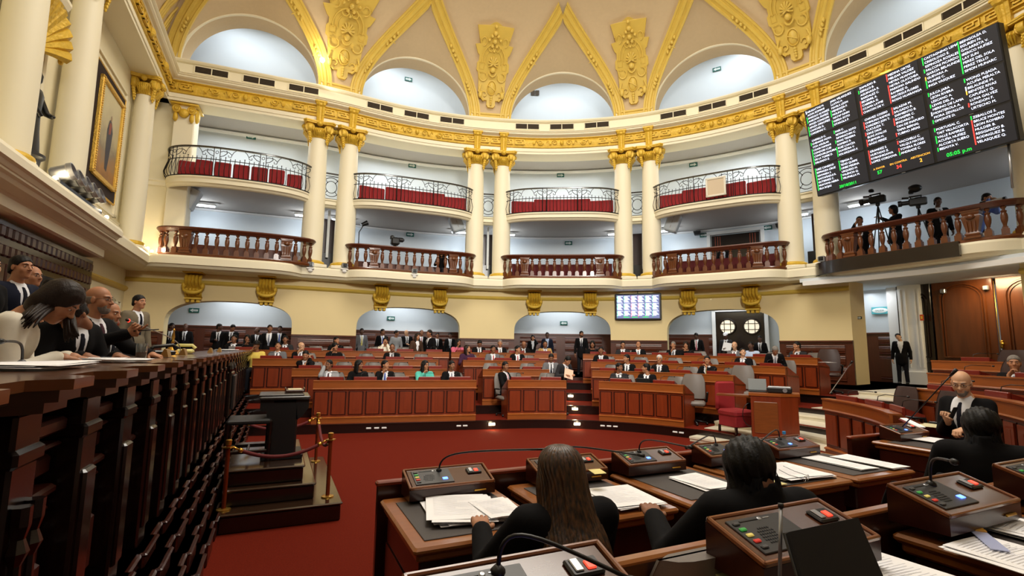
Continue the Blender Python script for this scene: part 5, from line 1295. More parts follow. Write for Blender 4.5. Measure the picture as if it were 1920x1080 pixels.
# ---- heads (centre of the head at the origin, looking along +Y)
def head_fn(P,fem=False,fine=False,beard=0):
    d=sd_ell(P,(0,-.015,.032),(.074,.094,.088))
    d=smin(d,sd_ell(P,(0,.022,-.035),(.056 if not fem else .052,.068,.076)),.03)
    d=smin(d,sd_ell(P,(0,.058,-.092),(.026,.024,.022)),.03)
    for s in (-1,1):
        d=smin(d,sd_ell(P,(s*.044,.042,-.026),(.020,.027,.028)),.02)
        d=smin(d,sd_cone(P,(s*.014,.080,.033),(s*.044,.066,.033),.008,.007),.012)
        d=smax(d,-sd_ell(P,(s*.031,.092,.010),(.017,.014,.012)),.012)
        d=smin(d,sd_ell(P,(s*.031,.070,.008),(.013,.012,.010)),.004)
        d=smin(d,sd_ell(P,(s*.076,-.008,-.006),(.008,.018,.030)),.008)
    d=smin(d,sd_cone(P,(0,.080,.020),(0,.104,-.022),.007,.012),.01)
    for s in (-1,1): d=smin(d,sd_ell(P,(s*.012,.092,-.024),(.009,.010,.007)),.005)
    d=smin(d,sd_cone(P,(-.016,.0805,-.049),(.016,.0805,-.049),.005,.005),.006)
    d=smin(d,sd_cone(P,(-.013,.0790,-.062),(.013,.0790,-.062),.0062,.0062),.006)
    d=smax(d,-sd_cone(P,(-.02,.094,-.0555),(.02,.094,-.0555),.004,.004),.004)
    d=smin(d,sd_cone(P,(0,-.025,-.07),(0,-.045,-.2),.052,.058),.03)
    return d
HEADC={}
def head_mesh(fem,res):
    k=(fem,res)
    if k not in HEADC: HEADC[k]=surfnet(lambda P:head_fn(P,fem),(-.1,-.13,-.22),(.1,.13,.13),res)
    return HEADC[k]
HAIRC={}
def hair_mesh(style,res):
    k=(style,res)
    if k in HAIRC: return HAIRC[k]
    def fn(P):
        noise=.0014*np.sin(P[:,0]*190+P[:,1]*60+1)*np.sin(P[:,1]*150+P[:,2]*40)
        cap=sd_ell(P,(0,-.018,.038),(.0805,.1005,.093))+noise
        face=sd_ell(P,(0,.115,-.035),(.080,.082,.110))
        low=P[:,2]-(-.03-.25*(P[:,1]<0)*(-P[:,1]-.0))  # trims at the nape
        if style=='short':
            d=smin(cap,sd_ell(P,(0,-.052,-.03),(.076,.058,.075))+noise,.02); d=smax(d,-face,.01); d=smax(d,-(P[:,2]+.038-.42*np.minimum(0,P[:,1]+.02)),.008); d=smax(d,-sd_ell(P,(0,.13,.0),(.2,.1,.07)),.01); d=smax(d,-sd_ell(P,(0,.01,-.02),(.12,.028,.045)),.008)
        elif style=='shaggy':
            nz=.0035*np.sin(P[:,0]*130+P[:,2]*50)*np.sin(P[:,1]*110-P[:,2]*40)+.0022*np.sin(P[:,0]*260+P[:,2]*60)
            d=smin(sd_ell(P,(0,-.02,.04),(.090,.108,.098)),sd_ell(P,(0,-.05,-.065),(.084,.066,.10)),.02)+nz; d=smax(d,-face,.01); d=smax(d,-(P[:,2]+.075-.6*np.minimum(0,P[:,1]+.02)),.008); d=smax(d,-sd_ell(P,(0,.13,.0),(.2,.1,.07)),.01)
        elif style=='receding':
            d=smin(cap+.004,sd_ell(P,(0,-.052,-.03),(.075,.056,.07)),.02); d=smax(d,-sd_ell(P,(0,.115,.03),(.1,.11,.12)),.01); d=smax(d,-(P[:,2]+.038-.42*np.minimum(0,P[:,1]+.02)),.008)
        elif style=='bald':   # a fringe round the sides
            d=smax(sd_ell(P,(0,-.018,.02),(.0775,.0955,.08)),P[:,2]-.028,.01); d=smax(d,-(P[:,2]+.05),.01); d=smax(d,P[:,1]-.005,.01)
        elif style=='long':
            d=smin(cap-.006,sd_ell(P,(0,-.055,-.09),(.095,.07,.17)),.04)
            for s in (-1,1): d=smin(d,sd_cone(P,(s*.075,-.005,.02),(s*.085,.01,-.18),.03,.025),.03)
            d=smax(d,-sd_ell(P,(0,.115,-.045),(.062,.1,.125)),.012)+noise*.6
        elif style=='bob':
            d=smin(cap-.008,sd_ell(P,(0,-.045,-.045),(.1,.075,.11)),.03); d=smax(d,-sd_ell(P,(0,.115,-.04),(.066,.1,.11)),.012)
        elif style=='bun':
            d=smax(cap,-face,.01); d=smax(d,-(P[:,2]+.04),.01); d=smin(d,sd_ell(P,(0,-.12,.03),(.035,.03,.035)),.01)
        elif style=='cap':
            d=smin(sd_ell(P,(0,-.015,.07),(.09,.11,.07)),sd_ell(P,(0,.10,.06),(.06,.07,.008)),.01); d=smax(d,-(P[:,2]-.045),.006)
        elif style=='hat':
            d=smin(sd_ell(P,(0,-.01,.09),(.085,.095,.07)),sd_ell(P,(0,0,.055),(.15,.16,.012)),.012); d=smax(d,-(P[:,2]-.045),.004)
        elif style=='longback':
            d=smin(cap-.006,sd_cone(P,(0,-.06,.0),(0,-.10,-.32),.085,.085),.05)
            for s in (-1,1): d=smin(d,sd_cone(P,(s*.07,-.01,.02),(s*.095,-.02,-.3),.035,.03),.03)
            d=smax(d,-sd_ell(P,(0,.115,-.05),(.062,.1,.13)),.012)+noise
        return d
    lo,hi=((-.17,-.22,-.40),(.17,.18,.17)) if style in('longback',) else ((-.17,-.17,-.28),(.17,.18,.17))
    HAIRC[k]=surfnet(fn,lo,hi,res); return HAIRC[k]
# ---- hands: wrist at the origin, fingers along +Y, palm facing -Z, thumb on +X side
HANDC={}
def hand_mesh(pose,res,left=False):
    k=(pose,res,left)
    if k in HANDC: return HANDC[k]
    chains=[]
    X=(-.032,-.011,.011,.031); Ln=(.060,.078,.084,.076); 
    curl={'relaxed':(22,28,18),'flat':(6,8,5),'grip':(62,70,40),'point':(55,75,40),'pinch':(45,50,30)}[pose]
    for i,(x,L) in enumerate(zip(X,Ln)):
        c=list(curl)
        if pose=='point' and i==3: c=[6,6,4]
        if pose=='relaxed': c=[a*(1.15-.12*i) for a in c]
        p=V3(x,.082+.006*(1.5-abs(i-1.5)),0); a=0; pts=[p]
        for j,fr in enumerate((.45,.31,.24)):
            a+=R_(c[j]); p=p+V3(x*.08,cos(a),-sin(a))*L*fr; pts.append(p)
        chains.append((pts,(.0095,.0088,.0078,.0066)))
    T={'relaxed':[(.030,.02,-.006),(.054,.045,-.014),(.062,.075,-.024),(.058,.098,-.034)],'flat':[(.030,.02,-.004),(.058,.04,-.006),(.076,.065,-.008),(.084,.088,-.010)],
       'grip':[(.030,.02,-.01),(.050,.045,-.03),(.044,.068,-.05),(.024,.078,-.058)],'point':[(.030,.02,-.01),(.052,.045,-.026),(.045,.068,-.042),(.026,.078,-.046)],'pinch':[(.030,.02,-.01),(.052,.045,-.026),(.05,.072,-.045),(.038,.094,-.058)]}[pose]
    chains.append(([V3(*t) for t in T],(.014,.0115,.0095,.0075)))
    def fn(P):
        d=sd_ell(P,(0,.045,-.002),(.041,.052,.016)); d=smin(d,sd_cone(P,(0,-.03,0),(0,.02,0),.026,.028)*1.0,.02)
        d=smin(d,sd_cone(P,(-.026,.05,0),(-.03,.08,0),.013,.011),.01); d=smin(d,sd_cone(P,(.026,.05,0),(.03,.08,0),.014,.011),.01)
        for pts,rs in chains:
            for j in range(len(pts)-1): d=smin(d,sd_cone(P,pts[j],pts[j+1],rs[j],rs[j+1]),.0035)
        return d
    V,Q=surfnet(fn,(-.06,-.05,-.12),(.1,.19,.04),res)
    if left: V=V*V3(-1,1,1); Q=Q[:,::-1]
    HANDC[k]=(V,Q); return HANDC[k]
SKIN={'a':mat('skin_tan',(176,122,88),.55),'b':mat('skin_brown',(140,92,64),.55),'c':mat('skin_light',(206,160,126),.55),'d':mat('skin_dark',(92,60,44),.55)}
for s_ in SKIN.values(): s_.node_tree.nodes['Principled BSDF'].inputs['Subsurface Weight'].default_value=.08; s_.node_tree.nodes['Principled BSDF'].inputs['Subsurface Radius'].default_value=(.02,.008,.004)
def cloth(name,c,r=.85): return mat(name,c,r,spec=.15,noise=(18,.12,(1,1,1)),bump=(300,.15,.002))
CL={'black':cloth('black_suit',(12,11,13)),'navy':cloth('navy_suit',(24,28,44)),'char':cloth('charcoal_suit',(44,43,46)),'grey':cloth('grey_suit',(104,104,108)),'lgrey':cloth('light_grey_suit',(150,152,156)),'taupe':cloth('taupe_suit',(112,102,84)),'white':cloth('white_jacket',(226,220,204)),'tan':cloth('tan_jacket',(176,142,88)),'teal':cloth('turquoise_blouse',(88,184,168)),'yellow':cloth('yellow_shirt',(222,196,96)),'pink':cloth('pink_blouse',(196,96,120)),'plum':cloth('plum_jacket',(64,36,60)),'brown':cloth('brown_jacket',(74,54,42)),'blue':cloth('blue_shirt',(96,116,178)),'red':cloth('red_cloth',(166,44,44)),'wshirt':cloth('white_shirt',(224,226,232)),'bshirt':cloth('pale_blue_shirt',(176,192,220)),'stripe':cloth('dark_striped_tie',(70,44,52)),'dtie':cloth('dark_tie',(26,26,36)),'btie':cloth('blue_tie',(60,90,180)),'ptie':cloth('pink_tie',(198,120,136)),'ytie':cloth('yellow_tie',(200,190,110)),'gtie':cloth('grey_tie',(120,126,140)),'denim':cloth('dark_trousers',(26,26,32))}
HB=dict(noise=(60,.5,(1,1,.12)),bump=(140,.5,.004),spec=.25)
HC={'k':mat('black_hair',(12,10,10),.55,**HB),'b':mat('brown_hair',(56,36,24),.5,**HB),'g':mat('grey_hair',(124,118,112),.7,**HB),'w':mat('white_hair',(190,188,184),.6,**HB),'d':mat('dark_brown_hair',(34,22,16),.5,**HB),'W':CL['wshirt'],'S':mat('straw_hat',(188,160,96),.8)}
EYEW=mat('eye_white',(216,208,200),.3); EYED=mat('eye_iris',(24,16,12),.2); LIP=mat('lip',(150,84,76),.5)
def ik(S,T,l1,l2,pole):
    S=np.asarray(S,float);T=np.asarray(T,float); d=T-S; L=np.linalg.norm(d); 
    if L>l1+l2-.005: T=S+d/L*(l1+l2-.005); d=T-S; L=l1+l2-.005
    if L<.12: L=.12
    a=(l1*l1-l2*l2+L*L)/(2*L); h=sqrt(max(1e-6,l1*l1-a*a)); u=d/np.linalg.norm(d)
    p=np.asarray(pole,float); p=p-u*(p@u); p/=max(1e-6,np.linalg.norm(p)); return S+u*a+p*h,T
def person(label,x,y,zf,face_deg,pose='sit',jacket='black',shirt='wshirt',tie='dtie',hair='short',hc='k',skin='a',yaw=0,pitch=0,tilt=0,lean=0,turn=0,
           L=None,R=None,hp='relaxed',hpL=None,res=.028,hres=.0095,scale=1,group=None,glasses=False,beard=None,nk=0,collar=False,trous='denim',cat='person',legs=True,Ldir=None,Rdir=None,open_=.31,seatz=.47,skirt=True):
    """face_deg: compass direction the body faces, clockwise from +Y"""
    t=None; rz=-R_(face_deg)
    sit=pose=='sit'; hz=seatz+.09 if sit else .93
    RB=npR('X',-R_(lean))@npR('Z',R_(turn)); hip=V3(0,0,hz)
    def U(p): return hip+RB@(np.asarray(p,float))         # upper-body coordinates measured from the hips
    iU=lambda P:(P-hip)@RB
    sh={s:U((s*.168,-.01,.452)) for s in (-1,1)}
    dl=V3(-.15,.36,.30) if sit else V3(-.25,.04,-.10)
    dr=V3(.15,.36,.30) if sit else V3(.25,.04,-.10)
    tgt={-1:np.asarray(L,float) if L is not None else hip+dl*V3(1,1,1)-V3(0,0,.06 if sit else 0),1:np.asarray(R,float) if R is not None else hip+dr-V3(0,0,.06 if sit else 0)}
    arm={}
    for s in (-1,1):
        e,h=ik(sh[s],tgt[s],.29,.27,(s*.5,-.5,-.8) if tgt[s][2]<sh[s][2]-.05 or not sit else (s*.25,.5,-.9)); arm[s]=(sh[s],e,h)
    neck=U((0,-.01,.53)); 
    RH=RB@npR('Z',R_(-yaw))@npR('X',-R_(pitch))@npR('Y',R_(tilt)); 
    if lean: RH=npR('X',R_(lean*.6))@RH
    hc_=neck+RB@V3(0,.035+nk*.15,-nk)+ (RH@V3(0,.02,.142))
    # ---- torso field (upright local coordinates)
    fem=hair in('long','bob','bun','longback')
    cw=.92 if fem else 1.0
    def torso(P,g=0.0):
        q=iU(P)
        d=sd_ell(q,(0,0,.0),(.165*cw+g,.120+g,.14+g)); d=smin(d,sd_ell(q,(0,0,.18),(.150*cw+g,.108+g,.20)),.05)
        d=smin(d,sd_ell(q,(0,.005,.34),(.180*cw+g,.122+g,.17+g)),.05)
        d=smin(d,sd_cone(q,(-.14*cw,-.01,.445),(.14*cw,-.01,.445),.060+g,.060+g),.05); d=smin(d,sd_cone(q,(0,-.015,.46),(0,-.01,.53),.075+g*.3,.056),.04); return d
    def arms(P,r,g=0.0):
        d=None
        for s in (-1,1):
            S,e,h=arm[s]; a=sd_cone(P,S,e,.056+g,.045+g); c=sd_cone(P,e,e+(h-e)*(.93 if g else 1.0),.044+g,.030+g*1.2); a=smin(a,c,.015)
            d=a if d is None else np.minimum(d,a)
        return d
    if sit: kn={s:V3(s*.11,.42,hz-.03) for s in(-1,1)}; ft={s:V3(s*.11,.40,.07) for s in(-1,1)}
    else: kn={s:V3(s*.095,.02,.50) for s in(-1,1)}; ft={s:V3(s*.11,0,.07) for s in(-1,1)}
    def legsf(P,g=0.0):
        d=None
        for s in (-1,1):
            h0=hip+V3(s*.085,0,-.01); a=sd_cone(P,h0,kn[s],.085+g,.058+g); a=smin(a,sd_cone(P,kn[s],ft[s],.056+g,.040+g*1.6),.02)
            a=smin(a,sd_cone(P,ft[s]+V3(0,0,-.03),ft[s]+V3(0,.14,-.04),.035,.03),.02) if g==0 else a
            d=a if d is None else np.minimum(d,a)
        return smin(d,sd_ell(P,hip,(.16+g,.12+g,.13)),.04)
    allp=np.array([sh[-1],sh[1],neck+V3(0,0,.05),*[arm[s][i] for s in (-1,1) for i in (1,2)]])
    lo=np.minimum(allp.min(0),hip-V3(.2,.16,.18))-.09; hi=np.maximum(allp.max(0),hip+V3(.2,.16,.1))+.09
    lo2=lo.copy(); hi2=hi.copy()
    if legs: lo2[2]=0; hi2=np.maximum(hi2,V3(.22,.6 if sit else .2,0))
    body=lambda P: smin(smin(torso(P,-.008),arms(P,0),.03),legsf(P) if legs else torso(P,-.01),.04)
    V,Q=surfnet(body,lo2,hi2,res)
    parts=[(V,Q)]
    hv,hq=head_mesh(fem,hres); parts.append((hv@RH.T+hc_,hq))
    for s,hpp,dr_ in ((-1,hpL or hp,Ldir),(1,hp,Rdir)):
        S,e,h=arm[s]; f=(h-e)/np.linalg.norm(h-e)
        if dr_ is None and sit and h[2]<S[2]-.16: dr_=((-s*.12,.95,-.16),(0,.1,1))
        if dr_ is not None: f=np.asarray(dr_[0],float); f/=np.linalg.norm(f)
        up=np.asarray(dr_[1],float) if dr_ is not None else V3(0,-.2,1) if abs(f[2])<.8 else V3(s*1.0,0,0)*1.0
        up=up-f*(up@f); up/=np.linalg.norm(up); xx=np.cross(f,up); M=np.stack([xx,f,up],1)
        vv,qq=hand_mesh(hpp,hres*.72,left=(s==1)); parts.append((vv@M.T+h,qq))
    n=0; VV=[];QQ=[]
    for v,q in parts: VV.append(v); QQ.append(q+n); n+=len(v)
    me=np_mesh('person',np.concatenate(VV),np.concatenate(QQ),SKIN[skin])
    t=bpy.data.objects.new('person',me); col.objects.link(t); t.location=(x,y,zf); t.rotation_euler=(0,0,rz); t.scale=(scale,)*3; setp(t,label,cat,group)
    # ---- clothing
    def vneck(P):   # keep the jacket away from the shirt front
        q=iU(P); return -(np.maximum(np.abs(q[:,0])-np.clip((q[:,2]-.10)*open_*.42,0,.075),-(q[:,1]-.02)))
    def jk(P):
        d=smin(torso(P,.012),arms(P,0,.013),.025)
        if skirt:
            q=iU(P); d=smin(d,smax(sd_cone(q,(0,0,-.02),(0,0,-.17 if not sit else -.06),.150,.165)*1.0,np.abs(q[:,1])-.145,.02),.04)
        d=smax(d,vneck(P),.006) if tie is not None or shirt else d
        q=iU(P); return smax(d,-np.maximum(sd_cone(q,(0,.0,.44),(0,.0,.7),.066,.09),-(q[:,2]-.47+.3*np.minimum(0,q[:,1]+.0))),.008) if not collar else np.minimum(smax(d,-sd_cone(q,(0,.0,.44),(0,.0,.7),.062,.07),.006),np.maximum(sd_cone(q,(0,-.024,.47),(0,-.018,.55),.080,.067),-sd_cone(q,(0,-.015,.4),(0,-.01,.7),.058,.06)))
    V,Q=surfnet(jk,lo-V3(.02,.02,.1),hi+.02,res); np_obj('jacket',V,Q,CL[jacket],t)
    if shirt:
        def sf(P):
            q=iU(P); d=smax(torso(P,.006),np.maximum(np.abs(q[:,0])-.085,-(q[:,1]-.01)),.004); d=smax(d,-(q[:,2]-.05),.004)
            c=np.maximum(sd_cone(q,(0,-.012,.47),(0,-.004,.535),.070,.058),-sd_cone(q,(0,-.012,.4),(0,-.0,.6),.05,.05)); c=np.maximum(c,q[:,2]-.535-.2*np.minimum(0,q[:,1])); return smin(d,c,.008)
        c0=U((0,.05,.3)); V,Q=surfnet(sf,c0-.30,c0+.30,max(.009,res*.5)); np_obj('shirt',V,Q,CL[shirt],t)
        for s in (-1,1):
            pass
    if tie:
        def tf(P):
            q=iU(P); w_=np.clip(.040-.06*(q[:,2]-.05),.016,.04); d=np.maximum(torso(P,.013),np.abs(q[:,0])-w_); d=np.maximum(d,-(q[:,1]-.02)); d=np.maximum(d,-(q[:,2]-.04)); d=np.maximum(d,q[:,2]-.475)
            return np.minimum(d,sd_ell(q,(0,.062,.472),(.02,.018,.02)))
        c0=U((0,.08,.26)); V,Q=surfnet(tf,c0-.26,c0+.26,max(.008,res*.42)); np_obj('tie',V,Q,CL[tie],t)
    if legs:
        V,Q=surfnet(lambda P:smax(legsf(P,.010),-(P[:,2]-.06),.01),V3(-.26,-.2,.02),V3(.26,.56 if sit else .2,hz+.1),res); np_obj('trousers',V,Q,CL[trous],t)
        b=MB()
        for s in (-1,1): f=ft[s]; b.ell((f[0],f[1]+.07,.045),(.05,.14,.045),10,6)
        o=put('shoes',b,BLACK,t,True,local=True)
    # ---- hair, eyes, glasses, beard
    if hair:
        hs='bald' if hair=='bald' else hair
        hv,hq=hair_mesh(hs,max(hres,.006)); np_obj('hat' if hair in('cap','hat') else 'hair',hv@RH.T+hc_,hq,HC[hc],t)
        if hair in('cap','hat'): hv,hq=hair_mesh('bald',hres); np_obj('hair',hv@RH.T+hc_,hq,HC['k'],t)
    b=MB()
    M4=Matrix.Translation(hc_)@Matrix([[*r,0] for r in RH.tolist()]+[[0,0,0,1]])
    for s in (-1,1): b.ell((s*.031,.0725,.008),(.012,.0105,.0065),10,6,M=M4)
    put('eyes',b,EYEW,t,True,local=True)
    b=MB()
    for s in (-1,1): b.ell((s*.031,.0800,.008),(.006,.0045,.006),8,6,M=M4)
    put('irises',b,EYED,t,True,local=True)
    b=MB()
    for s in (-1,1): b.tube([(s*.014,.087,.030),(s*.03,.085,.035),(s*.046,.072,.031)],[.003,.004,.002],5,M=M4)
    put('eyebrows',b,HC[hc] if hc in HC and hc not in('W','S') else HC['k'],t,True,local=True)
    if hres<.0082:
        b=MB(); b.tube([(-.022,.0755,-.055),(-.012,.0845,-.054),(0,.0865,-.0535),(.012,.0845,-.054),(.022,.0755,-.055)],[.002,.0032,.0036,.0032,.002],6,M=M4); put('lips',b,LIP,t,True,local=True)
    if beard:
        def bf(P):
            d=sd_ell(P,(0,.0225,-.038),(.0572,.0695,.0775)); d=smin(d,sd_ell(P,(0,.058,-.092),(.028,.0265,.0245)),.03); d=smax(d,P[:,2]+.042-.25*np.maximum(0,np.abs(P[:,0])-.03)*2,.006); d=smax(d,-sd_cone(P,(-.016,.085,-.056),(.016,.085,-.056),.013,.013),.004); d=smax(d,-(P[:,1]-.005),.01); return d
        V,Q=surfnet(bf,V3(-.08,-.01,-.14),V3(.08,.12,.0),hres); np_obj('beard',V@RH.T+hc_,Q,HC[beard],t)
    if glasses:
        b=MB()
        for s in (-1,1):
            b.tube([(s*.031+.020*cos(a),.094,.008+.014*sin(a)) for a in [2*PI*i/14 for i in range(14)]],.0018,5,M=M4,closed=True)
            b.tube([(s*.051,.093,.010),(s*.076,.04,.010),(s*.08,-.01,.002)],.0016,5,M=M4)
        b.tube([(-.011,.095,.010),(.011,.095,.010)],.0018,5,M=M4); put('glasses',b,BLACK,t,True,local=True)
    t['_']=0; del t['_']
    return t
def facing(x,y,tx,ty): return math.degrees(math.atan2(tx-x,ty-y))
def head_to(px,py,zf,hh):   # plan point where a head at height zf+hh is seen at that place
    return at(px,py,zf+hh)
def on_row(row,px,off=.82,hz=.0):
    R=RR[row]; z=RF[row]+1.15; q=q_px(R,px,z,off,-125,70); p,n=rowpt(R,q,off); return p,n
def seated(row,px,label,off=.82,dirpx=None,**k):
    p,n=on_row(row,px,off); f=math.degrees(math.atan2(-n.x,-n.y)) if dirpx is None else dirpx
    return person(label,p.x,p.y,RF[row],f,'sit',seatz=.51,**k)
HCHIN=dict(R=(.06,.20,.98)); 
# ================================================================ rostrum
ZP=1.05; ZR=1.785; PAZ=math.atan2(AX.y,AX.x)
RMrz=math.atan2(WD.y,WD.x)-PI/2          # local +Y along the rostrum wall, local +X away from it
def rp(a,w_,z): p=room(a,w_); return (p.x,p.y,z)
W0,W1=-7.2,8.8
b=MB(); b.sweep([(room(-5.62,W0),-AX),(room(-5.62,W1),-AX)],[(0,0),(0,ZP),(3.6,ZP),(3.6,0)],closed_prof=True); struct('floor_platform',b,CARPET)
rt=thing('presidential_rostrum','very long dark carved timber rostrum along the left, with stepped plinth and projecting piers','rostrum',rp(-5.5,1.2,0),0)
def rbox(b,a0,a1,w0,w1,z0,z1): 
    p=room((a0+a1)/2,(w0+w1)/2); b.bbox((p.x,p.y,(z0+z1)/2),(abs(a1-a0),abs(w1-w0),z1-z0),.012,PAZ)
def rpoly(b,pts,z0,z1): b.prism([tuple(room(a,w_)) for a,w_ in pts],z0,z1)
PITCH_=.64; NP=int((W1-W0)/PITCH_)
b=MB(); rbox(b,-5.62,-5.50,W0,W1,0,ZR-.06); put('front_wall',b,WOODX,rt)
# top with toothed moulded edge
top=[(-6.05,W0),(-6.05,W1)]; edge=[]
for i in range(NP,-1,-1):
    w_=W0+.3+i*PITCH_
    if w_>W1-.1: continue
    edge+=[(-5.32,min(W1,w_+.17)),(-5.22,w_+.10),(-5.22,w_-.10),(-5.32,w_-.17)]
RTOP=mat('rostrum_top_wood',(96,56,32),.16,noise=(3,.3,(2,2,2)),coat=.5)
b=MB(); rpoly(b,[(-6.05,W1)]+edge+[(-5.32,W0),(-6.05,W0)],ZR-.035,ZR); put('top_board',b,RTOP,rt)
b=MB(); rpoly(b,[(-5.7,W1)]+[(a-.035,w_) for a,w_ in edge]+[(-5.36,W0),(-5.7,W0)],ZR-.075,ZR-.035)
rpoly(b,[(-5.7,W1)]+[(a-.07,w_) for a,w_ in edge]+[(-5.39,W0),(-5.7,W0)],ZR-.11,ZR-.075); put('cornice',b,WOODD,rt)
for i in range(NP+1):
    w_=W0+.3+i*PITCH_
    if w_>W1-.05: continue
    b=MB()
    rbox(b,-5.5,-5.35,w_-.10,w_+.10,.60,ZR-.11); rbox(b,-5.5,-5.33,w_-.07,w_+.07,.72,1.36)
    for s in ((-.05,.05) if w_<-4.4 else ()):
        p=room(-5.33,w_+s); b.lathe([(.022,.70),(.03,.74),(.018,.78),(.024,1.0),(.018,1.2),(.034,1.24),(.02,1.28),(.03,1.32),(.03,1.38)],8,(p.x,p.y,0))
    rbox(b,-5.5,-5.335,w_-.11,w_+.11,1.50,1.56)
    put('carved_pier',b,WOODX,rt,local=False)
    b=MB()
    for k,(a_,z0,z1,e) in enumerate(((-5.29,.50,.60,.18),(-5.20,.36,.50,.19),(-5.115,.20,.36,.20),(-5.05,0,.20,.21))): rbox(b,-5.5,a_,w_-e,w_+e,z0,z1); rbox(b,-5.5,a_+.015,w_-e-.012,w_+e+.012,z1-.02,z1)
    put('pier_plinth',b,WOODD,rt)
    if i<NP:
        wm=w_+PITCH_/2; b=MB()
        rbox(b,-5.5,-5.46,wm-.20,wm+.20,.66,1.20); rbox(b,-5.48,-5.43,wm-.15,wm+.15,.72,1.14); rbox(b,-5.46,-5.40,wm-.09,wm+.09,.80,1.06)
        for z0,z1,d in ((1.22,1.25,.03),(1.29,1.33,.05),(1.37,1.45,.02),(1.48,1.50,.05),(1.54,1.60,.06)): rbox(b,-5.5,-5.46+d,wm-.20,wm+.20,z0,z1)
        put('recessed_panel',b,WOODD,rt)
b=MB(); 
for a_,z0,z1 in ((-5.32,.50,.60),(-5.23,.36,.50),(-5.145,.2,.36),(-5.08,0,.2)):
    rbox(b,-5.5,a_,W0,W1,z0,z1); rbox(b,-5.5,a_+.018,W0,W1,z1-.03,z1)
put('stepped_plinth',b,WOODD,rt)
b=MB(); rbox(b,-6.05,-5.30,W1-.05,W1+.02,0,ZR-.06); p=room(-5.3,W1); b.lathe([(.05,.3),(.06,.36),(.035,.4),(.045,.8),(.035,1.2),(.06,1.26),(.05,1.3)],12,(p.x,p.y,0)); put('end_panel',b,WOODX,rt)
# ---------------------------------------------------------------- stenographer's stepped stand
SR=PAZ
t=thing('stepped_stand','dark polished stand of three steps at the foot of the rostrum','platform',rp(-4.6,0,0),0)
for i,(a1,w0,w1,z0,z1) in enumerate(((-3.87,-1.2,1.35,0,.2),(-4.14,-.97,1.1,.2,.38),(-4.26,-.86,.9,.38,.56))):
    b=MB(); rbox(b,-5.05,a1,w0+.02,w1-.02,z0,z1-.03); put('riser_box',b,WOODX,t)
    b=MB(); rbox(b,-5.05,a1+.02,w0,w1,z1-.03,z1); put('tread',b,mat('polished_brown_tread',(46,28,17),.16,coat=.6),t)
t=thing('stenographer_desk','tall black lectern desk with sloped top and scalloped bracket on the stepped stand','desk',rp(-4.49,-.25,.56),SR)
b=MB(); b.bbox((-.02,0,.36),(.34,.42,.66),.02); b.bbox((0,0,.03),(.46,.5,.06),.01); put('pedestal',b,BLACK,t,local=True)
b=MB(); b.bbox((0,0,.725),(.56,.56,.04),.012); b.bbox((-.04,0,.755),(.5,.5,.02),.006); put('writing_top',b,mat('worn_black_top',(46,42,38),.3,noise=(9,.5,(1,1,1)),coat=.4),t,local=True)
b=MB(); b.prism([(-.27,.70),(-.27,.60),(-.24,.56),(-.2,.58),(-.19,.5),(-.15,.46),(-.12,.46),(-.12,.70)],-.22,.22,M=Matrix.Rotation(PI/2,4,'X')); b.prism([(.27,.70),(.27,.60),(.2,.5),(.15,.46),(.12,.70)],-.22,.22,M=Matrix.Rotation(PI/2,4,'X')); put('scalloped_bracket',b,BLACK,t,local=True)
t=thing('document_tray','small brown tray on the black stenographer desk','tray',rp(-4.38,-.12,1.335),SR); b=MB(); b.bbox((0,0,.01),(.22,.3,.02),.005); b.box((.11,0,.025),(.012,.3,.03)); b.box((-.11,0,.025),(.012,.3,.03)); put('tray',b,WOODD,t,local=True); b=MB(); b.box((0,0,.024),(.16,.22,.006)); put('paper',b,mat('old_paper',(206,194,160),.8),t,local=True)
t=thing('carved_chair','antique black carved chair with leather seat and tall studded back beside the rostrum','chair',rp(-4.86,-.3,.56),SR)
b=MB(); b.bbox((-.24,0,.78),(.05,.42,.52),.015); put('backrest',b,WOODX,t,local=True); b=MB(); b.bbox((-.2,0,.80),(.03,.34,.40),.01); put('leather_back',b,mat('worn_black_leather',(26,22,20),.5,noise=(8,.4,(1,1,1))),t,local=True)
b=MB(); b.bbox((0,0,.46),(.48,.48,.06),.02); put('seat',b,mat('worn_black_leather',(52,44,38),.3),t,local=True)
for x in (-.22,.22):
    for y in (-.2,.2): b=MB(); b.lathe([(.03,0),(.035,.05),(.02,.08),(.028,.2),(.02,.3),(.03,.34),(.03,.45)],8,(x,y,0)); put('leg',b,WOODX,t,local=True)
b=MB(); b.bbox((0,-.2,.12),(.44,.03,.04),.01); b.bbox((0,.2,.12),(.44,.03,.04),.01); b.bbox((.0,0,.12),(.03,.4,.04),.01); put('stretcher',b,WOODX,t,local=True)
for y in (-.2,.2): b=MB(); b.lathe([(.02,1.04),(.035,1.07),(.03,1.11),(.01,1.15)],8,(-.24,y,0)); put('finial',b,WOODX,t,local=True)
# rope barrier
post0=None; PO=[((-5.02,-1.02,.2),'left brass-topped copper post of the rope barrier'),((-3.99,-.93,.2),'right front copper post of the rope barrier on the lowest step'),((-3.99,1.02,.2),'rear copper post of the rope barrier, behind the black lectern')]
for (a_,w_,z_),lab in PO:
    p=rp(a_,w_,z_)
    if post0 is None:
        post0=thing('barrier_post',lab,'post',p,0,'rope barrier posts')
        b=MB(); b.lathe([(.07,0),(.068,.012),(.03,.02)],20); put('brass_foot',b,BRASS,post0,True,local=True,auto=40)
        b=MB(); b.lathe([(.028,.66),(.03,.68),(.03,.71),(.02,.715)],16); b.box((0,0,.635),(.09,.09,.012)); put('brass_cap',b,BRASS,post0,True,local=True,auto=40)
        b=MB(); b.lathe([(.022,.015),(.022,.665)],16); put('tube',b,mat('copper_red_tube',(142,66,34),.25,metal=.6),post0,True,local=True,auto=40)
    else: dup(post0,p,0,lab)
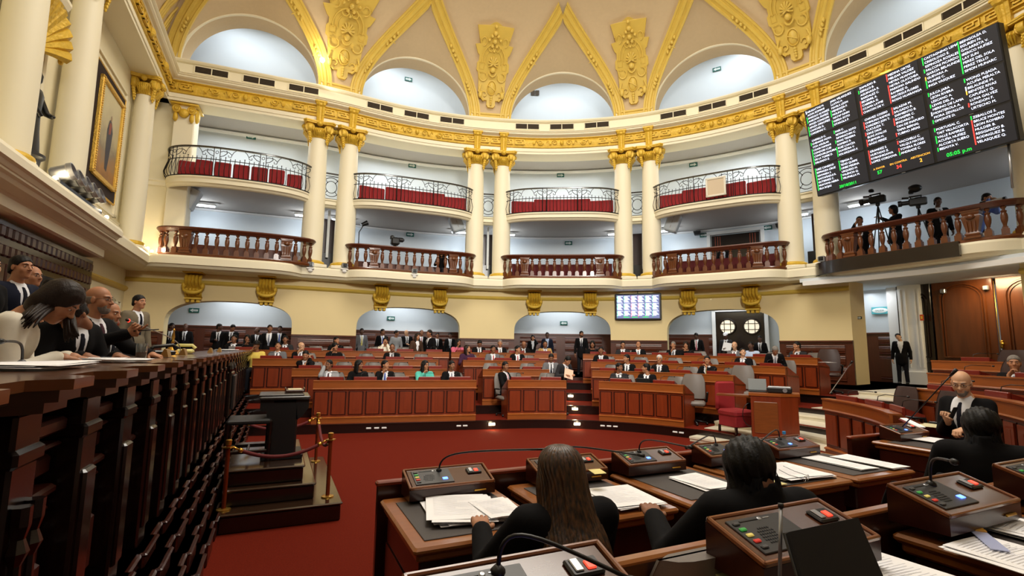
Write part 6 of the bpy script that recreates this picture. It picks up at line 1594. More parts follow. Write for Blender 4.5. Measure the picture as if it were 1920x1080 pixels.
def rope(p,q,sag,label):
    p,q=Vector(p),Vector(q); t=thing('velvet_rope',label,'rope',tuple(p)); pts=[p.lerp(q,i/16)+Vector((0,0,-sag*4*(i/16)*(1-i/16))) for i in range(17)]
    b=MB(); b.tube(pts[1:-1],.02,8); put('rope',b,mat('dark_red_velvet',(92,16,18),.8),t,True)
    b=MB(); b.tube(pts[0:2],.012,8); b.tube([pts[1],pts[1].lerp(pts[2],.6)],.024,8); b.tube([pts[-2].lerp(pts[-3],.6),pts[-2]],.024,8); b.tube(pts[-2:],.012,8); put('brass_ends',b,BRASS,t,True)
Z_=.2+.635
rope(rp(-4.98,-1.02,Z_),rp(-4.03,-.93,Z_),.14,'dark red velvet rope sagging between the two front posts'); rope(rp(-3.99,-.89,Z_),rp(-3.99,.98,Z_),.2,'dark red velvet rope hanging from the right post to the rear post')
rope(rp(-4.03,1.02,Z_),rp(-5.0,1.0,Z_),.14,'dark red velvet rope from the rear post back to the rostrum')
# ---------------------------------------------------------------- things on the rostrum
def paper_stack(label,p,rz,n=4,s=(.21,.297),m=PAPER,spread=.03,rot=6,lines=True,group=None,name='paper_stack'):
    t=thing(name,label,'papers',p,rz,group); 
    for i in range(n):
        b=MB(); a=R_(random.uniform(-rot,rot)); dx,dy=random.uniform(-spread,spread),random.uniform(-spread,spread); z=i*.004
        rows=[[(dx+(u-.5)*s[0]*cos(a)-(v-.5)*s[1]*sin(a),dy+(u-.5)*s[0]*sin(a)+(v-.5)*s[1]*cos(a),z+.003+.004*sin(u*3+i)*sin(v*2.5+i)*(i>0)) for u in (0,.25,.5,.75,1)] for v in (0,.2,.4,.6,.8,1)]
        b.grid(rows); o=put('sheet',b,m,t,local=True); md=o.modifiers.new('t','SOLIDIFY'); md.thickness=.0015; md.offset=0
    if lines:
        b=MB(); 
        for j in range(14):
            v=.12+j*.055; L=.62 if j%5!=4 else .35
            x0,x1=-.38,-.38+L+.14*((j*7)%3)/3; y=(.5-v)*s[1]
            def T(x,y): return (dx+x*s[0]*cos(a)-y*sin(a),dy+x*s[0]*sin(a)+y*cos(a),z+.011)
            b.add([T(x0,y),T(x1,y),T(x1,y+.0035),T(x0,y+.0035)],[(0,1,2,3)])
        put('typed_lines',b,mat('grey_type',(205,205,212),.8),t,local=True)
    return t
def rt_at(px,py,z=ZR+.005,a=-5.72):
    lo,hi=-6.5,W1
    for _ in range(40):
        m_=(lo+hi)/2; p=room(a,m_)
        if pxof((p.x,p.y,z))[0]<px: lo=m_
        else: hi=m_
    return rp(a,(lo+hi)/2,z)
PR=RMrz
paper_stack('wide sheaf of papers at the near end of the rostrum before the woman',rt_at(60,683,a=-5.62),PR,6,(.3,.5),spread=.05)
paper_stack('papers on the rostrum under the writing hand',rt_at(185,665,a=-5.66),PR,5,(.25,.35),spread=.04)
paper_stack('stack of papers beside the glass on the rostrum',rt_at(238,664,a=-5.5),PR,4,(.24,.32))
paper_stack('distant thick bundle of papers near the far end of the rostrum',rt_at(425,656),PR,6,(.4,.9),spread=.1)
t=thing('water_glass','clear drinking glass on the rostrum beside the telephone','glass',rt_at(264,668,a=-5.6)); b=MB(); b.lathe([(.03,0),(.036,.0),(.042,.12),(.039,.12),(.033,.006),(.0,.006)],20,cap=False); put('glass',b,mat('clear_glass',(235,240,240),.05,trans=.95),t,True,local=True,auto=50); b=MB(); b.lathe([(.03,.008),(.036,.05)],16); put('water',b,mat('brown_drink',(120,70,40),.1,trans=.6),t,True,local=True,auto=50)
t=thing('telephone','black desk telephone on the rostrum behind the glass','telephone',rt_at(300,664),PR+.6); b=MB(); b.bbox((0,0,.03),(.22,.2,.05),.015); put('base',b,BLACK,t,local=True); b=MB(); b.tube([(-.12,-.05,.05),(-.09,-.05,.09),(.09,-.05,.11),(.13,-.05,.07)],[.025,.018,.018,.028],8); put('handset',b,BLACK,t,True,local=True)
t=thing('hand_bell','small gilded ceremonial bell with a tall handle on the rostrum','bell',rt_at(322,663)); b=MB(); b.lathe([(.085,0),(.08,.01),(.055,.04),(.045,.08),(.03,.1),(.012,.11),(.012,.13),(.022,.14),(.01,.16),(.016,.2),(.008,.27),(.012,.285),(.004,.30)],20); put('bell',b,BRASS,t,True,local=True)
t=thing('ivory_telephone','cream coloured telephone on the rostrum beyond the bell','telephone',rt_at(346,661),PR); b=MB(); b.bbox((0,0,.03),(.2,.2,.06),.02); b.tube([(-.12,0,.07),(-.08,0,.11),(.08,0,.11),(.12,0,.07)],.02,8); put('body',b,mat('ivory_plastic',(206,196,120),.4),t,True,local=True,auto=40)
np0=None
for px,lab in ((310,'nearest gilt name stand on the rostrum, edge-on'),(343,'second gilt name stand on the rostrum'),(394,'third gilt name stand, before the far papers'),(411,'farthest gilt name stand on the rostrum')):
    p=rt_at(px,660,a=-5.55)
    if np0 is None:
        np0=thing('name_stand',lab,'sign',p,PR,'name stands'); b=MB(); b.prism([(-.06,0),(.06,0),(.03,.09),(.0,.10)],-.13,.13,M=Matrix.Rotation(PI/2,4,'X')); put('stand',b,mat('dull_gilt',(160,120,60),.4,metal=.5),np0,local=True); np0.scale=(.6,.6,.75)
    else: dup(np0,p,PR,lab)
def goose(label,base,tip,rise,name='gooseneck_microphone',r=.006,col_=BLACK,ring=True,tl=.05):
    base,tip=Vector(base),Vector(tip); t=thing(name,label,'microphone',tuple(base)); mid=base+Vector((0,0,rise))
    pts=[]
    c1=base+Vector((0,0,rise)); 
    for i in range(15):
        u=i/14; pts.append(base*(1-u)**3+c1*3*u*(1-u)**2+(c1.lerp(tip,.15))*3*u*u*(1-u)+tip*u**3)
    b=MB(); b.lathe([(.02,0),(.018,.02),(.008,.03)],10,tuple(base)); b.tube(pts,r,6); put('stem',b,col_,t,True)
    d=(pts[-1]-pts[-3]).normalized(); b=MB(); b.tube([tip-d*.005,tip+d*tl*.3,tip+d*tl],[r*1.3,r*2.2,r*1.9],8); put('head',b,BLACK,t,True)
    return t
b0=rt_at(338,662); tp=atd(241,601,4.3)
goose('long silver gooseneck microphone with red ring bending to the bald speaker',b0,tp,.16,col_=STEEL)
t=thing('mic_ring','small glowing red ring around that microphone head','light',tuple(tp)); b=MB(); b.ell(tuple(tp),(.013,.013,.015),8,6); put('ring',b,mat('red_led',(255,50,40),.3,emit=((255,40,30),4)),t,True)
goose('black gooseneck microphone at the near left end of the rostrum',rt_at(40,700,a=-5.75),atd(5,640,2.2),.12)
t=thing('leather_armchair','dark leather chair back at the left edge behind the rostrum','chair',(-2.55,2.3,1.05),R_(120)); chair_parts(t,BLACK); t.scale=(1,1,.95)
p=rp(-6.3,-.9,ZP); t=thing('leather_armchair','dark presidential chair with turned finial behind the gesturing man','chair',(-4.75,6.0,ZP),R_(60)); chair_parts(t,WOODX)
b=MB(); b.lathe([(.02,0),(.05,.03),(.07,.08),(.05,.13),(.02,.15)],12,(.0,.1,1.02)); put('finial',b,WOOD,t,True,local=True)
# ================================================================ people
def standw(px,off,z0,label,face=None,cy=None,**k):
    tt=t_px(px,z0+1.55,off); p=wp(tt,off); n=wn(tt); f=math.degrees(math.atan2(-n.x,-n.y)) if face is None else face
    return person(label,p.x,p.y,z0,f,'stand',**k)
near=dict(res=.016,hres=.0055)
wj=person('woman in white jacket with long dark hair bent over the papers on the rostrum',-2.98,2.72,ZP+.07,50,'sit',jacket='white',shirt=None,tie=None,hair='bob',hc='d',skin='a',lean=27,pitch=32,yaw=15,R=(.10,.40,.70),L=(-.12,.44,.70),seatz=.38,**near)
b=MB(); rnd=random.Random(5)
for i in range(44):
    u=i/43; h0=atd(98+34*u+rnd.uniform(-4,4),562+26*u*u+rnd.uniform(-4,4),3.02); sd=u<.72
    if sd: e_=atd(26+52*u+rnd.uniform(-5,5),600+22*rnd.random()-10*u,2.70); m1=h0.lerp(e_,.5)+Vector((0,-.02,.055))
    else: e_=atd(122+26*(u-.72)/.28,632+rnd.uniform(-6,10),2.92); m1=h0.lerp(e_,.5)+Vector((.02,-.03,0))
    pts=[h0*(1-k/8)**2+m1*2*(k/8)*(1-k/8)+e_*(k/8)**2 for k in range(9)]
    b.tube(pts,[.011,.014,.015,.015,.014,.012,.010,.007,.003],6)
put('hair_locks',b,HC['d'],wj,True)
person('dark-haired man in black suit leaning to the woman and writing on the rostrum',-3.42,3.72,ZP,95,'sit',jacket='black',tie='dtie',hair='short',skin='b',lean=20,pitch=52,yaw=70,R=(.16,.44,.765),L=(-.10,.44,.765),hp='pinch',seatz=.42,**near)
person('bald man with glasses and grey beard, black suit and striped tie, pointing with a pen',-3.68,4.32,ZP,92,'sit',jacket='black',tie='stripe',hair='bald',hc='g',beard='g',glasses=True,skin='a',lean=4,yaw=-12,tilt=0,R=(.14,.50,.94),L=(-.12,.50,.765),hp='point',Rdir=((-.1,.75,.65),(-.9,-.2,.2)),seatz=.47,**near)
pen=Vector((-3.0,4.17,2.03))
person('bearded grey-haired man partly hidden behind the bald speaker',-4.15,5.05,ZP,85,'sit',jacket='char',tie='dtie',hair='receding',hc='g',beard='g',skin='a',pitch=8,R=(.1,.42,.74),L=(-.1,.42,.74),seatz=.40,res=.024,hres=.008)
person('man in dark navy suit standing at the left behind the woman in white',-4.98,4.95,ZP,95,'stand',jacket='navy',tie='dtie',hair='short',skin='a',L=(-.1,.3,1.12),R=(.12,.28,1.1),scale=1.0,**near)
person('bald man with glasses standing between the navy-suited man and a shorter man',-5.5,5.6,ZP,90,'stand',jacket='black',hair='bald',hc='g',glasses=True,skin='a',res=.024,hres=.008)
person('shorter dark-haired man standing rightmost of the three by the carved doorway',-5.72,6.1,ZP,85,'stand',jacket='black',hair='short',skin='b',res=.024,hres=.008,scale=.95)
person('person with pale face at the very left edge of the rostrum',-4.68,4.35,ZP,90,'stand',jacket='black',hair='short',skin='c',res=.024,hres=.008,scale=.95)
person('man in taupe grey suit with dark tie standing at the far side of the rostrum',-6.12,8.1,ZP,105,'stand',jacket='taupe',tie='dtie',hair='short',skin='a',yaw=-10,res=.018,hres=.0065,scale=.96,R=(.24,.08,.82))
t=thing('pen','black pen held in the raised hand of the bald speaker','pen',(-3.03,4.18,2.02)); b=MB(); b.tube([(-3.12,4.12,2.01),(-2.98,4.22,2.03)],.005,6); put('barrel',b,BLACK,t,True)
# --- seated rows on the far side
SEATS=[(0,617,'man in light grey suit with hand at his ear, leftmost in the front row',dict(jacket='lgrey',tie='stripe',hair='short',skin='b',glasses=True,yaw=25,R=(.10,.14,1.24),hp='relaxed')),
(0,672,'woman with dark curly hair in the front row turning to her left',dict(jacket='black',shirt=None,tie=None,hair='long',skin='b',yaw=-55)),
(0,722,'dark-suited man resting chin on hand in the front row',dict(jacket='black',tie='btie',hair='short',skin='a',yaw=-50,pitch=-6,R=(.04,.20,1.10),hp='grip')),
(0,796,'woman in turquoise blouse with glasses in the front row, hand at mouth',dict(jacket='teal',shirt=None,tie=None,hair='long',skin='a',glasses=True,yaw=-35,R=(.03,.20,1.08),hp='grip')),
(0,846,'man in dark suit and grey tie at the right end of the left front bench',dict(jacket='black',tie='gtie',hair='short',skin='b',yaw=-25)),
(0,1161,'man behind an open laptop on the right front bench, turned to his neighbour',dict(jacket='char',hair='short',skin='b',yaw=-50)),
(0,1213,'young man seen from the side behind a dark screen, right front bench',dict(jacket='black',hair='short',skin='a',yaw=75)),
(1,573,'man in black suit on the phone, leftmost of the second row',dict(jacket='black',tie='dtie',hair='short',skin='a',pitch=14,R=(-.09,.10,1.16),L=(-.12,.12,1.18),hpL='grip')),
(1,1033,'man bending behind the standing reader in the second row',dict(jacket='grey',hair='short',skin='b',pitch=20)),
(1,1176,'dark-haired man in black suit looking left in the right second row',dict(jacket='black',hair='short',skin='a',yaw=40)),
(1,1327,'man in dark suit and yellow tie with hand at mouth, right second row',dict(jacket='black',tie='ytie',hair='short',skin='a',yaw=-15,L=(-.03,.20,1.10),hpL='grip')),
(1,1237,'silver-haired man with glasses in the right second row',dict(jacket='black',hair='short',hc='w',glasses=True,skin='a')),
(2,564,'bald older man seen in profile in the left third row',dict(jacket='black',hair='bald',hc='w',glasses=True,skin='c',yaw=-55,R=(.04,.2,1.1))),
(2,627,'woman in black with hand to her cheek in the left third row',dict(jacket='black',shirt=None,tie=None,hair='bob',skin='a',yaw=-40,R=(.08,.16,1.14))),
(2,735,'balding man in black suit holding a phone in the left third row',dict(jacket='black',hair='receding',skin='b',pitch=10,L=(-.09,.16,1.12),hpL='grip')),
(2,876,'woman with long dark hair in a plum jacket, middle third row',dict(jacket='plum',shirt=None,tie=None,hair='long',hc='d',skin='a',yaw=-40,pitch=-8)),
(2,924,'man in grey suit and red tie, middle third row',dict(jacket='grey',tie='red',hair='short',skin='b',yaw=-10)),
(2,970,'man in black suit and red tie with folded arms, middle third row',dict(jacket='black',tie='red',hair='short',skin='a',yaw=-40)),
(2,1127,'man in black suit leaning back in the right third row, left end',dict(jacket='black',tie='gtie',hair='short',skin='b')),
(2,1394,'young dark-haired man looking up in the right third row',dict(jacket='black',tie='gtie',hair='short',skin='c',yaw=-30,pitch=-14)),
(2,481,'person in yellow shirt and flat dark hat, leftmost in the third row by the rostrum',dict(jacket='yellow',shirt=None,tie=None,hair='hat',hc='k',skin='b',yaw=20,R=(.08,.18,1.14))),
(2,521,'man in grey suit looking upwards near the end of the rostrum',dict(jacket='grey',hair='short',skin='a',pitch=-14)),
(3,464,'dark-haired woman in black with hand over her mouth, back row beside the rostrum',dict(jacket='black',shirt=None,tie=None,hair='long',skin='b',R=(.02,.19,1.09))),
(3,439,'man half hidden by a grey folder at the far end of the rostrum',dict(jacket='black',hair='short',skin='b')),
(3,535,'man in dark suit at the left part of the back row',dict(jacket='char',hair='short',skin='b')),
(3,630,'dark-haired man in black suit in the left back row, looking right',dict(jacket='black',hair='short',skin='a',yaw=-45)),
(3,722,'woman in white blouse with both hands at her face, left back row',dict(jacket='white',shirt=None,tie=None,hair='bun',skin='a',R=(.07,.17,1.16),L=(-.07,.17,1.16))),
(3,858,'woman in pink with hand to her face, middle back row',dict(jacket='pink',shirt=None,tie=None,hair='long',skin='b',yaw=-30,R=(.04,.18,1.1))),
(3,898,'person with sunglasses on the head bending down, middle back row',dict(jacket='black',hair='short',skin='b',pitch=30)),
(3,937,'man with greying hair and dark suit leaning, middle back row',dict(jacket='black',hair='short',hc='g',skin='a')),
(3,981,'bald man bending forward in the middle back row',dict(jacket='black',hair='bald',skin='b',pitch=32,lean=10)),
(3,1022,'man in tan jacket reading in the middle back row',dict(jacket='tan',tie='gtie',hair='receding',skin='b',pitch=26)),
(3,1111,'dark-haired woman at the left end of the right back row',dict(jacket='black',shirt=None,tie=None,hair='bob',skin='b')),
(3,1168,'man with glasses in the right back row near the wall television',dict(jacket='char',hair='short',glasses=True,skin='a',yaw=-15)),
(3,1197,'man leaning back with fair face in the right back row',dict(jacket='black',hair='receding',hc='b',skin='a',pitch=-18)),
(3,1263,'man with hand on his mouth, left in the opening with the round-window doors',dict(jacket='black',hair='short',hc='g',skin='a',R=(.03,.2,1.09))),
(3,1287,'woman with reddish dark hair, hands at her mouth, right back row',dict(jacket='black',shirt=None,tie=None,hair='bob',hc='d',skin='a',R=(.03,.19,1.08),L=(-.03,.19,1.08))),
(3,1378,'bald older man in grey suit in the right back row',dict(jacket='grey',hair='bald',hc='w',skin='c')),
(3,1409,'man in pale shirt with raised face behind a grey laptop',dict(jacket='bshirt',shirt=None,tie=None,hair='short',skin='d')),
(3,1496,'dark-haired man covering his mouth, rightmost in the back row',dict(jacket='char',hair='short',skin='a',yaw=30,R=(.03,.2,1.09)))]
for row,px,lab,k in SEATS:
    kk=dict(jacket='black',res=.03,hres=.0095); kk.update(k); seated(row,px,lab,off=.95 if row<3 else 1.0,**kk)
# people standing among the rows
p,n=on_row(0,963,.5); person('man in black suit with pink tie sitting sideways by the middle front bench',p.x-.25,p.y+.35,.2,120,'sit',jacket='black',tie='ptie',hair='short',skin='b',yaw=20,res=.026,hres=.009,seatz=.5)
p,n=on_row(0,1052,.75); person('man in dark grey suit standing and reading a paper behind the middle front bench',p.x,p.y,.2,150,'stand',jacket='char',tie='gtie',hair='short',skin='a',lean=22,pitch=28,R=(.16,.40,1.12),L=(-.1,.42,1.12),res=.024,hres=.008,scale=.95)
t=thing('held_sheet','pinkish paper held by the man reading behind the middle bench','paper',(p.x+.16,p.y-.40,1.30),R_(20)); b=MB(); b.bbox((0,0,0),(.24,.004,.30),.001,M=Matrix.Rotation(R_(-35),4,'X')@Matrix.Rotation(R_(20),4,'Y')); put('sheet',b,mat('pinkish_paper',(222,184,160),.8),t,local=True)
standw(1090,-.6,ZU,'tall man in black suit and tie standing at the middle opening, facing the chamber',jacket='black',hair='short',skin='b',beard='k',yaw=-20,res=.024,hres=.008)
p,n=on_row(3,806,.75); person('dark-haired man in black suit standing at the right end of the left back row',p.x,p.y,.85,225,'stand',jacket='black',tie='dtie',hair='short',skin='b',res=.024,hres=.008,scale=.97)
p,n=on_row(3,781,.9); person('long-haired woman in dark jacket standing beside the man at the end of the back row',p.x,p.y,.85,150,'stand',jacket='brown',tie=None,hair='long',hc='d',skin='a',yaw=-20,scale=.9,res=.026,hres=.009)
p,n=on_row(3,504,1.0); person('man in dark suit, white shirt and grey tie standing before the left opening',p.x,p.y,.95,160,'stand',jacket='black',tie='gtie',hair='short',skin='b',yaw=-15,res=.022,hres=.008,open_=.6,scale=.94)
p,n=on_row(2,1458,.5); person('grey-haired man in black suit leaning forward at the end of the right third row',p.x,p.y+.2,.64,200,'stand',jacket='black',tie='gtie',hair='short',hc='g',skin='b',lean=30,pitch=25,res=.024,hres=.008,scale=.9,R=(.15,.45,.95),L=(-.15,.4,.95))
for px,off,lab,k in [(322,1.5,'man in black, leftmost in the shadowed left opening',dict(hair='short',skin='d',yaw=-50)),
(348,1.6,'balding man in black suit and white shirt, second in the left opening',dict(hair='bald',skin='d')),
(411,.9,'tall man in black suit with silver cap hair checking a phone, left opening',dict(hair='short',hc='k',skin='d',yaw=-70,R=(.05,.3,1.15),hp='grip')),
(435,.8,'man in black suit looking down at papers in the left opening',dict(hair='short',skin='b',pitch=25,yaw=-30,L=(-.05,.32,1.1))),
(483,1.4,'man in profile facing left with a pale paper, left opening',dict(hair='bald',hc='k',skin='d',yaw=60,scale=.95)),
(525,1.4,'man in black suit and bright blue tie at the right of the left opening',dict(hair='short',tie='btie',skin='d')),
(678,1.3,'man in light grey suit and yellow tie, leftmost in the second opening',dict(jacket='grey',tie='ytie',hair='short',skin='d')),
(717,1.3,'man with glasses, black suit and blue tie in the second opening',dict(tie='btie',hair='short',glasses=True,skin='b',yaw=-30)),
(743,1.0,'woman in pale grey jacket and dark hat in the second opening',dict(jacket='lgrey',tie=None,shirt=None,hair='bun',skin='b',yaw=-50,scale=.97)),
(763,1.2,'bald man reading in a black suit in the second opening',dict(hair='bald',hc='w',skin='c',pitch=25,yaw=35,R=(.05,.32,1.12))),
(790,1.3,'man in black suit and pink tie with badge in the second opening',dict(tie='ptie',hair='receding',skin='b',yaw=-20)),
(820,1.6,'man in black suit and dark tie, second from right in the second opening',dict(hair='short',skin='b',scale=.95)),
(844,1.5,'man in black suit and grey tie, rightmost in the second opening',dict(tie='gtie',hair='short',skin='d',scale=.95)),
(999,1.4,'woman in dark clothes on the phone in the middle opening',dict(jacket='black',shirt='wshirt',tie=None,hair='bob',skin='a',scale=.93,L=(-.08,.12,1.52))),
(1026,1.2,'man in dark blue suit standing left in the middle opening',dict(jacket='navy',shirt='bshirt',tie=None,hair='short',skin='d')),
(1306,1.0,'tall man in black suit and pink tie standing left of the round-window doors',dict(tie='ptie',hair='short',skin='d',pitch=18)),
(1361,1.2,'man in white cap and grey jacket reading a white sheet before the round-window doors',dict(jacket='char',hair='cap',hc='W',skin='d',pitch=15,L=(-.05,.3,1.12))),
(1425,1.4,'man in black leaning beside the round-window doors',dict(hair='short',skin='d',scale=.93))]:
    kk=dict(jacket='black',res=.03,hres=.0095); kk.update(k); standw(px,off,ZU,lab,**kk)
t=thing('white_sheet','white sheet held by the man in the white cap','paper',tuple(wp(t_px(1363,2.2,.85),.85))+(2.12,),face(3.5)); b=MB(); b.bbox((0,0,0),(.32,.006,.34),.001,M=Matrix.Rotation(R_(-20),4,'X')@Matrix.Rotation(R_(10),4,'Y')); put('sheet',b,PAPER,t,local=True)
p2,_=on_row(3,466,0); 
tG,pG,zG=zat(1690,660,2.2)
person('security guard in black uniform with badge leaning by the entrance pilaster',pG.x,pG.y,ZU,225,'stand',jacket='black',tie=None,shirt='wshirt',hair='short',skin='c',tilt=18,res=.022,hres=.008,scale=.97,open_=.5)
# right side
person('bald man with glasses and grey beard looking at his phone, right front bench',5.2,5.78,.2,250,'sit',jacket='black',tie='dtie',hair='bald',hc='g',beard='g',glasses=True,skin='c',yaw=-18,pitch=18,R=(.03,.26,.86),hp='grip',Rdir=((-.2,.4,.85),(0,-1,.3)),scale=1.14,res=.016,hres=.006,open_=.6)
t=thing('mobile_phone','black phone held by the bald man on the right','phone',(4.90,5.62,1.27),R_(200)); b=MB(); b.bbox((0,0,0),(.075,.012,.15),.004,M=Matrix.Rotation(R_(-25),4,'X')); put('phone',b,BLACK,t,local=True)
pq=at(1902,680,1.95); p,n=rowpt(RR[2],97,.95); pp_=atd(1903,684,8.3)
person('grey-haired man with hand on chin at the far right edge',pp_.x,pp_.y,.50,240,'sit',jacket='black',tie='gtie',hair='short',hc='g',skin='a',yaw=-15,R=(.02,.20,1.06),hp='grip',res=.02,hres=.007,scale=1.05)
# galleries
tF,pF,zF=zat(829,465,-.45)
person('woman with black hair on the phone behind the left lower gallery balustrade',pF.x,pF.y,ZG1-.28,180,'sit',jacket='black',shirt=None,tie=None,hair='long',skin='c',L=(-.09,.12,1.2),pitch=12,res=.028,hres=.009)
tF,pF,zF=zat(1355,458,2.6)
person('man in dark suit in the dark gallery doorway',pF.x,pF.y,ZG1,190,'stand',jacket='black',tie='gtie',hair='short',skin='b',res=.03,hres=.0095)
def gal(px,py,dist,label,pose='stand',hh=1.62,**k):
    p=atd(px,py,dist); return person(label,p.x,p.y,p.z-hh*1.14,k.pop('face',225),pose,scale=1.14,**k),p
gal(1612,413,15.6,'man in black and white tracksuit with hand at face, left in the press gallery',jacket='black',shirt='wshirt',tie=None,hair='short',skin='b',R=(.06,.18,1.52),hh=1.62,open_=.6)
gal(1677,392,15.0,'camera operator in black with long hair behind the left video camera',jacket='black',shirt=None,tie=None,hair='bob',skin='b',face=280,L=(-.1,.40,1.35))
gal(1757,378,14.3,'man in black suit and white shirt seated behind the second video camera',jacket='black',tie='gtie',hair='short',skin='d',face=200)
gal(1826,372,13.8,'photographer in blue shirt aiming a white telephoto lens from the press gallery',jacket='blue',shirt=None,tie=None,hair='short',skin='a',face=165,lean=22,pitch=5,R=(.08,.34,1.48),L=(-.02,.42,1.42),hp='grip',hpL='grip')
p=atd(1845,381,13.4); t=thing('telephoto_lens_camera','camera with big white telephoto lens held by the photographer in blue','camera',tuple(p),R_(-60)); b=MB(); b.bbox((-.02,0,0),(.14,.1,.11),.02); put('body',b,BLACK,t,local=True); M=Matrix.Rotation(PI/2,4,'Y'); b=MB(); b.lathe([(.04,.04),(.045,.2),(.065,.26),(.07,.42)],18,M=M); put('lens_barrel',b,WHITE,t,True,local=True,auto=40); b=MB(); b.lathe([(.074,.40),(.074,.46),(.05,.46)],18,M=M); b.lathe([(.05,.22),(.052,.24)],18,M=M); put('lens_hood',b,BLACK,t,True,local=True,auto=40)
def vcam(px,py,dist,label,rz,s=1.0,hood=False):
    p=atd(px,py,dist); t=thing('video_camera',label,'video camera',tuple(p),rz); t.scale=(s,)*3
    b=MB(); b.bbox((0,0,0),(.16,.42,.22),.03); b.bbox((0,-.05,.17),(.05,.3,.04),.01); b.box((0,.08,.13),(.03,.03,.1)); b.box((0,-.16,.13),(.03,.03,.1)); put('body',b,BLACK,t,local=True)
    b=MB(); M=Matrix.Rotation(PI/2,4,'X'); b.lathe([(.06,.2),(.065,.36),(.09,.38),(.09,.46)],16,M=M); put('lens',b,BLACK,t,True,local=True,auto=40)
    b=MB(); b.bbox((-.14,.02,.12),(.1,.2,.08),.02); b.tube([(.0,-.2,.14),(.0,-.36,.16)],.03,8); b.bbox((0,-.14,.30),(.13,.12,.10),.02); put('viewfinder_and_lamp',b,BLACK,t,True,local=True,auto=40)
    if hood: b=MB(); b.ell((0,-.04,.40),(.14,.17,.12),10,8); put('rain_hood',b,BLACK,t,True,local=True); b=MB(); b.ell((-.07,-.12,.46),(.06,.08,.06),8,6); put('red_cover',b,SEATR,t,True,local=True)
    hgt=(p.z-(ZG1+.03))/s; b=MB()
    for a in (90,210,330): b.tube([(0,0,-.18),(.3*cos(R_(a)),.3*sin(R_(a)),-hgt)],.016,6)
    b.lathe([(.05,-.2),(.06,-.12)],10); b.tube([(0,0,-.2),(0,0,-.7)],.022,6); put('tripod',b,BLACK,t,True,local=True)
vcam(1645,374,14.6,'professional video camera on a tripod, left in the press gallery',R_(215)); vcam(1721,378,14.0,'second video camera with red-tipped hood on a tripod in the press gallery',R_(230),1.0,True)
b=MB(); 
# monitors, cameras and fixtures along the balcony
def ptz(px,py,off,label,z=None):
    tt,p,z=zat(px,py,off); t=thing('ptz_camera',label,'camera',(p.x,p.y,z),face(tt),'remote cameras on the balcony ledge')
    b=MB(); b.bbox((0,0,.08),(.22,.16,.18),.03); put('silver_head',b,STEEL,t,local=True); b=MB(); b.bbox((0,-.085,.08),(.14,.02,.12),.01); b.lathe([(.04,0),(.045,.03)],12,M=Matrix.Translation((0,-.09,.08))@Matrix.Rotation(PI/2,4,'X')); put('lens_window',b,BLACK,t,local=True); b=MB(); b.bbox((0,.02,-.06),(.26,.2,.05),.01); b.ell((0,0,-.13),(.09,.08,.07),8,6); b.tube([(.1,.05,-.06),(.2,.08,-.1),(.3,.1,-.02)],.008,5); put('base_and_cable',b,WHITE,t,True,local=True,auto=40)
ptz(582,500,-.6,'dark remote camera on a bracket below the left column pair'); ptz(646,502,-.6,'white remote camera below the right column of that left pair'); ptz(777,512,-1.18,'white remote camera at the middle of the second balcony'); ptz(1541,490,-.62,'silver remote camera on the ledge beside the voting board column')
tt,p,z=zat(741,447,-.55); t=thing('tripod_video_rig','dark bulky camera rig standing on the second gallery balustrade rail','camera',(p.x,p.y,ZG1+.98),face(tt)); b=MB(); b.bbox((0,0,.28),(.34,.3,.3),.06); b.bbox((.2,0,.36),(.3,.2,.16),.05); b.bbox((-.12,0,.42),(.16,.2,.16),.04); put('camera_body',b,BLACK,t,local=True); b=MB(); b.tube([(0,0,.15),(-.12,0,0)],.02,6); b.tube([(0,0,.15),(.12,0,0)],.02,6); b.tube([(0,0,.15),(0,.1,0)],.02,6); put('stand',b,BLACK,t,True,local=True)
tt,p,z=zat(683,420,.4); t=thing('wall_spotlight','black spotlight on an arm at the left end of the second gallery','lamp',(p.x,p.y,z),face(tt)); b=MB(); b.lathe([(.07,-.12),(.09,.08),(.1,.14)],14,M=Matrix.Rotation(R_(60),4,'Y')); b.tube([(-.05,0,-.1),(-.18,0,-.35),(-.18,0,-1.6)],.018,6); put('lamp_and_arm',b,BLACK,t,True,local=True,auto=40)
for px,py,lab in ((1307,437,'small black bracket speaker left of the dark gallery doorway'),(1462,423,'small black bracket speaker right of the dark gallery doorway')):
    tt,p,z=zat(px,py,3.1); t=thing('wall_speaker',lab,'speaker',(p.x,p.y,z),face(tt)); b=MB(); b.prism([(-.15,.08),(.15,.08),(.11,-.09),(-.11,-.09)],-.1,.1,M=UPR); put('casing',b,BLACK,t,local=True); b=MB(); b.box((0,.1,.12),(.06,.2,.04)); put('bracket',b,STEEL,t,local=True)
tt,p,z=zat(1342,350,-1.15); t=thing('framed_panel','small silver-framed beige panel fixed to the iron railing, bay right of the middle','panel',(p.x,p.y,z),face(tt)); b=MB()
for x in (-.31,.31): b.bbox((x,0,0),(.07,.06,.68),.01)
for zz in (-.32,.32): b.bbox((0,0,zz),(.7,.06,.07),.01)
put('silver_frame',b,mat('silver_frame',(214,208,190),.4),t,local=True); b=MB(); b.bbox((0,.01,0),(.58,.03,.6),.005); put('beige_board',b,mat('beige_board',(196,178,150),.7),t,local=True)
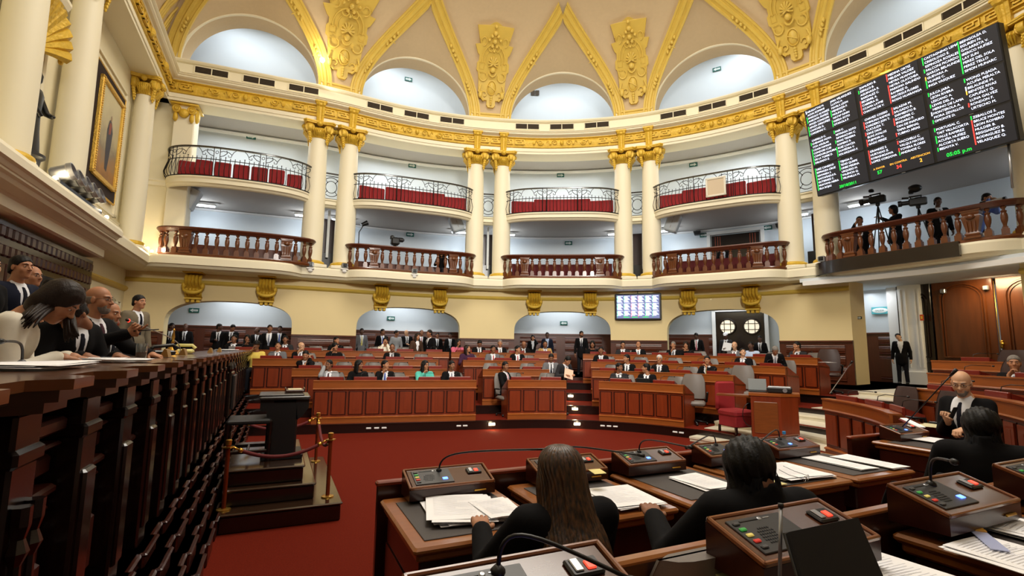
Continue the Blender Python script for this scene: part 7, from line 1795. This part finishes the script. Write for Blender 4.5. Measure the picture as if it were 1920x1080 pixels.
for px,py,lab in ((355,372,'pale grey angled air unit under the slab, far left gallery bay'),(1262,418,'pale grey angled air unit right of the third column pair'),(855,418,'pale grey angled air unit left of the second column pair')):
    tt,p,z=zat(px,py,.5); t=thing('air_unit',lab,'air conditioner',(p.x,p.y,z),face(tt)); b=MB(); b.bbox((0,0,0),(.5,.5,.75),.04,M=Matrix.Rotation(R_(22 if px>1000 or px<400 else -22),4,'Y')); put('casing',b,BLUEW,t,local=True); b=MB(); 
    for i in range(3): b.box((0,-.255,-.2+.2*i),(.02,.01,.12),M=Matrix.Rotation(R_(22 if px>1000 or px<400 else -22),4,'Y'))
    put('slots',b,GREYC,t,local=True)
t=thing('dark_vent','small dark square grille on the white wall inside the middle lunette','vent',tuple(wp(t_px(1003,14,2.95),2.95))+(zat(1003,174,2.95)[2],),face(2.4)); b=MB(); b.bbox((-.11,0,0),(.2,.03,.26),.01); b.bbox((.11,0,0),(.2,.03,.26),.01); put('grille',b,VENT,t,local=True)
tt,p,z=zat(1636,583,3.0)
# ================================================================ foreground desks of the near rows
def nr(a,w_,z): p=room(a,w_); return (p.x,p.y,z)
NRZ=math.atan2(AX.y,AX.x)      # local +X along the row, local +Y towards the carpet
LEAI=mat('dark_leather_inlay',(66,60,58),.6,bump=(200,.2,.002)); EDGE=mat('worn_edge_wood',(150,90,42),.28,noise=(5,.3,(1,6,6)),coat=.5)
CONW=mat('console_walnut',(80,42,22),.25,noise=(3,.25,(1,8,8)),coat=.6); PNL=mat('console_panel_grey',(44,44,46),.4)
BT={'g':mat('green_key',(60,150,70),.4,emit=((50,160,70),.25)),'y':mat('yellow_key',(214,196,110),.4,emit=((210,190,90),.3)),'r':mat('red_key',(190,50,40),.4,emit=((200,50,40),.3)),'k':mat('grey_key',(70,70,72),.4)}
BLU=mat('blue_display',(90,130,255),.3,emit=((80,120,255),3.5)); REDL=mat('red_scanner',(255,70,50),.3,emit=((255,60,40),1.6))
def console(label,p,rz,tiltdeg=9,w_=.54,sheen=True):
    t=thing('microphone_console',label,'console',p,rz,'delegate microphone consoles')
    M=Matrix.Rotation(R_(tiltdeg),4,'X')
    b=MB(); h=.10
    b.add([(-w_/2,-.105,-.125),(w_/2,-.105,-.125),(w_/2,.10,-.13),(-w_/2,.10,-.13),(-w_/2,-.105,-.065),(w_/2,-.105,-.065),(w_/2,.10,.0),(-w_/2,.10,.0)],[(3,2,1,0),(4,5,6,7),(0,1,5,4),(1,2,6,5),(2,3,7,6),(3,0,4,7)])
    put('wooden_box',b,WOODD,t,local=True)
    TM=Matrix.Translation((0,-.0025,-.0315))@Matrix.Rotation(math.atan2(.065,.205),4,'X')
    b=MB(); b.bbox((0,0,.004),(w_-.04,.19,.010),.003,M=TM); put('veneer_top',b,CONW,t,local=True)
    b=MB()
    for sx in (-1,1): b.bbox((sx*(w_/2-.007),0,.007),(.014,.218,.018),.004,M=TM)
    for sy in (-1,1): b.bbox((0,sy*.102,.007),(w_,.014,.018),.004,M=TM)
    put('rim',b,mat('console_rim_wood',(128,74,42),.25,coat=.6),t,local=True)
    x0=-w_/2+.16
    b=MB(); b.bbox((x0+.005,0,.011),(.24,.150,.006),.002,M=TM); pn=put('control_panel',b,PNL,t,local=True)
    b=MB()
    for i in range(7):
        for j in range(6):
            if abs(i-3)+abs(j-2.5)<4.6: b.lathe([(.004,.0),(.004,.0012)],6,M=TM@Matrix.Translation((x0-.02+(i-3)*.010+(j-2.5)*.003,-.01+(j-2.5)*.012,.0145)))
    put('speaker_grille',b,BLACK,pn,local=True)
    for k,(c) in enumerate('kgyrk'): b=MB(); b.bbox((x0-.092,.052-.026*k,.0165),(.026,.014,.006),.003,M=TM); put('key',b,BT[c],pn,local=True)
    b=MB(); b.bbox((x0+.075,-.035,.016),(.032,.022,.005),.002,M=TM); put('blue_display',b,BLU,pn,local=True)
    b=MB(); b.bbox((x0-.03,.060,.0145),(.08,.007,.003),.001,M=TM); put('card_slot',b,BLACK,pn,local=True)
    b=MB(); b.ell((x0+.02,.060,.015),(.008,.008,.002),10,4,M=TM); b.bbox((x0+.05,.060,.0145),(.03,.005,.002),.001,M=TM); put('maker_badge',b,STEEL,pn,local=True)
    b=MB(); b.bbox((.17,.022,.014),(.095,.062,.012),.005,M=TM); fs=put('fingerprint_reader',b,BLACK,t,local=True)
    b=MB(); b.bbox((.147,.024,.022),(.024,.044,.005),.003,M=TM); put('silver_cap',b,STEEL,fs,local=True); b=MB(); b.bbox((.183,.018,.022),(.026,.030,.006),.004,M=TM); put('red_window',b,REDL,fs,local=True)
    b=MB(); b.bbox((.17,-.110,-.10),(.08,.010,.010),.003); put('drawer_pull',b,BRASS,t,local=True)
    return t
def deskunit(label,a_left,width,zt,w_back,w_front,group='near desk tops'):
    a0=a_left; a1=a_left+width; t=thing('delegate_desk',label,'desk',nr((a0+a1)/2,(w_back+w_front)/2,zt-.8),NRZ,group)
    dy=(w_back-w_front); W=width
    b=MB(); b.bbox((0,0,.775),(W,dy,.035),.012); b.bbox((0,0,.74),(W-.04,dy-.04,.04),.01); put('edge_board',b,EDGE,t,local=True)
    b=MB(); b.bbox((0,-.02,.795),(W-.14,dy-.20,.006),.002); put('leather_inlay',b,LEAI,t,local=True)
    b=MB(); b.bbox((0,0,.64),(W-.08,dy-.10,.16),.01); put('drawer_box',b,WOODD,t,local=True)
    for sx in (-1,1): b=MB(); b.box((sx*(W/2-.05),.05,.28),(.03,dy-.2,.56)); put('side_panel',b,WOODD,t,local=True)
    return t
# continuous timber front of row one and row two
def frontwall(a0,a1,w_,zf,zt,label):
    t=thing('near_bench_front',label,'bench',nr((a0+a1)/2,w_,zf),NRZ); L=a1-a0
    b=MB(); b.box((0,0,(zt-zf)/2),(L,.05,zt-zf)); put('panel',b,WOODD,t,local=True)
    b=MB(); b.bbox((0,-.0,zt-zf),(L+.02,.06 if zt<1.2 else .045,.03),.008); put('capping',b,EDGE if zt>1.2 else WOOD,t,local=True)
    b=MB(); n=max(1,int(L/.3))
    for i in range(n): b.bbox((-L/2+L*(i+.5)/n,.035,(zt-zf)*.5),(L/n*.7,.03,(zt-zf)*.6),.012)
    put('raised_panelling',b,WOOD,t,local=True); return t
frontwall(-4.0,.1,-3.93,.2,1.06,'dark timber front of the nearest front-row desks beside the carpet')
frontwall(.95,2.1,-3.80,.2,1.02,'dark timber front of the desk with red folder at the right')
frontwall(-4.6,-1.0,-5.92,.42,1.27,'timber front of the second-row desks with light capping, nearest the camera')
D1=[-4.0,-3.16,-2.32,-1.5,-.7]
dn=['leftmost near desk with a fanned pile of papers','desk behind the long-haired woman, with typed sheets','desk left of the black-haired man, dark inlay showing','desk with folded spectacles on papers, right of the black-haired man','near desk with two pale sheets divided by a dark strip']
cn=['microphone console of the leftmost near desk','console with a yellow note, beside the long-haired woman','console of light walnut left of the black-haired man','console behind the black-haired man beside the water bottle','console of the near desk with two pale sheets']
CA=[-3.6,-2.74,-2.02,-1.22,-.44]
for i,a in enumerate(D1):
    deskunit('brown leather-inlaid '+dn[i],a,.74,1.0,-4.03,-4.86); console(cn[i],nr(CA[i],-4.12,1.14),NRZ)
deskunit('desk with red folder and yellowish documents below the bald man',1.15,.8,1.0,-3.9,-4.75); console('console tilted on the desk below the bald man',nr(1.62,-3.98,1.13),NRZ)
DZ2=1.215
for i,(a,cl,dl) in enumerate(((-4.32,'nearest console at the bottom edge with glowing red reader','bottom desk nearest the camera behind the nearest console'),(-3.55,'large near console with green, yellow and red keys left of the tablet','near desk under the laptop screen'),(-2.38,'console with blue display in the lower right foreground','lower right desk with papers and a clear ruler'),(-1.45,'dark console at the right edge behind the coat','desk at the right edge behind the coat'))):
    console(cl,nr([-4.06,-3.10,-2.10,-1.20][i],[-6.10,-6.08,-6.06,-6.04][i],1.375),NRZ)
    deskunit(dl,a,.80 if i!=1 else .84,DZ2,-5.97,-6.80 if i<2 else -6.85,'second-row near desk tops')
# microphones
def cbase(a,w_,z,dx=.09-.13): return nr(a+dx-.0,w_,z)
def mic(i_a,w_,z,tip,label,rise=.13): 
    base=nr(i_a-.27+.16+.06,w_+.05,z-.015); goose(label,base,tip,rise,r=.0055)
mic(-3.6,-4.12,1.14,atd(1035,842,2.45),'gooseneck microphone of the leftmost near console, reaching behind the woman')
mic(-2.74,-4.12,1.14,atd(1195,853,3.0),'gooseneck microphone passing right of the long-haired woman')
mic(-2.02,-4.12,1.14,atd(1290,838,3.0),'short curved gooseneck microphone with a fluffy head left of the black-haired man')
mic(-1.22,-4.12,1.14,atd(1290,838,3.35),'gooseneck microphone arching over the desk behind the black-haired man')
mic(-.44,-4.12,1.14,atd(1428,826,3.7),'gooseneck microphone of the near desk with two pale sheets')
mic(-4.06,-6.10,1.375,atd(1180,1085,1.25),'thick dark gooseneck microphone crossing the bottom edge console',.14)
mic(-2.10,-6.06,1.375,atd(1785,865,1.85),'gooseneck microphone of the console in the lower right foreground')
t=thing('stand_microphone','tall thin grey metal microphone stem rising at the left edge of the tablet','microphone',tuple(atd(1462,1085,1.12))); b=MB(); b.tube([atd(1462,1085,1.12),atd(1464,950,1.14)],.004,8); put('stem',b,STEEL,t,True); b=MB(); b.tube([atd(1464,952,1.14),atd(1464,944,1.14)],.006,8); put('tip',b,BLACK,t,True)
t0_=atd(1120,668,9) if 0 else None
def longmic(base,tip,label): 
    t=thing('boom_microphone',label,'microphone',tuple(base)); b=MB(); b.tube([base,Vector(base).lerp(Vector(tip),.9)],.007,6); put('stem',b,BLACK if 'black' in label else STEEL,t,True); b=MB(); b.tube([Vector(base).lerp(Vector(tip),.9),tip],[.012,.018],8); put('head',b,BLACK,t,True)
longmic(at(1556,737,1.15),atd(1598,678,8.0),'straight silver microphone rising from the right front bench toward the guard')
longmic(nr(1.62-.06,-4.0,1.13),atd(1793,693,4.9),'long black microphone slanting up in front of the bald man with the phone')
# papers
def sheets(label,px,py,z,n,rot=0,s=(.21,.297),m=PAPER,name='paper_stack',spread=.02,wob=5,lines=True):
    p=at(px,py,z); return paper_stack(label,tuple(p),NRZ+R_(rot),n,s,m,spread,wob,lines,name=name)
sheets('fanned pile of printed pages on the leftmost near desk',868,960,1.004,7,-8,(.34,.42),spread=.035,wob=9)
sheets('single printed page overlapping the fanned pile, right side',935,953,1.03,2,-2,(.22,.32),spread=.01)
sheets('typed pages beside the long-haired woman',1168,935,1.004,5,-2,(.34,.40),spread=.02)
sheets('two white sheets on the dark inlay left of the black-haired man',1318,905,1.004,3,0,(.26,.36))
sheets('broad pile of sheets under the folded spectacles',1475,885,1.004,5,-3,(.46,.42),spread=.03)
sheets('left pale sheet on the near desk split by a dark strip',1572,868,1.004,2,0,(.22,.50),spread=.004,wob=1); sheets('right pale sheet on the near desk split by a dark strip',1628,866,1.004,2,0,(.24,.50),spread=.004,wob=1)
sheets('loose papers on the desk below the bald man',1738,825,1.004,4,-2,(.34,.40),spread=.03)
sheets('yellowish documents on the desk below the bald man',1752,800,1.03,3,4,(.32,.28),mat('cream_paper',(214,206,166),.8),lines=False)
sheets('upper white papers at the lower right corner',1893,990,DZ2+.004,4,0,(.24,.3),spread=.02)
sheets('lower white papers at the lower right corner',1880,1045,DZ2+.004,4,-4,(.26,.24),spread=.02)
sheets('white paper under the tablet at the bottom edge',1690,1075,DZ2+.004,2,0,(.2,.26))
sheets('yellow pad at the bottom edge below the large near console',1440,1085,DZ2+.004,3,0,(.3,.24),mat('yellow_pad',(222,214,150),.8),lines=False)
p=at(1460,912,1.012); t=thing('yellow_envelope','pale yellow envelope under the sheets at the desk edge','envelope',tuple(at(1440,908,1.008)),NRZ); b=MB(); b.bbox((0,0,0),(.26,.10,.006),.001); put('envelope',b,mat('yellow_pad',(222,214,150),.8),t,local=True)
p=at(1120,884,1.128); t=thing('sticky_note','pale yellow sticky note on the console beside the long-haired woman','note',tuple(p),NRZ-.1); b=MB(); b.bbox((0,0,0),(.085,.085,.003),.0005,M=Matrix.Rotation(.1,4,'X')); put('note',b,mat('pale_yellow_note',(238,226,150),.8),t,local=True)
# spectacles
p=at(1512,900,1.03); t=thing('spectacles','folded spectacles with thin black temples lying on the pile of sheets','spectacles',tuple(p),NRZ+.35); b=MB()
for s in (-1,1): b.tube([(s*.036+.026*cos(a),.0,.012+.018*sin(a)) for a in [2*PI*i/16 for i in range(16)]],.0016,5,closed=True)
b.tube([(-.012,0,.014),(.012,0,.014)],.0018,5); put('rims',b,STEEL,t,True,local=True)
b=MB(); b.tube([(-.062,0,.016),(-.07,.09,.03),(-.075,.15,.055)],.0018,5); b.tube([(.062,0,.016),(.058,.09,.035),(.05,.16,.06)],.0018,5); put('temples',b,BLACK,t,True,local=True)
# bottle, folder, ruler, laptop
p=at(1472,850,1.0); t=thing('water_bottle','small clear water bottle with bright blue cap behind the black-haired man','bottle',(p.x,p.y,1.0)); b=MB(); b.lathe([(.028,0),(.031,.01),(.031,.10),(.026,.13),(.012,.16),(.012,.175)],18); put('bottle',b,mat('clear_glass',(235,240,240),.05,trans=.95),t,True,local=True,auto=40); b=MB(); b.lathe([(.015,.17),(.015,.195)],14); put('cap',b,mat('blue_cap',(60,150,220),.4),t,local=True)
p=at(1700,800,1.02); t=thing('red_folder','rolled red-edged folder lying across the console below the bald man','folder',tuple(at(1708,797,1.09)),NRZ-.5); b=MB(); b.bbox((0,0,.01),(.06,.34,.02),.008,M=Matrix.Rotation(R_(12),4,'X')); put('cover',b,mat('dark_red_cover',(110,24,34),.5),t,local=True); b=MB(); b.bbox((.03,.02,.02),(.08,.30,.014),.004,M=Matrix.Rotation(R_(12),4,'X')); put('pages',b,PAPER,t,local=True)
p=at(1850,1010,DZ2+.03); t=thing('clear_ruler','clear and blue plastic ruler between the papers at the lower right','ruler',tuple(p),NRZ-.9); b=MB(); b.bbox((0,0,0),(.05,.24,.004),.001); put('ruler',b,mat('pale_blue_plastic',(190,200,240),.2),t,local=True); b=MB(); b.bbox((0,.1,.004),(.05,.05,.006),.001); put('orange_tip',b,mat('amber',(220,160,50),.4),t,local=True)
# tablet / laptop screen seen from behind at the bottom: tilted dark panel
c=[atd(1475,1000,1.10),atd(1605,972,1.22),atd(1668,1120,1.10)]; c.append(c[0]+c[2]-c[1])
t=thing('tablet_screen','dark laptop screen standing open at the bottom edge, matte black back','laptop',tuple(c[3])); nrm=(c[1]-c[0]).cross(c[3]-c[0]).normalized()*.006
b=MB(); b.add([p+nrm for p in c]+[p-nrm for p in c],[(0,1,2,3),(7,6,5,4),(0,4,5,1),(1,5,6,2),(2,6,7,3),(3,7,4,0)]); put('lid',b,mat('matte_dark_lid',(17,14,13),.6,spec=.2),t)
b=MB(); cc=[c[0],c[1],c[2],c[3]]; b.tube([p+nrm*1.1 for p in cc],.004,6,closed=True); put('bezel',b,BLACK,t)
# ---------------------------------------------------------------- foreground people and chairs
pw=atd(1058,885,2.06)
fw=dict(res=.015,hres=.0055)
person('woman with long brown hair seen from behind at the near desks',pw.x,pw.y,.25,338,'sit',jacket='black',shirt=None,tie=None,hair=None,hc='b',skin='a',yaw=12,seatz=.45,nk=.09,R=(.2,.42,.84),L=(-.2,.42,.84),**fw)
wo=bpy.data.objects['person'] if 0 else [o for o in col.objects if o.get('label','').startswith('woman with long brown hair seen')][0]
def strands(parent,hcx,n,L,matx,seed=3,spread=.10,base=(0,-.02,.04)):
    """hair as one shell with combed ridges that falls over the back"""
    cx,cy,cz=hcx; rows=[]; nn=96
    prof=[(.003,.139,0),(.03,.137,0),(.058,.128,0),(.082,.105,-.005),(.098,.065,-.012),(.104,.02,-.018),(.107,-.03,-.03),(.112,-.08,-.055),(.120,-.13,-.10),(.130,-.18,-.145),(.140,-.24,-.17),(.148,-.30,-.18),(.150,-.37,-.185),(.146,-.44,-.185),(.13,-.50,-.18)]
    rnd=random.Random(seed); jit=[rnd.uniform(-1,1) for _ in range(nn)]
    for k,(r,z,dy) in enumerate(prof):
        row=[]
        for i in range(nn):
            a=-PI/2+(i/(nn-1)-.5)*2*R_(128 if z<.06 else 179.9)  # opening at the face (+Y)
            rid=.0035*sin(i*2.1)+.003*jit[i]*(k/6); rr=r+rid; ex=1.0; back=.92 if z>-.1 else .62
            zz=z+(jit[i]*.045*(k-len(prof)+4) if k>=len(prof)-3 else 0)
            row.append((cx+rr*cos(a),cy-.015+dy*.9+rr*sin(a)*back,cz+zz))
        rows.append(row)
    b=MB(); b.grid(rows); o=put('hair',b,matx,parent,True,local=True); md=o.modifiers.new('s','SOLIDIFY'); md.thickness=.02; md.offset=-1; md2=o.modifiers.new('d','SUBSURF'); md2.levels=1; md2.render_levels=1
    return o
hm=bpy.data.materials.new('long_brown_hair'); hm.use_nodes=True; nt=hm.node_tree; bs=nt.nodes['Principled BSDF']; tc=nt.nodes.new('ShaderNodeTexCoord'); mp=nt.nodes.new('ShaderNodeMapping'); mp.inputs['Scale'].default_value=(60,60,1.6); n1=nt.nodes.new('ShaderNodeTexNoise'); n1.inputs['Scale'].default_value=1.5; n1.inputs['Detail'].default_value=4; nt.links.new(tc.outputs['Object'],mp.inputs[0]); nt.links.new(mp.outputs[0],n1.inputs[0])
cr=nt.nodes.new('ShaderNodeValToRGB'); cr.color_ramp.elements[0].position=.35; cr.color_ramp.elements[0].color=rgb(20,12,8); cr.color_ramp.elements[1].position=.72; cr.color_ramp.elements[1].color=rgb(92,58,30); nt.links.new(n1.outputs[0],cr.inputs[0]); nt.links.new(cr.outputs[0],bs.inputs['Base Color']); bs.inputs['Roughness'].default_value=.38
bp_=nt.nodes.new('ShaderNodeBump'); bp_.inputs['Strength'].default_value=.6; bp_.inputs['Distance'].default_value=.004; nt.links.new(n1.outputs[0],bp_.inputs['Height']); nt.links.new(bp_.outputs[0],bs.inputs['Normal'])
strands(wo,(0,.056,1.130),80,.5,hm)
pm=atd(1418,884,2.02)
person('man with thick black hair in a black suit seen from behind at the near desks',pm.x,pm.y,.23,350,'sit',jacket='black',tie=None,hair='shaggy',hc='k',skin='b',yaw=28,pitch=0,nk=.11,collar=True,seatz=.45,R=(.2,.42,.84),L=(-.2,.42,.84),scale=1.08,**fw)
ps=atd(1846,842,3.3)
person('dark figure seen from behind at the right, seated in front of the bald man',ps.x,ps.y,.16,38,'sit',jacket='black',tie=None,hair='shaggy',hc='k',skin='b',yaw=0,nk=.09,collar=True,seatz=.45,res=.02,hres=.007,scale=1.12)
ps=atd(1935,850,2.6)
person('dark-suited person cut by the right edge beside the last console',ps.x,ps.y,.1,20,'sit',jacket='black',tie=None,hair='short',hc='k',skin='b',seatz=.45,nk=.08,collar=True,res=.024,hres=.008)
def nchair(px,py,dist,lab,lm=None):
    p=atd(px,py,dist); t=thing('near_swivel_chair',lab,'chair',(p.x,p.y,.2),NRZ+PI,'near swivel chairs'); chair_parts(t,lm or LEATH); return t
p=atd(905,1018,1.92); t=nchair(905,1018,1.92,'grey leather chair back behind the leftmost near desk'); t.location=(p.x,p.y,.13)
p=atd(1272,1003,1.75); t=nchair(1272,1003,1.75,'grey leather chair back behind the black-haired man'); t.location=(p.x,p.y,.24)
p=atd(1740,872,3.0); t=nchair(1740,872,3.0,'swivel chair with a dark coat over it at the right'); t.location=(p.x,p.y,.16)
t=thing('dark_coat','dark wool coat draped over the chair back at the right','coat',(p.x,p.y,1.2),NRZ); 
rows=[]
for j in range(9):
    v=j/8; rows.append([( (u-.5)*.62*(1+.12*sin(v*5)), .10*cos(v*PI)*1.1+.015*sin(u*17+v*3), .02*sin(u*9+v*4)+.02-.34*abs(v-.5)*2*(1+.12*sin(u*7)) ) for u in [i/16 for i in range(17)]])
b=MB(); b.grid(rows); o=put('coat',b,cloth('dark_wool',(34,33,36),.95),t,True,local=True); md=o.modifiers.new('s','SOLIDIFY'); md.thickness=.02; md2=o.modifiers.new('d','SUBSURF'); md2.levels=1
for k,(r,q,lab) in enumerate(((1,96,'dark brown leather chair, first behind the right front bench near the marble'),)): pass
# laptops and small items on far benches
def farlap(row,px,lab,w_=.34):
    q=q_px(RR[row],px,RT[row],.35); p,nn=rowpt(RR[row],q,.38); t=thing('bench_laptop',lab,'laptop',(p.x,p.y,RT[row]-.2),math.atan2(nn.y,nn.x)-PI/2); b=MB(); b.bbox((0,0,.16),(w_,.02,.26),.006); put('screen_lid',b,STEEL if 'grey' in lab else BLACK,t,local=True); b=MB(); b.bbox((0,.12,.02),(w_,.24,.02),.004); put('keyboard',b,BLACK,t,local=True)
farlap(0,1158,'dark open laptop in front of the man on the right front bench'); farlap(0,1205,'second dark screen on the right front bench'); farlap(3,1432,'grey laptop on the back row before the round-window doors',.5); farlap(3,440,'grey folder standing at the far end of the rostrum rows')
q=q_px(RR[3],1553,1.8,1.0); p,nn=rowpt(RR[3],q,1.0); t=chair((p.x,p.y),.85,R_(-40),'dark leather chair with papers beyond the right end of the back row',dark=True)
paper_stack('crumpled newspaper on the arm of the chair at the end of the back row',tuple(atd(1552,680,12.4)),.3,3,(.3,.2),spread=.05,lines=False)
